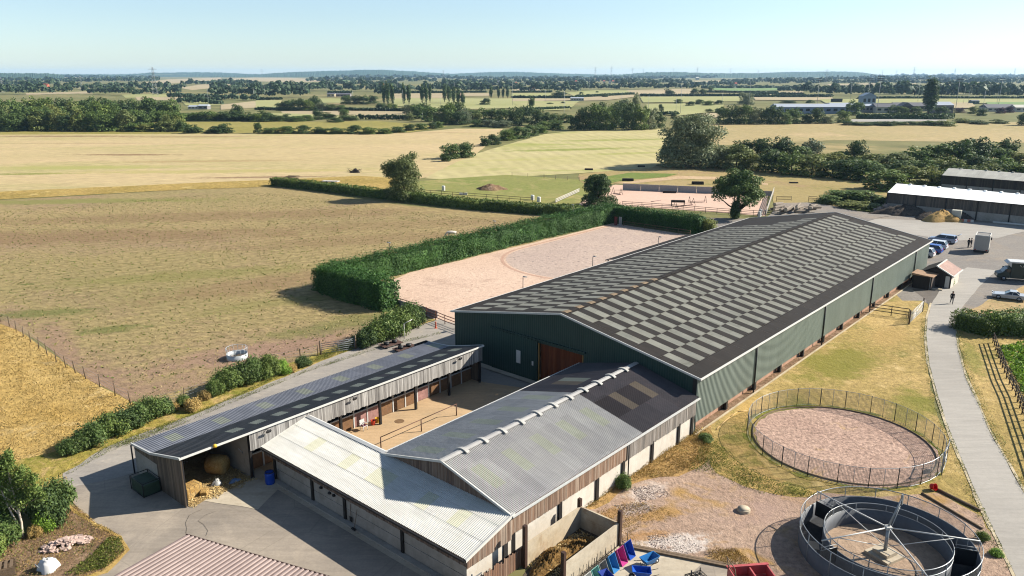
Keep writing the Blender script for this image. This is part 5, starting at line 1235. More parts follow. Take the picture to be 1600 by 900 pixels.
# ring feeder
rf_ = thing('ring_feeder', 'galvanised ring feeder standing in the brown pasture', 'ring feeder', G(371,560)); m_gf = plain('feeder_steel', S(206,212,214), .4, .2)
MB().lathe([(1.1, .05), (1.1, .62), (1.07, .62), (1.07, .05)], n=28).build('skirt', m_gf, rf_)
for k in range(14):
    a = 2*PI*k/14; MB().path([Vector((1.1*math.cos(a), 1.1*math.sin(a), .6)), Vector((1.12*math.cos(a), 1.12*math.sin(a), 1.25))], .022, 5).build('bar', m_gf, rf_)
MB().ring(1.12, 1.25, .025, 28, 5).build('top_rail', m_gf, rf_)
mb = MB(); heap(mb, (0, 0, .0), .95, .95, .3, 8, 6, 16); mb.build('hay', plain('old_hay', S(90,84,70), .9, 0., .3), rf_)
# bank at the bottom left
m_stone = plain('broken_pink_stone', S(214,186,172), .9, 0., .25)
rr = random.Random(21); mb = MB()
def rock(mb, c, s, r, mi=0):
    vs = [Vector(v) for v in ((-1, -1, -1), (1, -1, -1), (1, 1, -1), (-1, 1, -1), (-1, -1, 1), (1, -1, 1), (1, 1, 1), (-1, 1, 1))]
    M = Matrix.Rotation(r.uniform(0, 6), 4, 'Z') @ Matrix.Rotation(r.uniform(-.6, .6), 4, 'X')
    q = [Vector(c)+M @ Vector((v.x*s*r.uniform(.5, 1.2), v.y*s*r.uniform(.5, 1.2), v.z*s*.6*r.uniform(.5, 1.1))) for v in vs]
    mb.add(q, [(0, 3, 2, 1), (4, 5, 6, 7), (0, 1, 5, 4), (1, 2, 6, 5), (2, 3, 7, 6), (3, 0, 4, 7)], mi)
for k in range(170): a = rr.uniform(0, 6.28); q = rr.random()**.6; rock(mb, (1.55*q*math.cos(a), .75*q*math.sin(a), .42*(1-q)+.05), rr.uniform(.06, .17), rr)
tag(mb.build('rubble_heap', m_stone, None, G(104,852)+Vector((0, 0, .03)), .45), 'heap of broken pinkish rubble on the bare bank', 'rubble heap')
wb = thing('bulk_bag', 'white bulk bag slumped on the bare bank below the birch', 'bulk bag', G(76,890)); mb = MB(); heap(mb, (0, 0, 0), .62, .55, .75, 5, 10, 18, .12, 0, 3.); mb.build('bag', plain('white_woven', S(238,238,236), .7, 0., .06), wb); MB().path([Vector((-.4, -.45, .5)), Vector((-.45, -.5, .75)), Vector((-.2, -.55, .5))], .03, 5).build('strap', m_galv, wb)
cr = thing('crate', 'dark timber crate at the bottom left corner of the bank', 'crate', G(8,897), .5); mb = MB()
for k in range(4): mb.box(-.6, .6, -.5, -.46, .05+.15*k, .17+.15*k); mb.box(-.6, .6, .46, .5, .05+.15*k, .17+.15*k); mb.box(-.56+.3*k, -.40+.3*k, -.45, .45, .62, .66)
mb.build('slats', m_oldwood, cr)
# debris beside the track end of the hall
m_dk = plain('dark_scrap', S(70,68,70), .7, 0., .3)
tk = yard('skip', 'dark skip of scrap between the stable row and the green hall', 'skip', -1.6, 31.5); mb = MB()
mb.box(-.9, .9, -1.6, -1.52, 0, 1.1); mb.box(-.9, .9, 1.52, 1.6, 0, 1.1); mb.box(-.9, -.82, -1.5, 1.5, 0, 1.1); mb.box(.82, .9, -1.5, 1.5, 0, 1.1); mb.build('walls', m_dk, tk)
mb = MB(); heap(mb, (0, 0, .5), .8, 1.4, .7, 3, 6, 12, .4); mb.build('scrap', m_oldwood, tk)
# stack of poles by the sliding door
ps = yard('jump_poles', 'stack of striped jump poles in the shade between stables and hall', 'poles', -1.0, 23.6); mb = MB()
for k in range(7): mb.tube((-.9-.12*(k % 3), 0, .15+.22*(k//2)), (-.8, 3.0, .2+.22*(k//2)), .06, n=6, mi=k % 2)
mb.build('poles', [m_silv, m_oldwood], ps)
# jumping arena: fences for horses
m_pole = plain('dark_pole', S(120,84,78), .7)
def jump(label, p, q, h, top=True):
    t = thing('show_jump', label, 'show jump', p); d = q-p; u = d.normalized(); nr = Vector((-u.y, u.x, 0))
    for e in (Vector(), d):
        mb = MB(); mb.path([e+nr*.7, e+Vector((0, 0, 1.7)), e-nr*.7], .05, 5); mb.path([e+nr*.4+Vector((0, 0, .7)), e-nr*.4+Vector((0, 0, .7))], .04, 5); mb.build('wing', m_dkrail, t)
    for z in ((h, h*.5) if top else (.06,)):
        mb = MB(); mb.tube(Vector((0, 0, z)), d+Vector((0, 0, z)), .055, n=6); mb.build('pole', m_pole, t)
jump('dark show jump with triangular wings near the right hand tree of the jumping arena', G(1077,318), G(1102,317), .5)
jump('low show jump beside the black box fence in the jumping arena', G(1055,325), G(1083,321), .3)
jump('lone pair of jump wings near the left end of the jumping arena', G(970,305), G(958,303), .3)
t = thing('ground_pole', 'single brown pole lying on the pale jumping arena', 'pole', G(1017,316)); MB().tube((0, 0, .1), G(1033,313.5)-G(1017,316)+Vector((0, 0, .1)), .1, n=6).build('pole', m_pole, t)
def log_jump(label, px, py, L, h, leg=0.):
    t = thing('log_jump', label, 'log jump', G(px, py), -.12, 'dark cross country jumps'); mb = MB(); mb.box(-L/2, L/2, -.4, .4, leg, leg+h*.7); mb.box(-L/2+.05, L/2-.05, -.3, .3, leg+h*.71, leg+h); mb.build('body', plain('tarred_timber', S(56,50,46), .8, 0., .3), t)
    if leg:
        for x in (-L/2+.15, L/2-.15): mb = MB(); mb.box(x-.08, x+.08, -.3, .3, 0, leg); mb.build('leg', m_dkrail, t)
log_jump('black box fence on legs in the jumping arena', 1059, 322, 3.2, .5, .9)
log_jump('brown box fence near the back wall of the jumping arena', 1046, 302, 3.4, .6)
log_jump('black log jump behind the middle of the jumping arena wall', 1090, 288.5, 3.3, .9)
log_jump('black log jump at the left corner of the jumping arena wall', 981, 283, 3.3, .8)
log_jump('black log jump at the foot of the hay field', 920, 266, 2.7, .6)
log_jump('black log jump in the shade of the big willow', 1002, 261, 2.4, .55)
log_jump('small dark log jump in the dry paddock right of the jumping arena', 1240, 286.5, 2.4, .4)
# mound, barrels in the paddock
mb = MB(); heap(mb, (0, 0, 0), 4.2, 2.2, 1.5, 7, 10, 20, .12); tag(mb.build('soil_mound', m_earth, None, G(767,296.5)), 'small earth mound on the green paddock', 'mound')
for px, py, l in ((693,298,'tall white drum'), (832,313,'white drum nearest the low hedge'), (842,316,'white topped drum beside the low hedge')):
    lathe_thing('drum', l+' on the green paddock', 'drum', G(px, py), [(0, 0), (.42, 0), (.45, .1), (.45, 1.2), (.4, 1.3), (0, 1.3)], m_wp)
t = thing('trough', 'low white trough by the thin paddock fence', 'trough', G(724,305)); MB().box(-1.0, 1.0, -.4, .4, 0, .6).build('tub', m_wp, t)
# hut pallets at the left end of the low hedge
t = thing('old_trailer', 'small grey flat trailer parked behind the low clipped hedge', 'trailer', G(517,287), -.2); MB().box(-2.4, 2.4, -1., 1., .6, .8).build('bed', m_silv, t)
for x in (-.8, .8): mb = MB(); mb.lathe([(0, -.1), (.4, -.1), (.4, .1), (0, .1)], n=12); w = mb.build('wheel', m_black, t); w.location = (x, -1.0, .4); w.rotation_euler = (PI/2, 0, 0)
t = thing('timber_stack', 'grey stack of old timber at the left end of the low hedge', 'timber stack', G(455,281), .1); mb = MB(); r = random.Random(3)
for k in range(14): mb.obox((r.uniform(-1, 1), r.uniform(-.6, .6), .1+.1*k*.8), (r.uniform(2.5, 4), .25, .1), r.uniform(-.3, .3))
mb.build('boards', m_oldwood, t)
t = thing('fallen_branches', 'dark heap of fallen branches on the golden field', 'branches', G(554,270)); mb = MB(); r = random.Random(8)
for k in range(26): a = r.uniform(0, 6.28); mb.tube((r.uniform(-1.6, 1.6), r.uniform(-.5, .5), .1), (r.uniform(-2.6, 2.6), r.uniform(-.8, .8), r.uniform(.3, 1.6)), .09, .03, 5)
heap(mb, (.4, 0, 0), 1.4, .8, 1.2, 3, 6, 12, .3); mb.build('wood', plain('dead_wood', S(66,58,54), .9, 0., .3), t)
# heaps and logs in the far yard
def heap_thing(name, label, px, py, rx, ry, h, mat, seed, cat='heap'):
    mb = MB(); heap(mb, (0, 0, 0), rx, ry, h, seed, 12, 26, .16); return tag(mb.build(name, mat, None, G(px, py)), label, cat)
m_spoil = land('dark_spoil', S(112,102,92), S(94,86,80), S(134,120,104), big=.3, patch=.5, fine=2., fk=(.6,1.3), bstr=1.)
heap_thing('sand_heap', 'golden sand heap in front of the white roofed barn', 1470, 345, 4.2, 2.4, 2.1, land('heap_sand', S(206,172,112), S(186,150,96), S(160,134,100), big=.3, patch=.4, fine=2.), 3, 'sand heap')
heap_thing('spoil_heap', 'long dark spoil heap against the white roofed barn', 1415, 335, 7., 2.2, 2.0, m_spoil, 6, 'spoil heap')
heap_thing('spoil_heap', 'grey brown spoil heap just left of the sand heap', 1452, 342, 3.4, 2., 1.4, m_spoil, 2, 'spoil heap')
heap_thing('spoil_heap', 'dark spoil heap right of the white tank', 1500, 343, 3.4, 2., 1.5, m_spoil, 12, 'spoil heap')
mb = MB(); rr = random.Random(31)
for k in range(90): a = rr.uniform(0, 6.28); q = rr.random()**.6; rock(mb, (3*q*math.cos(a), 1.4*q*math.sin(a), 1.7*(1-q)+.1), rr.uniform(.15, .45), rr)
tag(mb.build('rubble_heap', plain('grey_rubble', S(176,160,150), .9, 0., .25), None, G(1382,332)), 'heap of grey broken concrete at the end of the white roofed barn', 'rubble heap')
rr = random.Random(41)
m_logs = [plain('log_bark', S(150,138,124), .9, 0., .25), plain('log_end', S(216,202,180), .85, 0., .1)]
for k in range(24):
    L = rr.uniform(2.6, 4.2); rad = rr.uniform(.26, .42); p = G(1212+rr.random()*62, 335.5-rr.random()*9); ang = rr.uniform(.1, 1.1)
    t = thing('log', f'cut tree trunk in the log pile behind the riding hall', 'log', p+Vector((0, 0, 0)), ang, 'log pile behind the riding hall')
    z = rad*.9+(0 if k < 13 else rr.uniform(.6, 1.2)); d = Vector((L/2, 0, rr.uniform(-.15, .15)))
    MB().tube(Vector((0, 0, z))-d, Vector((0, 0, z))+d, rad, rad*.9, 9, smooth=False).build('bark', m_logs[0], t)
    mb = MB(); mb.lathe([(0, 0), (rad*.84, 0)], n=12); o = mb.build('cut_end', m_logs[1], t); o.location = Vector((0, 0, z))-d-Vector((.01, 0, 0)); o.rotation_euler = (0, -PI/2, 0)
for k, (px, py) in enumerate(((1188,337.5), (1186,341))): lathe_thing('marker_post', ('white post with a dark top by the arena corner', 'lower white post by the arena corner behind the hall roof')[k], 'post', G(px, py), [(0, 0), (.3, 0), (.3, 1.3), (.25, 1.5), (0, 1.5)], m_wp)
tn = thing('water_tank', 'white cube tank on a black pallet beside the sand heap', 'tank', G(1493,345), -.6); MB().box(-.9, .9, -.75, .75, .5, 2.3).build('tank', plain('tank_plastic', S(216,214,200), .5), tn, bevel=.08); MB().box(-1, 1, -.85, .85, .1, .49).build('pallet', m_black, tn)
bd = thing('barrier', 'red and white plastic barrier lying by the white tank', 'barrier', G(1511,347), -.5); mb = MB()
for k in range(4): mb.box(-1.2+.6*k, -.62+.6*k, -.2, .2, .05, .55, mi=k % 2)
mb.build('segments', [plain('barrier_red', S(226,130,110), .5), m_wtrim], bd)
wl = thing('pipe', 'long white pipe lying along the gravel by the white roofed barn', 'pipe', G(1551,349)); MB().tube((0, 0, .25), G(1640,357)-G(1551,349)+Vector((0, 0, .25)), .22, n=8).build('pipe', m_wtrim, wl)
# planter by the shed
t = thing('kerb_stone', 'long pale kerb slab in front of the small sheds', 'kerb', G(1430,449)); d = G(1472,454)-G(1430,449); n_ = Vector((-d.y, d.x, 0)).normalized()*.3
MB().add([-n_, d-n_, d+n_, n_]+[q+Vector((0, 0, .2)) for q in (-n_, d-n_, d+n_, n_)], [(0, 3, 2, 1), (4, 5, 6, 7), (0, 1, 5, 4), (1, 2, 6, 5), (2, 3, 7, 6), (3, 0, 4, 7)]).build('slab', m_pad, t)
# hose on the lawn
t = thing('hose', 'yellow garden hose looped on the dry grass beside the hall', 'hose', G(1090,690)); pts = [G(*q)-G(1090,690)+Vector((0, 0, .03)) for q in ((1089,687), (1093,676), (1098,668))]; MB().path(pts, .05, 5).build('pipe', plain('yellow_hose', S(214,180,100), .5), t)
mb = MB(); pts = [G(*q)-G(1120,672)+Vector((0, 0, .03)) for q in ((1119,672), (1124,666), (1140,652), (1152,644), (1168,642))]; t = thing('hose', 'long pale hose trailing over the lawn towards the round pen', 'hose', G(1120,672)); mb.path(pts, .045, 5).build('pipe', plain('pale_hose', S(206,170,110), .5), t)
# ------------------------------------------------------------------ cars
m_tyre = plain('tyre', S(40,40,42), .8); m_rim = plain('alloy', S(190,192,196), .3, .6)
m_glass = plain('car_glass', (.015,.02,.03,1), .08, 0., .02, spec=.6); m_lampw = plain('lamp_lens', S(240,240,236), .2); m_lampr = plain('tail_lens', S(190,30,24), .3)
def car(label, loc, rz, col, prof, cab, L=4.3, Wd=1.76, tail_open=False, group=None, name='parked_car'):
    t = thing(name, label, 'car', loc, rz, group); paint = plain('paint_'+label.split()[0], col, .25, 0., .03, spec=.6)
    mb = MB(); mb.extrude([(x*L, z) for x, z in prof], -Wd/2, Wd/2); b = mb.build('body', paint, t, bevel=.07)
    (x0, x1, x2, x3, zb, zr) = cab; mb = MB(); w0, w1 = Wd/2-.06, Wd/2-.24
    vs = [(x0*L, -w0, zb), (x3*L, -w0, zb), (x3*L, w0, zb), (x0*L, w0, zb), (x1*L, -w1, zr), (x2*L, -w1, zr), (x2*L, w1, zr), (x1*L, w1, zr)]
    mb.add(vs, [(0, 3, 2, 1), (4, 5, 6, 7), (0, 1, 5, 4), (1, 2, 6, 5), (2, 3, 7, 6), (3, 0, 4, 7)]); mb.build('windows', m_glass, t)
    mb = MB(); e = .02
    mb.box(x1*L-.06, x2*L+.06, -w1-.05, w1+.05, zr-.03, zr+.035)
    for s_ in (-1, 1):
        for xa, xb in ((x0, x1), (x3, x2), ((x0+x3)/2, (x1+x2)/2)): mb.tube((xa*L, s_*(w0+e), zb), (xb*L, s_*(w1+e), zr), .045, n=5)
    mb.build('roof', paint, t, bevel=.02)
    for x in (.30, -.29):
        for s_ in (-1, 1):
            m = MB(); m.lathe([(0, -.1), (.22, -.1), (.31, -.07), (.32, 0), (.31, .07), (.22, .1), (0, .1)], n=18); w = m.build('wheel', m_tyre, t); w.location = (x*L, s_*(Wd/2-.06), .32); w.rotation_euler = (PI/2, 0, 0)
            m = MB(); m.lathe([(0, -.115), (.19, -.108), (.2, 0), (.19, .108), (0, .115)], n=14); m.build('rim', m_rim, w)
    for s_ in (-1, 1):
        MB().box(L*.475, L*.502, s_*Wd*.36-.2, s_*Wd*.36+.2, .62, .76).build('headlight', m_lampw, t)
        MB().box(-L*.502, -L*.48, s_*Wd*.38-.15, s_*Wd*.38+.15, .72, .92).build('tail_light', m_lampr, t)
    if tail_open:
        mb = MB(); mb.obox((-L*.52, 0, 1.62), (1.15, Wd*.8, .06), 0, ('Y', .55)); mb.build('tailgate', paint, t)
    return t
HATCH = [(-.5,.28),(-.49,.85),(-.45,.95),(.20,.95),(.44,.78),(.5,.62),(.49,.28)]; HC = (-.47,-.38,.10,.28,.93,1.48)
EST = [(-.5,.28),(-.49,.9),(-.46,1.0),(.20,.98),(.45,.8),(.5,.62),(.49,.28)]; EC = (-.48,-.42,.08,.26,.97,1.52)
SPT = [(-.5,.26),(-.5,.74),(-.44,.84),(.02,.84),(.42,.70),(.5,.54),(.49,.26)]; SPC = (-.30,-.18,-.02,.13,.82,1.2)
NR = RZ+PI/2
def from_rear(px, py, L): return G(px, py)+NN*(L/2)
car('pale blue estate car with its tailgate open at the end of the hall row', from_rear(1494,381.5,4.6), NR, S(176,190,214), EST, EC, 4.6, 1.8, True, 'cars parked at the hall end')
car('white hatchback parked between the estate and the bright blue car', from_rear(1480,390.5,4.2), NR, S(226,232,240), HATCH, HC, 4.2, group='cars parked at the hall end')
car('bright blue hatchback parked between two white cars at the hall end', from_rear(1472,397,4.0), NR, S(40,92,190), HATCH, HC, 4.0, group='cars parked at the hall end')
car('white car mostly hidden by the hall corner', from_rear(1460,402.5,4.2), NR, S(236,238,240), HATCH, HC, 4.2, group='cars parked at the hall end')
a_, b_ = G(1551,464), G(1601,470.5); dv = (a_-b_)
car('silver soft-top sports car on the gravel above the clipped hedge', (a_+b_)/2, math.atan2(dv.y, dv.x), S(204,210,216), SPT, SPC, 4.1, 1.72)
# dark horsebox
hb = thing('horsebox', 'dark green horsebox van with a white luton roof at the right edge', 'horsebox', G(1590,438), math.radians(160))
m_hb = plain('dark_green_paint', S(60,74,70), .4, 0., .05); m_hw = plain('white_paint', S(236,236,232), .4)
mb = MB(); mb.extrude([(-3.2,.45),(-3.2,2.75),(1.3,2.75),(1.3,.45)], -1.05, 1.05); mb.build('box_body', m_hb, hb, bevel=.06)
mb = MB(); mb.extrude([(1.31,.45),(1.31,2.0),(1.75,1.95),(2.35,1.25),(2.95,1.05),(3.0,.45)], -1.0, 1.0); mb.build('cab', m_hb, hb, bevel=.08)
mb = MB(); mb.extrude([(-3.22,2.76),(-3.2,3.0),(1.6,3.0),(2.0,2.7),(1.32,2.1),(1.32,2.76)], -1.04, 1.04); mb.build('luton_roof', m_hw, hb, bevel=.06)
mb = MB(); mb.add([(1.80,-.9,1.92),(2.34,-.9,1.3),(2.34,.9,1.3),(1.80,.9,1.92)], [(0,1,2,3)]); mb.obox((1.7,1.02,1.6),(.7,.02,.45)); mb.obox((1.7,-1.02,1.6),(.7,.02,.45)); mb.build('windows', m_glass, hb)
for x in (2.1, -2.0):
    for s_ in (-1, 1):
        m = MB(); m.lathe([(0,-.12),(.26,-.12),(.37,-.09),(.38,0),(.37,.09),(.26,.12),(0,.12)], n=18); w = m.build('wheel', m_tyre, hb); w.location = (x, s_*.95, .38); w.rotation_euler = (PI/2,0,0)
        m = MB(); m.lathe([(0,-.13),(.2,-.125),(.2,.125),(0,.13)], n=14); m.build('rim', m_rim, w)
mb = MB(); 
for k, q in enumerate(((-1.6,2.35),(-1.25,2.42),(-.95,2.3),(-.6,2.4),(-.3,2.34),(.1,2.4))):   # flowing pale script on the side
    mb.path([Vector((q[0]+.16*math.sin(j*.9+k), 1.065, q[1]-.18*math.cos(j*1.05))) for j in range(6)], .02, 4); mb.path([Vector((q[0]+.16*math.sin(j*.9+k), -1.065, q[1]-.18*math.cos(j*1.05))) for j in range(6)], .02, 4)
mb.build('script_mark', m_hw, hb)
for s_ in (-1, 1): MB().box(2.93,3.02,s_*.75-.15,s_*.75+.15,.75,.95).build('headlight', m_lampw, hb)
for s_ in (-1, 1): MB().obox((1.95, s_*1.18, 1.5), (.12,.2,.3)).build('mirror', m_black, hb)
# pale horse trailer box
p0, p1 = G(1520,395), G(1543,397.5); u = (p1-p0).normalized(); wd = (p1-p0).length; ang = math.atan2(u.y, u.x)
lr = thing('box_trailer', 'tall pale grey box trailer with a white rimmed roof on the gravel', 'trailer', p0+u*wd/2, ang)
Dp = 3.3; m_bx = plain('grey_box_panel', S(206,200,190), .6, 0., .06)
mb = MB(); mb.box(-wd/2, wd/2, 0, Dp, .55, 3.05); mb.build('box', m_bx, lr)
mb = MB()
for x in (-wd/2-.02, wd/2-.1): mb.box(x, x+.12, -.05, Dp+.05, 3.055, 3.2)
for y in (-.05, Dp-.07): mb.box(-wd/2+.101, wd/2-.101, y, y+.12, 3.055, 3.2)
mb.build('roof_rim', m_wtrim, lr); mb = MB(); mb.box(-wd/2+.1, wd/2-.1, .08, Dp-.08, 3.052, 3.10); mb.build('roof', plain('grey_roof', S(150,146,140), .7), lr)
mb = MB()
for x in np.linspace(-wd/2+.05, wd/2-.1, 7): mb.box(x, x+.05, -.03, 0, .6, 3.0)
mb.build('door_ribs', m_bx, lr)
for x in (-wd/2-.03, wd/2-.05): MB().box(x, x+.08, -.04, .0, .5, 3.05).build('corner_post', m_wtrim, lr)
for s_ in (-1, 1):
    for y in (1.4, 2.2):
        m = MB(); m.lathe([(0,-.12),(.22,-.12),(.33,-.09),(.34,0),(.33,.09),(0,.12)], n=16); w = m.build('wheel', m_tyre, lr); w.location = (s_*(wd/2-.05), y, .34); w.rotation_euler = (0,PI/2,0)
for s_ in (-1, 1): MB().box(s_*wd*.38-.12, s_*wd*.38+.12, -.06, -.035, .6, .75).build('tail_light', m_lampr, lr)
MB().obox((wd/2+.12, Dp*.8, 2.3), (.2,.25,.45)).build('side_box', m_steel, lr)
mb = MB(); mb.box(-wd/2+.1, wd/2-.1, .1, Dp-.1, .42, .54); mb.tube((0, Dp, .45), (0, Dp+1.3, .45), .06, n=6); mb.build('chassis', m_black, lr)

# ------------------------------------------------------------------ people and horse
def skin_body(name, J, E, mats, split, parent, levels=1):
    """one continuous figure grown over a skeleton; split(point) picks the cloth or skin it shows"""
    me = bpy.data.meshes.new(name); me.from_pydata([j[0] for j in J], E and [e for e in E], [])
    o = bpy.data.objects.new(name, me); COL.objects.link(o)
    md = o.modifiers.new('skin', 'SKIN'); md.use_smooth_shade = True
    for v, j in zip(me.skin_vertices[0].data, J): r = j[1]; v.radius = (r, r) if isinstance(r, float) else r
    me.skin_vertices[0].data[0].use_root = True
    s2 = o.modifiers.new('sub', 'SUBSURF'); s2.levels = levels; s2.render_levels = levels
    bpy.context.view_layer.update(); dg = bpy.context.evaluated_depsgraph_get(); nm = bpy.data.meshes.new_from_object(o.evaluated_get(dg))
    o.modifiers.clear(); o.data = nm; bpy.data.meshes.remove(me); nm.materials.clear()
    for m in mats: nm.materials.append(m)
    for p in nm.polygons: p.material_index = split(p.center); p.use_smooth = True
    o.parent = parent; return o
m_skin = plain('skin', S(214,168,140), .6)
def person(label, loc, rz, top, legs, hair, stride=.0, bend=0., group=None):
    t = thing('person', label, 'person', loc, rz, group); s = stride
    J = [((0,0,.95),.145), ((0,0,1.15),.13), ((.02+bend*.1,0,1.36),.155), ((.03+bend*.15,0,1.49),.07), ((.04+bend*.2,0,1.58),.075), ((.05+bend*.2,0,1.67),.10), ((.05+bend*.2,0,1.75),.07),
         ((.0,.10,.88),.105), ((.12*s+.02,.11,.48),.068), ((.16*s-.12*max(s,0),.11,.09),.045), ((.30*s*.6+.14,.11,.05),.04),
         ((.0,-.10,.88),.105), ((-.10*s+.03,-.11,.48),.068), ((-.34*s,-.11,.10),.045), ((-.26*s+.12,-.11,.05),.04),
         ((.02,.19,1.40),.075), ((-.08*s,.26,1.15),.05), ((.08-.05*s,.25,.93),.036), ((.12,.24,.84),.035),
         ((.02,-.19,1.40),.075), ((.10*s,-.26,1.15),.05), ((.18*s+.06,-.25,.94),.036), ((.22*s+.08,-.24,.86),.035),
         ((.14+bend*.2,0,1.645),.02)]
    E = [(0,1),(1,2),(2,3),(3,4),(4,5),(5,6),(0,7),(7,8),(8,9),(9,10),(0,11),(11,12),(12,13),(13,14),(2,15),(15,16),(16,17),(17,18),(2,19),(19,20),(20,21),(21,22),(5,23)]
    def split(c):
        if c.z > 1.50: return 0
        if c.z < .13: return 3
        if abs(c.y) > .2 and c.z < .92: return 0
        return 1 if c.z > .93 else 2
    skin_body('body', J, E, [m_skin, top, legs, m_black], split, t, 1)
    mb = MB(); mb.lathe([(.0,.125),(.07,.11),(.112,.05),(.118,-.01),(.10,-.06)], (.03+bend*.2,0,1.685), 12); mb.build('hair', hair, t)
    mb = MB()
    for s_ in (-1, 1): mb.obox((.145+bend*.2, s_*.035, 1.675), (.012,.022,.012))
    mb.build('eyes', m_black, t)
    return t
m_blk = plain('black_cloth', S(44,42,46), .9); m_nvy = plain('navy_cloth', S(48,52,66), .9); m_gry = plain('grey_cloth', S(90,88,86), .9); m_hair = plain('brown_hair', S(80,58,42), .8)
person('person in dark clothes walking along the pale drive', G(1486.5,475), -1.9, m_blk, m_nvy, m_hair, 1.0)
person('person in black standing farther left of the pale box trailer', G(1512.5,387.5), .4, m_blk, m_blk, m_hair, .4, group='people by the box trailer')
person('person in dark clothes standing right beside the pale box trailer', G(1516.8,387), 2.8, m_nvy, m_blk, m_hair, .3, group='people by the box trailer')
ho = thing('horse', 'white horse with dark legs grazing beyond the conifer hedge', 'horse', G(706,372), -2.9)
m_hw_, m_hd = plain('white_coat', S(236,226,212), .7, 0., .06), plain('dark_points', S(110,92,82), .8)
J = [((-.55,0,1.22),.29),((0,0,1.18),.33),((.5,0,1.22),.30),((.85,0,1.18),.19),((1.15,0,.85),.14),((1.38,0,.48),.12),((1.5,0,.2),.07),((1.42,0,.55),.05),
     ((.55,.17,.95),.13),((.56,.17,.55),.065),((.55,.17,.12),.045),((.6,.17,.05),.06),((.55,-.17,.95),.13),((.66,-.17,.55),.065),((.7,-.17,.12),.045),((.75,-.17,.05),.06),
     ((-.62,.18,.95),.17),((-.55,.18,.72),.10),((-.75,.18,.45),.06),((-.68,.18,.12),.045),((-.63,.18,.05),.06),((-.62,-.18,.95),.17),((-.6,-.18,.72),.10),((-.82,-.18,.45),.06),((-.78,-.18,.12),.045),((-.73,-.18,.05),.06),
     ((-.85,0,1.2),.09),((-.98,0,.75),.06),((-1.0,0,.5),.03)]
E = [(0,1),(1,2),(2,3),(3,4),(4,5),(5,6),(5,7),(2,8),(8,9),(9,10),(10,11),(2,12),(12,13),(13,14),(14,15),(0,16),(16,17),(17,18),(18,19),(19,20),(0,21),(21,22),(22,23),(23,24),(24,25),(0,26),(26,27),(27,28)]
skin_body('body', J, E, [m_hw_, m_hd], lambda c: 1 if c.z < .5 and c.x < 1.0 else 0, ho, 1)

# ------------------------------------------------------------------ leaves and near plants
lf_birch = leafmat('birch_leaves', S(118,142,70), S(98,124,54), S(156,172,92), .08, .8)
lf_dark = leafmat('dark_leaves', S(85,109,58), S(69,94,49), S(116,136,73), .18, .4)
lf_mid = leafmat('mid_green_leaves', S(114,138,69), S(91,118,56), S(147,165,87), .22, .35)
lf_olive = leafmat('olive_leaves', S(138,150,82), S(116,129,67), S(168,174,103), .2, .35)
lf_bright = leafmat('bright_leaves', S(138,179,64), S(112,154,51), S(174,206,89), .15, .6)
lf_grey = leafmat('grey_green_leaves', S(145,156,116), S(123,138,98), S(179,185,143), .15, .35)
lf_bram = leafmat('bramble_leaves', S(107,136,64), S(89,116,51), S(156,168,103), .15, .6)
lf_con = leafmat('conifer_sprays', S(66,112,42), S(48,90,32), S(102,138,60), .04, .35, .15)
lf_hedge = leafmat('clipped_hedge_leaves', S(103,125,53), S(85,107,44), S(138,154,76), .08, .5)
lf_pop = leafmat('poplar_leaves', S(94,120,69), S(76,103,58), S(125,147,89), .12, .3)
lf_dry = leafmat('dry_stems', S(196,166,96), S(172,140,74), S(222,198,132), .06, .4, .1)
lf_weed = leafmat('weed_leaves', S(128,140,62), S(104,120,48), S(176,170,90), .1, .5)
lf_tus = leafmat('tussock_leaves', S(184,162,110), S(160,146,92), S(206,184,132), .05, .1, .05)
lf_purple = leafmat('purple_leaves', S(104,80,92), S(90,68,80), S(126,100,110), .1, .4)
bk = plain('bark', S(122,104,86), .9, 0., .25); bk_d = plain('dark_bark', S(92,80,66), .9, 0., .25); bk_b = plain('birch_bark', S(232,216,196), .8, 0., .15)
# birch at the left corner
bp = G(35,840)
def birch():
    rng = np.random.default_rng(3); h = 6.4
    bl = [(-.2,0,5.3,.6,.6,.8),(-.8,.1,4.6,.7,.6,.7),(.7,.0,4.7,.6,.6,.7),(0,.3,3.9,.9,.7,.6),(1.2,.1,3.6,.5,.5,.4),(-1.4,.0,3.6,.7,.6,.6),(.5,-.2,2.9,.6,.6,.35),(-.9,.2,2.8,.7,.6,.4),(.1,0,6.1,.35,.35,.5),(-1.8,.1,4.4,.5,.5,.5),(1.35,0,4.4,.45,.45,.4),(-.5,.4,5.4,.5,.5,.5),(.4,.3,3.3,.6,.6,.4),(-2.2,0,3.3,.4,.4,.35),(1.7,.1,3.1,.35,.35,.3)]
    cv, cf = blob_leaves(bl, 11000, .065, rng, .1, .1); cv[:, 2] -= np.repeat(rng.random(11000)**3*.5, 4)
    segs = []
    for pts, r in (([(0,0,-.1),(.12,0,1.2),(.05,.0,2.6),(-.1,0,4.2),(-.15,0,5.6)], .10), ([(0,0,.5),(-.35,0,1.6),(-.6,.0,2.6),(-.95,.1,3.9)], .075)):
        for i, (a, b) in enumerate(zip(pts, pts[1:])): segs.append((a, b, r*(1-.2*i), r*(1-.2*(i+1))))
    for b in bl: segs.append(((0,0,b[2]-1.0), b[:3], .03, .012))
    tv, tf = tubes_np(segs, 7); return np_mesh('crown', cv, cf, [lf_birch]), np_mesh('trunk', tv, tf, [bk_b])
tree('birch_tree', birch(), 'two stemmed white barked birch on the bank at the bottom left', 'tree', bp, 0)
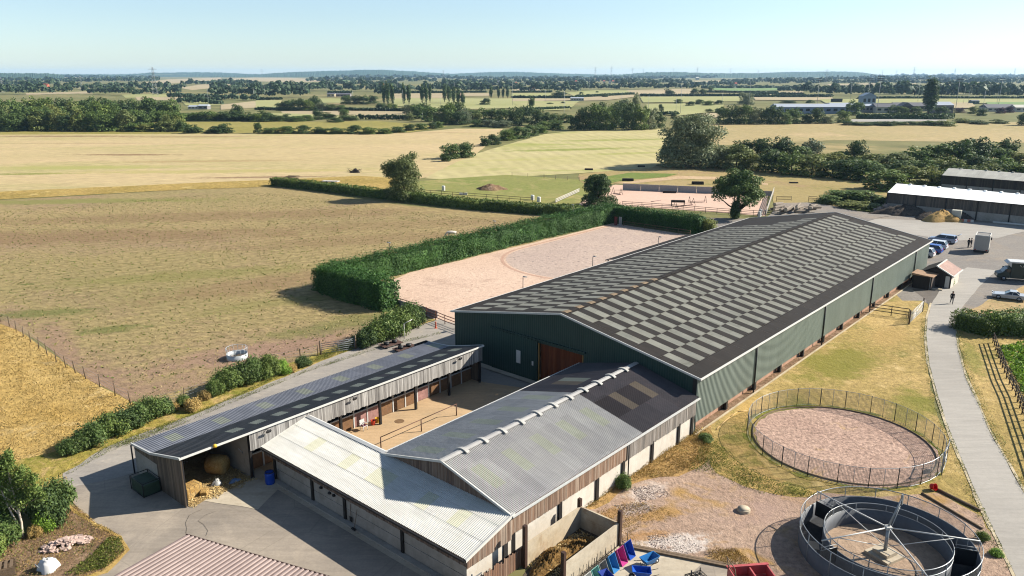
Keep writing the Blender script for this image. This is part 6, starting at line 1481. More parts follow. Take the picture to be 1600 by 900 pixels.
def bush_mesh(name, seed, lm, n=3200, leaf=.10, nb=9, spread=1., flat=.8, shell=.45):
    """a bush one metre in radius and one metre high"""
    rng = np.random.default_rng(seed); bl = []
    for k in range(nb):
        a = rng.uniform(0, 6.28); q = rng.uniform(0, .68)*spread; s = rng.uniform(.28, .46); bl.append((q*math.cos(a), q*math.sin(a), rng.uniform(.22, .72)*(1-.35*q)*1., s, s, s*flat))
    V, F = blob_leaves(bl, n, leaf, rng, shell, .35); V[:, 2] = np.abs(V[:, 2])
    q = np.repeat(rng.random(n)**6*.45, 4); V[:, 2] += q
    tv, tf = tubes_np([((0,0,0),(b[0]*.8,b[1]*.8,b[2]), .05, .015) for b in bl], 4)
    V, F, M = join_np([(V, F, 0), (tv, tf, 1)]); return np_mesh(name, V, F, [lm, bk_d], M)
def place(name, me, label, cat, loc, s, rz=0., group=None):
    o = bpy.data.objects.new(name, me); COL.objects.link(o); o.location = loc; o.scale = s; o.rotation_euler[2] = rz; return tag(o, label, cat, group)
BM = {k: [bush_mesh('bush', 50+7*i+j, lm, 8500, .052, 20) for j in range(2)] for i, (k, lm) in enumerate((('dark', lf_dark), ('mid', lf_mid), ('bramble', lf_bram), ('bright', lf_bright), ('olive', lf_olive), ('dry', lf_dry)))}
rb_ = random.Random(77)
def bush(label, px, py, r, h, kind='dark', group=None, ry=None):
    return place('bush', BM[kind][rb_.randint(0, 1)], label, 'bush', G(px, py), (r, ry or r, h), rb_.uniform(0, 6.28), group)
bush('dark arching shrub behind the birch trunk', 74, 818, 1.4, 2.5, 'dark'); bush('feathery dark shrub leaning over the tarmac edge by the birch', 92, 800, 1.3, 2.2, 'mid')
bush('bright green shrub in front of the dark one by the birch', 72, 826, .9, 1.3, 'bright'); bush('dark shrub cut by the left edge below the birch', 12, 846, 1.5, 1.5, 'bramble'); bush('tall dark shrub behind the birch at the left edge', 8, 812, 1.7, 3.2, 'dark'); bush('round shrub at the left edge under the birch crown', -12, 866, 1.3, 1.3, 'mid')
for i, (px, py, r, h, k) in enumerate(((108,708,1.0,1.0,'bramble'),(126,702,1.3,1.3,'dark'),(148,694,1.5,1.6,'bramble'),(172,682,1.6,1.7,'mid'),(196,671,1.6,1.7,'dark'),(218,661,1.5,1.6,'bramble'),(240,652,1.5,1.7,'mid'),(257,645,1.2,1.3,'dark'))):
    bush(f'roadside bramble bush, {ordn(i)} from the left in the clump nearest the birch', px, py, r, h, k, 'bushes along the track')
for i, (px, py, r, h, k) in enumerate(((336,617,1.2,1.4,'bramble'),(354,609,1.6,1.9,'mid'),(376,601,1.7,2.1,'dark'),(398,594,1.6,2.1,'bramble'),(420,587,1.6,1.8,'mid'),(442,582,1.2,1.2,'bright'),(286,634,.8,.9,'bramble'),(474,573,1.0,1.1,'dark'))):
    bush(f'roadside bush in the clump below the ring feeder, piece {ordn(i)} counted along the track', px, py, r, h, k, 'bushes along the track')
for i, (px, py, r, h, k) in enumerate(((572,541,1.8,1.7,'dark'),(588,534,2.1,2.2,'mid'),(606,527,2.2,2.6,'bramble'),(624,520,2.2,2.6,'mid'),(641,512,2.0,2.6,'bramble'),(651,506,1.5,2.2,'dark'))):
    bush(f'large roadside bush by the arena end, {ordn(i)} from the left', px, py, r, h, k, 'large bushes by the arena end')
bush('tuft of dry yellow growth in the gap between the roadside bushes', 302, 640, .9, 1.0, 'dry'); bush('tuft of dry yellow grass beside the birch stem', 56, 838, .5, .7, 'dry')
bush('small dark weed bush against the white wall of the stable barn', 975, 762, .8, .9, 'bramble'); bush('green weed clump at the hall corner beside the path', 1102, 690, .8, .6, 'mid')
bush('yellow green shrub in the planter beside the pink roofed shed', 1480, 444, 1.2, 1.5, 'bright'); bush('small green bush on the gravel beside the horse walker', 1534, 845, .5, .6, 'mid'); bush('low green bush at the edge of the horse walker gravel', 1556, 868, .5, .4, 'bright')
# ground growth nobody could count
def scatter(name, polys, n, size, lm, seed, hmax=.25, asp=.4, up=.3, z0=.03, mound=0.):
    rng = np.random.default_rng(seed); P = []
    for poly in polys:
        Q = np.array([G(*p)[:2] for p in poly]); lo, hi = Q.min(0), Q.max(0); k = 0; tot = n//len(polys)
        while k < tot:
            c = rng.uniform(lo, hi, (tot*2, 2)); inside = np.zeros(len(c), bool); j = len(Q)-1
            for i in range(len(Q)):
                xi, yi = Q[i]; xj, yj = Q[j]; s = ((yi > c[:, 1]) != (yj > c[:, 1])) & (c[:, 0] < (xj-xi)*(c[:, 1]-yi)/(yj-yi+1e-9)+xi); inside ^= s; j = i
            c = c[inside]
            dens = .5+.5*np.sin(c[:, 0]*1.3+seed)*np.sin(c[:, 1]*1.1+seed*2)
            c = c[rng.random(len(c)) < .25+.75*dens]
            P.append(c[:tot-k]); k += len(P[-1])
    P = np.concatenate(P); md = mound*(.5+.5*np.sin(P[:, 0]*2.1)*np.sin(P[:, 1]*1.9)); z = z0+rng.random(len(P))*hmax*(.4+.6*np.abs(np.sin(P[:, 0]*.9+P[:, 1]*.7)))+md
    N_ = rng.normal(size=(len(P), 3)); N_[:, 2] = np.abs(N_[:, 2])*up
    V, F = leaf_quads(np.c_[P, z], N_, size, rng, asp); c0 = V.mean(0); c0[2] = 0
    o = bpy.data.objects.new(name, np_mesh(name, V-c0, F, [lm])); COL.objects.link(o); o.location = c0; return tag(o, kind='stuff')
scatter('weeds', [[(140,872),(170,842),(190,842),(195,862),(165,888),(122,900),(100,900)]], 3600, .06, lf_weed, 3, .2)
scatter('weeds', [[(1560,545),(1600,538),(1700,545),(1900,800),(1680,760),(1612,650),(1590,600)]], 26000, .13, lf_bright, 5, .35, .7, .8, .05, .25)
scatter('dry_grass', [[(0,507),(40,524),(120,582),(205,630),(225,640),(105,702),(40,718),(-60,744),(-300,640),(-200,480)]], 22000, .11, lf_dry, 6, .45, .22, .25)
scatter('dry_grass', [[(1000,712),(1070,672),(1105,672),(1112,700),(1100,722),(1050,745),(1005,748),(960,765),(935,790),(915,795),(965,740)]], 9000, .08, lf_dry, 8, .35, .22, .25)
scatter('rough_grass', [[(1095,702),(1120,690),(1170,735),(1225,760),(1290,772),(1270,778),(1190,772),(1110,742),(1075,735)]], 3600, .08, lf_weed, 9, .3, .25, .25)
scatter('rough_grass', [[(225,686),(290,655),(370,622),(460,578),(550,548),(590,536),(585,530),(540,540),(460,574),(370,618),(290,652),(235,672),(160,702),(150,712)]], 6000, .07, lf_weed, 10, .22, .25, .25)
m_peb = leafmat('pebble', S(226,208,194), S(206,184,170), S(242,230,220), .02, 1., 0.)
scatter('pebbles', [[(1010,838),(1060,832),(1100,858),(1060,872),(1020,858)],[(985,762),(1030,758),(1050,775),(1000,785)],[(960,790),(1010,785),(1020,800),(970,806)]], 2600, .05, m_peb, 12, .02, .8, 1.2, .02)
scatter('dry_grass', [[(930,800),(990,785),(1040,795),(1060,812),(1000,822),(985,845),(1010,850),(990,862),(965,835)],[(1100,862),(1150,858),(1180,885),(1130,885)]], 3000, .07, lf_dry, 14, .25, .22, .25)
scatter('tussocks', [[(0,330),(300,305),(430,300),(640,330),(830,350),(700,415),(500,425),(480,470),(590,500),(470,560),(300,620),(210,620),(60,525),(0,500)]], 17000, .12, lf_tus, 15, .10, .35, .5)
scatter('tussocks', [[(0,330),(300,305),(430,300),(640,330),(830,350),(700,415),(500,425),(480,470),(590,500),(470,560),(300,620),(210,620),(60,525),(0,500)]], 7000, .17, lf_weed, 16, .12, .35, .5)

# ------------------------------------------------------------------ hedges
def hedge(name, label, ptsW, w, h, leaf, dens, seed, lm, **k):
    c = ptsW[0].copy(); c.z = 0; me = hedge_mesh(name, [(p-c)[:] for p in ptsW], w, h, leaf, dens, seed, [lm], **k)
    o = bpy.data.objects.new(name, me); COL.objects.link(o); o.location = c; return tag(o, label, 'hedge')
hedge('conifer_hedge', 'tall green conifer hedge along the left side of the pink sand arena', [W(6, 62.3), W(30, 62.4), W(55, 62.6), W(80.3, 61.6)], 2.7, 3.35, .115, 95, 3, lf_con, spiky=.7, lump=.22)
hedge('conifer_hedge', 'conifer hedge return at the near end of the pink sand arena', [W(6.7, 48.4), W(6.4, 55), W(6.6, 60.8)], 3.2, 3.7, .115, 100, 4, lf_con, spiky=.8, lump=.25)
hedge('conifer_hedge', 'shaded conifer hedge across the far end of the pink sand arena', [W(78.8, 60.2), W(79.2, 52), W(79.6, 41.6)], 2.6, 3.2, .115, 95, 5, lf_con, spiky=.6, lump=.2)
hedge('clipped_hedge', 'long low clipped hedge between the brown pasture and the green paddock', gp((428,290), (470,294), (520,300), (640,315), (760,328), (850,335), (906,337)), 2.8, 2.1, .22, 14, 7, lf_hedge, spiky=.3, lump=.15)
hedge('clipped_hedge', 'bright topped clipped hedge at the bend of the pale drive', [G(1496,511), G(1520,516), G(1546,523)], 3.0, 2.0, .11, 60, 8, lf_hedge, spiky=.2, lump=.12)
hedge('rough_hedge', 'taller rough hedge joining the clipped one at the right edge', [G(1548,519), G(1600,520), G(1700,524)], 3.4, 2.4, .13, 50, 9, lf_bram, spiky=.6, lump=.35)
hedge('arena_bush', 'yellowing end bush of the shaded conifer hedge', [W(80.6, 41.4), W(80.9, 39.6)], 2.4, 2.4, .17, 40, 13, lf_olive, spiky=.4, lump=.2)

# ------------------------------------------------------------------ trees round the paddocks
tree('ash_tree', tree_meshes('ash', 34, 12.2, 5.6, 1.2, 60, 19000, .2, lf_olive, bk, .26, -.9, shell=.2, sub=(.2, .32), limbs=9, skirt=7), 'open crowned olive tree in the low hedge left of the green paddock', 'tree', G(632,312), .4)
tree('round_tree', tree_meshes('oak', 22, 7.8, 4.2, 1.2, 28, 12000, .18, lf_dark, bk_d, .25, -.8, sub=(.24, .38), limbs=6, skirt=6), 'dense dark round tree between the green paddock and the jumping arena', 'tree', G(935,322), 1.)
tree('spreading_tree', tree_meshes('oak', 25, 10.6, 6.0, 2.2, 40, 18000, .19, lf_mid, bk_d, .5, -.7, sub=(.22, .34), lean=.08, limbs=9), 'spreading tree with an ivy clad trunk in front of the jumping arena', 'tree', G(1150,342), .3)
bush('ivy clump round the trunk of the spreading arena tree', 1148, 343, 1.5, 4.0, 'dark')
tree('willow_tree', tree_meshes('willow', 27, 18.5, 11.5, 1.2, 44, 20000, .36, lf_grey, bk, .7, -.8, sub=(.2, .36), limbs=10, skirt=14), 'very large grey green willow at the end of the hay field', 'tree', G(1078,260), .2)

# grass creeping over the edges of the tarmac
def edge_strip(pts, w, side):
    P = [G(*q) for q in pts]; out = []
    for i, p in enumerate(P):
        d = (P[min(i+1, len(P)-1)]-P[max(i-1, 0)]).normalized(); out.append(p+Vector((-d.y, d.x, 0))*w*side)
    return P, out
def strip_scatter(name, pts, w, side, n, size, lm, seed, hmax):
    A, B = edge_strip(pts, w, side); rng = np.random.default_rng(seed); P = []
    L = [0]
    for a, b in zip(A, A[1:]): L.append(L[-1]+(b-a).length)
    for k in range(n):
        t = rng.random()*L[-1]; i = max(j for j in range(len(L)) if L[j] <= t); i = min(i, len(A)-2); f = (t-L[i])/max(1e-6, L[i+1]-L[i])
        if rng.random() < .35+.3*math.sin(t*1.7)+.25*math.sin(t*.6): continue
        g = rng.random()**1.6; q = (A[i]*(1-f)+A[i+1]*f)*(1-g)+(B[i]*(1-f)+B[i+1]*f)*g; P.append((q.x, q.y, .06+rng.random()*hmax))
    P = np.array(P); N_ = rng.normal(size=P.shape); V, F = leaf_quads(P, N_, size, rng, .3); c0 = V.mean(0); c0[2] = 0
    o = bpy.data.objects.new(name, np_mesh(name, V-c0, F, [lm])); COL.objects.link(o); o.location = c0; return tag(o, kind='stuff')
strip_scatter('rough_grass', road_l[1:10], .7, 1, 3500, .07, lf_weed, 61, .12)
strip_scatter('rough_grass', road_r[4:12], .8, 1, 3500, .07, lf_weed, 62, .14)
strip_scatter('rough_grass', [(108,742),(165,710),(280,666),(360,632),(480,582),(590,546),(690,522)], .7, 1, 5000, .06, lf_weed, 63, .12)
strip_scatter('rough_grass', [(104,746),(118,790),(150,818),(188,838),(200,860),(165,893),(120,906)], .5, -1, 3000, .05, lf_dry, 64, .14)
strip_scatter('rough_grass', [(905,800),(975,735),(1030,705),(1085,672)], .5, -1, 1500, .07, lf_weed, 65, .2)
rng_ = np.random.default_rng(9); P_m = np.c_[rng_.uniform(0, 5.4, 1500), rng_.uniform(-2.4, -.3, 1500), rng_.uniform(.02, .62, 1500)]; P_m[:, 2] *= np.clip(1-np.hypot((P_m[:, 0]-1.6)/3.6, (P_m[:, 1]+1.25)/1.3), .05, 1)
V_, F_ = leaf_quads(P_m, np.c_[rng_.normal(size=(1500, 2))*.7, np.ones(1500)], .10, rng_, .25); o = bpy.data.objects.new('loose_straw', np_mesh('loose_straw', V_, F_, [bpy.data.materials['straw_litter']])); COL.objects.link(o); o.location = W(-24, -1, .1); o.rotation_euler[2] = RZ; tag(o, kind='stuff')

for i, (px, py, r, h, k) in enumerate(((100,700,.7,.7,'dry'),(138,690,.7,1.2,'olive'),(186,668,.7,1.3,'olive'),(228,648,.8,1.4,'olive'),(268,642,.7,.7,'dry'),(320,624,.7,.8,'dry'),(366,600,.8,1.5,'olive'),(410,584,.8,1.5,'olive'),(456,580,.7,.7,'dry'))):
    bush(f'small {("dry yellow" if k == "dry" else "olive green")} scrub among the track bushes, {ordn(i)} from the left', px, py, r, h, k, 'small scrub among the track bushes')
scatter('dry_grass', [[(-40,850),(40,838),(95,795),(118,795),(150,822),(186,842),(150,870),(100,880),(60,900),(-40,900)]], 2600, .07, lf_dry, 71, .22, .22, .25)
scatter('weeds', [[(-40,850),(40,838),(95,795),(150,825),(150,880),(60,905),(-40,900)]], 1500, .06, lf_weed, 72, .16)
# ------------------------------------------------------------------ hedgerow, woodland and field trees
def base_tree(name, seed, lm, kind):
    if kind == 'broad': return tree_meshes(name, seed, 10, 4.4, .3, 22, 2600, .34, lm, bk_d, .22, -.8, True, .45, sub=(.26, .44), limbs=2, skirt=9)
    if kind == 'low': return tree_meshes(name, seed, 10, 5, .2, 20, 2400, .4, lm, bk_d, .2, -.9, True, .45, sub=(.28, .44), limbs=2, skirt=10)
    if kind == 'poplar': return tree_meshes(name, seed, 10, 1.05, .5, 26, 1500, .26, lm, bk_d, .2, -1, True, .4, sub=(.45, .65), limbs=2)
TM = {}
for i, (k, lm) in enumerate((('dark', lf_dark), ('mid', lf_mid), ('olive', lf_olive), ('grey', lf_grey), ('purple', lf_purple))):
    for kind in ('broad', 'low'):
        TM[k, kind] = [base_tree('tree', 300+20*i+5*j+(kind == 'low'), lm, kind) for j in range(2)]
TM['bigpop', 'poplar'] = [tree_meshes('poplar', 405, 10, 1.1, .3, 90, 5200, .17, lf_pop, bk_d, .2, -1, True, .3, sub=(.34, .5), limbs=2, skirt=5)]*2
TM['pop', 'poplar'] = [base_tree('poplar', 401, lf_pop, 'poplar'), base_tree('poplar', 402, lf_pop, 'poplar')]
ft = random.Random(99)
COLW = {'dark': 'dark green', 'mid': 'mid green', 'olive': 'olive green', 'grey': 'grey green', 'purple': 'purple leaved', 'pop': 'dark columnar', 'bigpop': 'broad dark columnar'}
def row(name, cat, where, group, items, default='broad', noun=None):
    """items: (px, base_y, top_y, width_px, tone[, shape]) ; named from left to right"""
    items = sorted(items, key=lambda q: q[0])
    for i, it in enumerate(items):
        px, by, ty, wp, tone = it[:5]; kind = it[5] if len(it) > 5 else default
        if tone in ('pop', 'bigpop'): kind = 'poplar'
        h = max(1.2, hgt(px, by, ty)); r = wp*mpp(px, by)/2*(1.28 if kind == 'low' else 1.06 if kind == 'broad' else 1.); R0 = {'broad': 4.9, 'low': 5.4, 'poplar': 1.25}[kind]
        me = TM[tone, kind][ft.randint(0, 1)]; s = r/R0
        o = bpy.data.objects.new(name, me); COL.objects.link(o); o.location = G(px, by); o.rotation_euler[2] = ft.uniform(0, 6.28); o.scale = (s, s*ft.uniform(.9, 1.1), h/10.2)
        tag(o, f'{COLW[tone]} {noun or cat}, {ordn(i)} from the left {where}', cat, group)
def tones(r, s): return r.choice(s)
R2 = random.Random(5)
# bushes along the far edge of the golden field
row('hedgerow_bush', 'bush', "on the golden field's far edge", 'hedgerow bushes along the golden field', [
 (283,206,187,17,'dark','broad'),(302,208,193,26,'dark'),(330,208,201,22,'dark'),(348,208,192,34,'dark'),(403,208,190,16,'dark','broad'),(424,208.5,198,24,'mid'),(449,208.5,196,26,'mid'),(474,208.5,195,24,'dark'),
 (500,208.5,197,26,'dark'),(526,209,198,28,'mid'),(552,209,195,26,'dark'),(577,209.5,197,26,'mid'),(600,209,199,24,'mid'),(622,206.5,197,24,'mid'),(640,204,193,22,'dark','broad'),(658,202.5,192,20,'mid'),(676,201,190,20,'dark','broad'),(686,199.5,188,14,'mid')], 'low')
# left wood, three rows deep
its = []
for x in range(-118, 300, 15): its.append((x+R2.uniform(-3, 3), 205+R2.uniform(-1, 1), (172 if x < 200 else 184)+R2.uniform(-9, 9), 32, R2.choice(['dark', 'mid', 'mid', 'olive']), 'broad' if R2.random() < .7 else 'low'))
row('woodland_tree', 'tree', "in the left wood's front rank", 'trees in the left hand wood', its)
its = []
for x in range(-125, 285, 16): its.append((x+R2.uniform(-4, 4), 199+R2.uniform(-1.5, 1.5), (158 if x < 190 else 168)+R2.uniform(-5, 6), 36, R2.choice(['dark', 'mid', 'mid', 'olive'])))
row('woodland_tree', 'tree', "in the left wood's middle rank", 'trees in the left hand wood', its)
its = []
for x in range(-130, 270, 19): its.append((x+R2.uniform(-4, 4), 188+R2.uniform(-2, 2), 149.5+R2.uniform(-3, 4), 34, R2.choice(['dark', 'mid', 'dark'])))
row('woodland_tree', 'tree', "in the left wood's back rank", 'trees in the left hand wood', its)
its = [(x+R2.uniform(-3, 3), 189, 173+R2.uniform(-3, 4), 26, R2.choice(['dark', 'mid'])) for x in range(270, 420, 13)]+[(372,188,161,24,'dark','broad'),(246,189,164,30,'dark','broad')]
row('woodland_tree', 'tree', 'in the belt behind the meadow', 'trees beyond the olive meadow', its, 'low')
row('hedgerow_bush', 'bush', 'in the hedge by the straw strip', 'bushes by the straw strip', [(x, 189.5+R2.uniform(-1, 1), 179+R2.uniform(-3, 2), 24, R2.choice(['dark', 'mid'])) for x in (402,416,430,446,463,480)]+[(497,187,170,20,'dark','broad'),(512,186,174,26,'dark'),(524,191,183,24,'dark'),(538,186,168,20,'mid','broad'),(548,188,178,22,'dark')], 'low')
row('field_tree', 'tree', 'in the round clump behind the straw strip', 'trees in the round clump', [(442,173,157,22,'dark'),(455,173,153,22,'mid'),(470,173,151,24,'dark'),(482,173,154,22,'mid'),(493,172,146,20,'dark'),(503,173,158,22,'grey'),(516,173,161,24,'dark'),(534,173,163,20,'mid'),(542,163,147,20,'mid'),(556,163,148,20,'dark'),(569,163,147,20,'mid'),(583,162,148,20,'dark'),(596,173,160,24,'dark'),(612,173,160,24,'mid')])
its = []
for px, by, ty, w in ((640,178,161,28),(655,185,160,30),(672,190,163,30),(688,194,170,28),(700,194,158,32),(716,195,172,28),(728,194,168,28),(741,192,172,26),(640,188,176,22),(660,180,158,30),(712,185,157,34),(735,185,168,34),(756,190,166,30),(774,190,168,30),(790,192,167,32),(765,198,186,34),(785,199,187,34),(745,198,185,30)):
    its.append((px, by, ty, w, R2.choice(['mid', 'mid', 'dark', 'olive', 'grey'])))
row('woodland_tree', 'tree', "beyond the golden field's far corner", 'trees beyond the golden field corner', its)
its = [(806,196,165,30,'dark'),(822,192,160,30,'dark'),(840,196,168,34,'dark'),(856,198,172,26,'dark'),(830,175,147,12,'mid'),(870,190,176,24,'olive'),(885,192,176,24,'mid'),(850,203,188,24,'mid','low'),(868,202,186,26,'mid','low')]
row('field_tree', 'tree', 'beyond the hay field hedgerow', 'trees beyond the hay field hedgerow', its)
row('hedgerow_bush', 'bush', "between the golden and hay fields", 'bushes between golden field and hay field', [(704,248,221,30,'mid'),(725,246,219,30,'mid'),(758,228,211,18,'dark'),(772,226,209,20,'dark'),(792,219,200,26,'mid'),(810,216,196,32,'mid'),(828,212,194,24,'mid'),(845,208,193,22,'mid'),(697,252,236,16,'dark')], 'low')
row('woodland_tree', 'tree', 'in the copse above the hay field', 'trees in the dark copse', [(898,203,178,26,'dark'),(912,203,164,32,'dark'),(930,203,157,34,'mid'),(948,203,160,34,'mid'),(964,200,154,34,'dark'),(982,203,156,34,'dark'),(1000,203,160,32,'mid'),(1016,202,166,28,'grey'),(993,190,143,16,'grey'),(1030,200,172,22,'dark'),(1053,186,173,12,'dark'),(975,190,152,30,'grey'),(940,190,155,30,'dark')])
row('woodland_tree', 'tree', 'in the belt behind the willow', 'trees in the belt behind the willow', [(1130,194,164,30,'mid'),(1146,194,162,28,'dark'),(1163,194,160,30,'mid'),(1178,194,166,26,'grey'),(1195,194,166,26,'dark'),(1209,194,163,30,'dark'),(1226,194,172,28,'mid'),(1240,193,165,28,'mid'),(1258,193,176,24,'dark'),(1275,193,166,26,'dark'),(1293,193,180,26,'grey'),(1318,192,170,26,'mid'),(1334,180,154,34,'mid'),(1162,163,142,22,'grey'),(1170,164,145,18,'grey'),(1108,176,169,14,'dark'),(1123,176,168,14,'dark')])
row('poplar_tree', 'tree', 'among the slim middle poplars', 'slim poplars in the middle distance', [(x, b, t+R2.uniform(-1, 1.5), w, 'pop') for x, b, t, w in ((600,163,129,7),(606,164,127,8),(613,163,130,7),(631,163,130,7),(639,163,131,7),(660,161,132,7),(666,162,130,7),(672,161,132,6),(695,160,131,8),(702,161,134,8),(709,162,134,8),(716,165,135,8),(723,165,144,8),(767,154,134,6),(779,154,136,5),(786,154,138,5),(793,154,134,5))])
row('poplar_tree', 'tree', 'standing alone by the grandstand', None, [(1450,180,121,25,'bigpop')], noun='poplar')
row('field_tree', 'tree', 'alone on the pale middle fields', 'lone trees on the pale fields', [(758,164,153,16,'dark'),(873,152,141,20,'dark'),(1045,149.5,137.5,16,'dark'),(1084,149,137.5,14,'dark'),(1098,149,138.5,14,'dark'),(1110,144,134,8,'mid'),(1033,174,162,8,'dark'),(1078,166,158,14,'dark'),(1093,164,154.5,14,'mid'),(1106,165.5,156,16,'mid'),(1122,164,156,16,'dark'),(1060,162,154,12,'mid'),(945,152,145,10,'dark'),(860,163,160,10,'dark'),(880,162,158.5,8,'dark'),(908,148,143,6,'mid'),(933,145,142,5,'mid'),(1266,161,155.5,14,'mid'),(1232,161,156.5,26,'dark')], 'low')
row('garden_tree', 'tree', 'around the racecourse buildings', 'trees around the racecourse buildings', [(1398,178,162,24,'mid'),(1413,178,166,18,'mid'),(1432,178,165,22,'mid'),(1471,180,164,22,'dark'),(1500,176,168,20,'purple'),(1520,178,165,20,'olive'),(1534,181,167,22,'dark'),(1563,177,168,18,'purple'),(1578,176,166,16,'purple'),(1600,196,176,26,'dark')])
row('hedgerow_bush', 'bush', 'beside the racecourse road', 'bushes by the racecourse road', [(x+R2.uniform(-3, 3), 196+R2.uniform(-.6, .6), 189+R2.uniform(-2, 1), 26, R2.choice(['dark', 'mid', 'dark'])) for x in range(1330, 1475, 18)]+[(1475,197,188,30,'olive'),(1505,192,184,26,'olive'),(1530,194,187,26,'dark'),(1560,193,186,26,'olive')], 'low')
# wood on the right
row('woodland_tree', 'tree', "on the right wood's near edge", 'trees in the right hand wood', [
 (1128,262,226,50,'grey'),(1150,265,222,54,'olive'),(1175,266,238,44,'olive'),(1205,269,230,50,'dark'),(1236,272,232,56,'mid'),(1268,275,238,56,'olive'),(1300,277,246,58,'dark'),(1328,280,246,54,'dark'),(1358,283,250,50,'mid'),(1386,296,262,66,'mid','low'),(1420,290,256,56,'olive'),(1455,292,258,60,'olive'),(1492,290,256,60,'dark'),(1530,288,250,62,'olive'),(1568,288,252,60,'dark'),(1606,290,250,64,'mid'),(1650,290,250,64,'olive'),(1700,292,252,66,'dark')])
row('woodland_tree', 'tree', "in the right wood's far ranks", 'trees in the right hand wood', [
 (1160,248,214,46,'dark'),(1188,250,213,46,'dark'),(1222,252,211,46,'dark'),(1245,254,224,50,'mid'),(1266,250,215,48,'grey'),(1296,258,236,56,'olive'),(1318,256,234,44,'mid'),(1336,256,216,36,'dark'),(1364,262,238,56,'olive'),(1398,264,236,60,'olive'),(1432,262,226,56,'mid'),(1462,262,220,56,'mid'),(1494,262,216,56,'dark'),(1520,260,208,64,'dark'),(1552,260,224,52,'mid'),(1572,255,214,36,'dark'),(1600,262,230,60,'olive'),(1640,262,228,60,'mid'),(1690,262,230,60,'olive'),(1345,270,246,60,'mid'),(1405,276,246,60,'dark'),(1440,276,244,60,'mid'),(1480,276,242,56,'olive'),(1520,276,238,60,'dark'),(1560,276,240,60,'mid')])
row('bramble_bush', 'bush', 'of the brambles left of the white roofed barn', 'brambles by the white roofed barn', [(1296,318,304,40,'mid'),(1318,314,296,54,'mid'),(1344,316,296,54,'bram' if False else 'mid'),(1366,319,303,40,'olive'),(1352,328,315,44,'olive'),(1330,325,313,40,'olive'),(1382,322,306,30,'mid')], 'low')

# far woods that read as one mass ---------------------------------------------------
WB_V, WB_F = None, None
def far_wood(name, label, rows, seed, lm):
    """many far trees in one sheet of leaf clumps; rows of (x0, x1, base_y, top_y, spacing px)"""
    rng = np.random.default_rng(seed); Vs, Fs, o = [], [], 0
    for x0, x1, by0, by1, hm, sp in rows:
        n = max(1, int((x1-x0)/sp))
        for i in range(n):
            f = (i+rng.uniform(.1, .9))/n; px = x0+(x1-x0)*f; by = by0+(by1-by0)*f+rng.uniform(-.25, .25)
            p = G(px, by); m = mpp(px, by); h = hm*rng.uniform(.6, 1.3); r = max(sp*m*.8, h*.4)
            d = rng.normal(size=(46, 3)); d /= np.linalg.norm(d, axis=1, keepdims=True); d[:, 2] = np.abs(d[:, 2])*1.1-.1
            P = np.array([p.x, p.y, h*.45])+d*np.array([r, r, h*.55])*rng.uniform(.75, 1.05, (46, 1)); P[:, 2] = np.maximum(P[:, 2], .3)
            V, F = leaf_quads(P, d+rng.normal(size=d.shape)*.4, r*.42, rng, .8); Vs.append(V); Fs.append(F+o); o += len(V)
    V = np.concatenate(Vs); F = np.concatenate(Fs); c = V.mean(0); c[2] = 0
    ob = bpy.data.objects.new(name, np_mesh(name, V-c, F, [lm])); COL.objects.link(ob); ob.location = c
    return tag(ob, label, 'woodland', None, 'stuff')
lf_far = leafmat('far_leaves', S(76,100,66), S(62,86,58), S(96,118,80), .05, .01)
far_wood('woodland', 'far wooded plain to the left of the tall pylon', [(-120,110,149,147,13,6),(-120,60,141,141,13,6),(-120,90,134,134,14,6),(-120,130,127,127,15,6),(90,215,141,138,13,6),(130,215,146,150,11,7),(100,250,129,127,14,5),(-120,140,121.5,121.5,18,5),(140,250,122,123,14,5)], 1, lf_far)
far_wood('woodland', 'far wooded plain around and right of the tall pylon', [(205,290,140,140,13,6),(215,280,147,147,9,7),(290,390,133,130,13,6),(325,400,150,150,14,7),(330,420,143,138,13,6),(265,400,153,157,6,8),(200,420,118.6,118.8,16,5),(280,345,160,163,5,9),(345,400,134,133,12,6)], 2, lf_far)
far_wood('woodland', 'far woods in front of the long wooded hill', [(395,480,153,152,14,7),(400,460,146,143,14,6),(440,520,147,141,13,6),(470,620,141,144,13,6),(505,620,133,135,14,6),(480,680,127,128,16,5),(520,700,122,122,18,5),(600,760,142,144,13,6),(590,640,150,150,10,7)], 3, lf_far)
far_wood('woodland', 'far woods beyond the slim poplars', [(690,900,131,129,14,5),(680,840,137,136,13,6),(730,800,143,142,13,6),(800,905,143,144,12,6),(840,930,137,136,13,6),(700,900,124,124,16,5),(760,960,119.6,119.4,18,4)], 4, lf_far)
far_wood('woodland', 'far woods on the plain right of the middle', [(900,1090,140.5,139,12,6),(960,1080,133,131,14,5),(880,1000,129,128,14,5),(900,1120,124,122,15,5),(1080,1180,134,133,10,6),(1130,1290,129,127,13,5),(1100,1260,138,138,4,8)], 5, lf_far)
far_wood('woodland', 'long dark tree belt behind the racecourse', [(1245,1300,147,149,14,6),(1295,1400,149,151,14,6),(1400,1740,152.5,153,15,6),(1300,1740,147,148,15,6),(1215,1300,142,144,9,7)], 6, lf_far)
far_wood('woodland', 'hazy far woods on the right horizon', [(1200,1740,131,131,15,5),(1290,1740,126,125,17,4),(1360,1740,122,121.5,19,4),(1400,1740,119.6,119.4,22,4)], 7, lf_far)
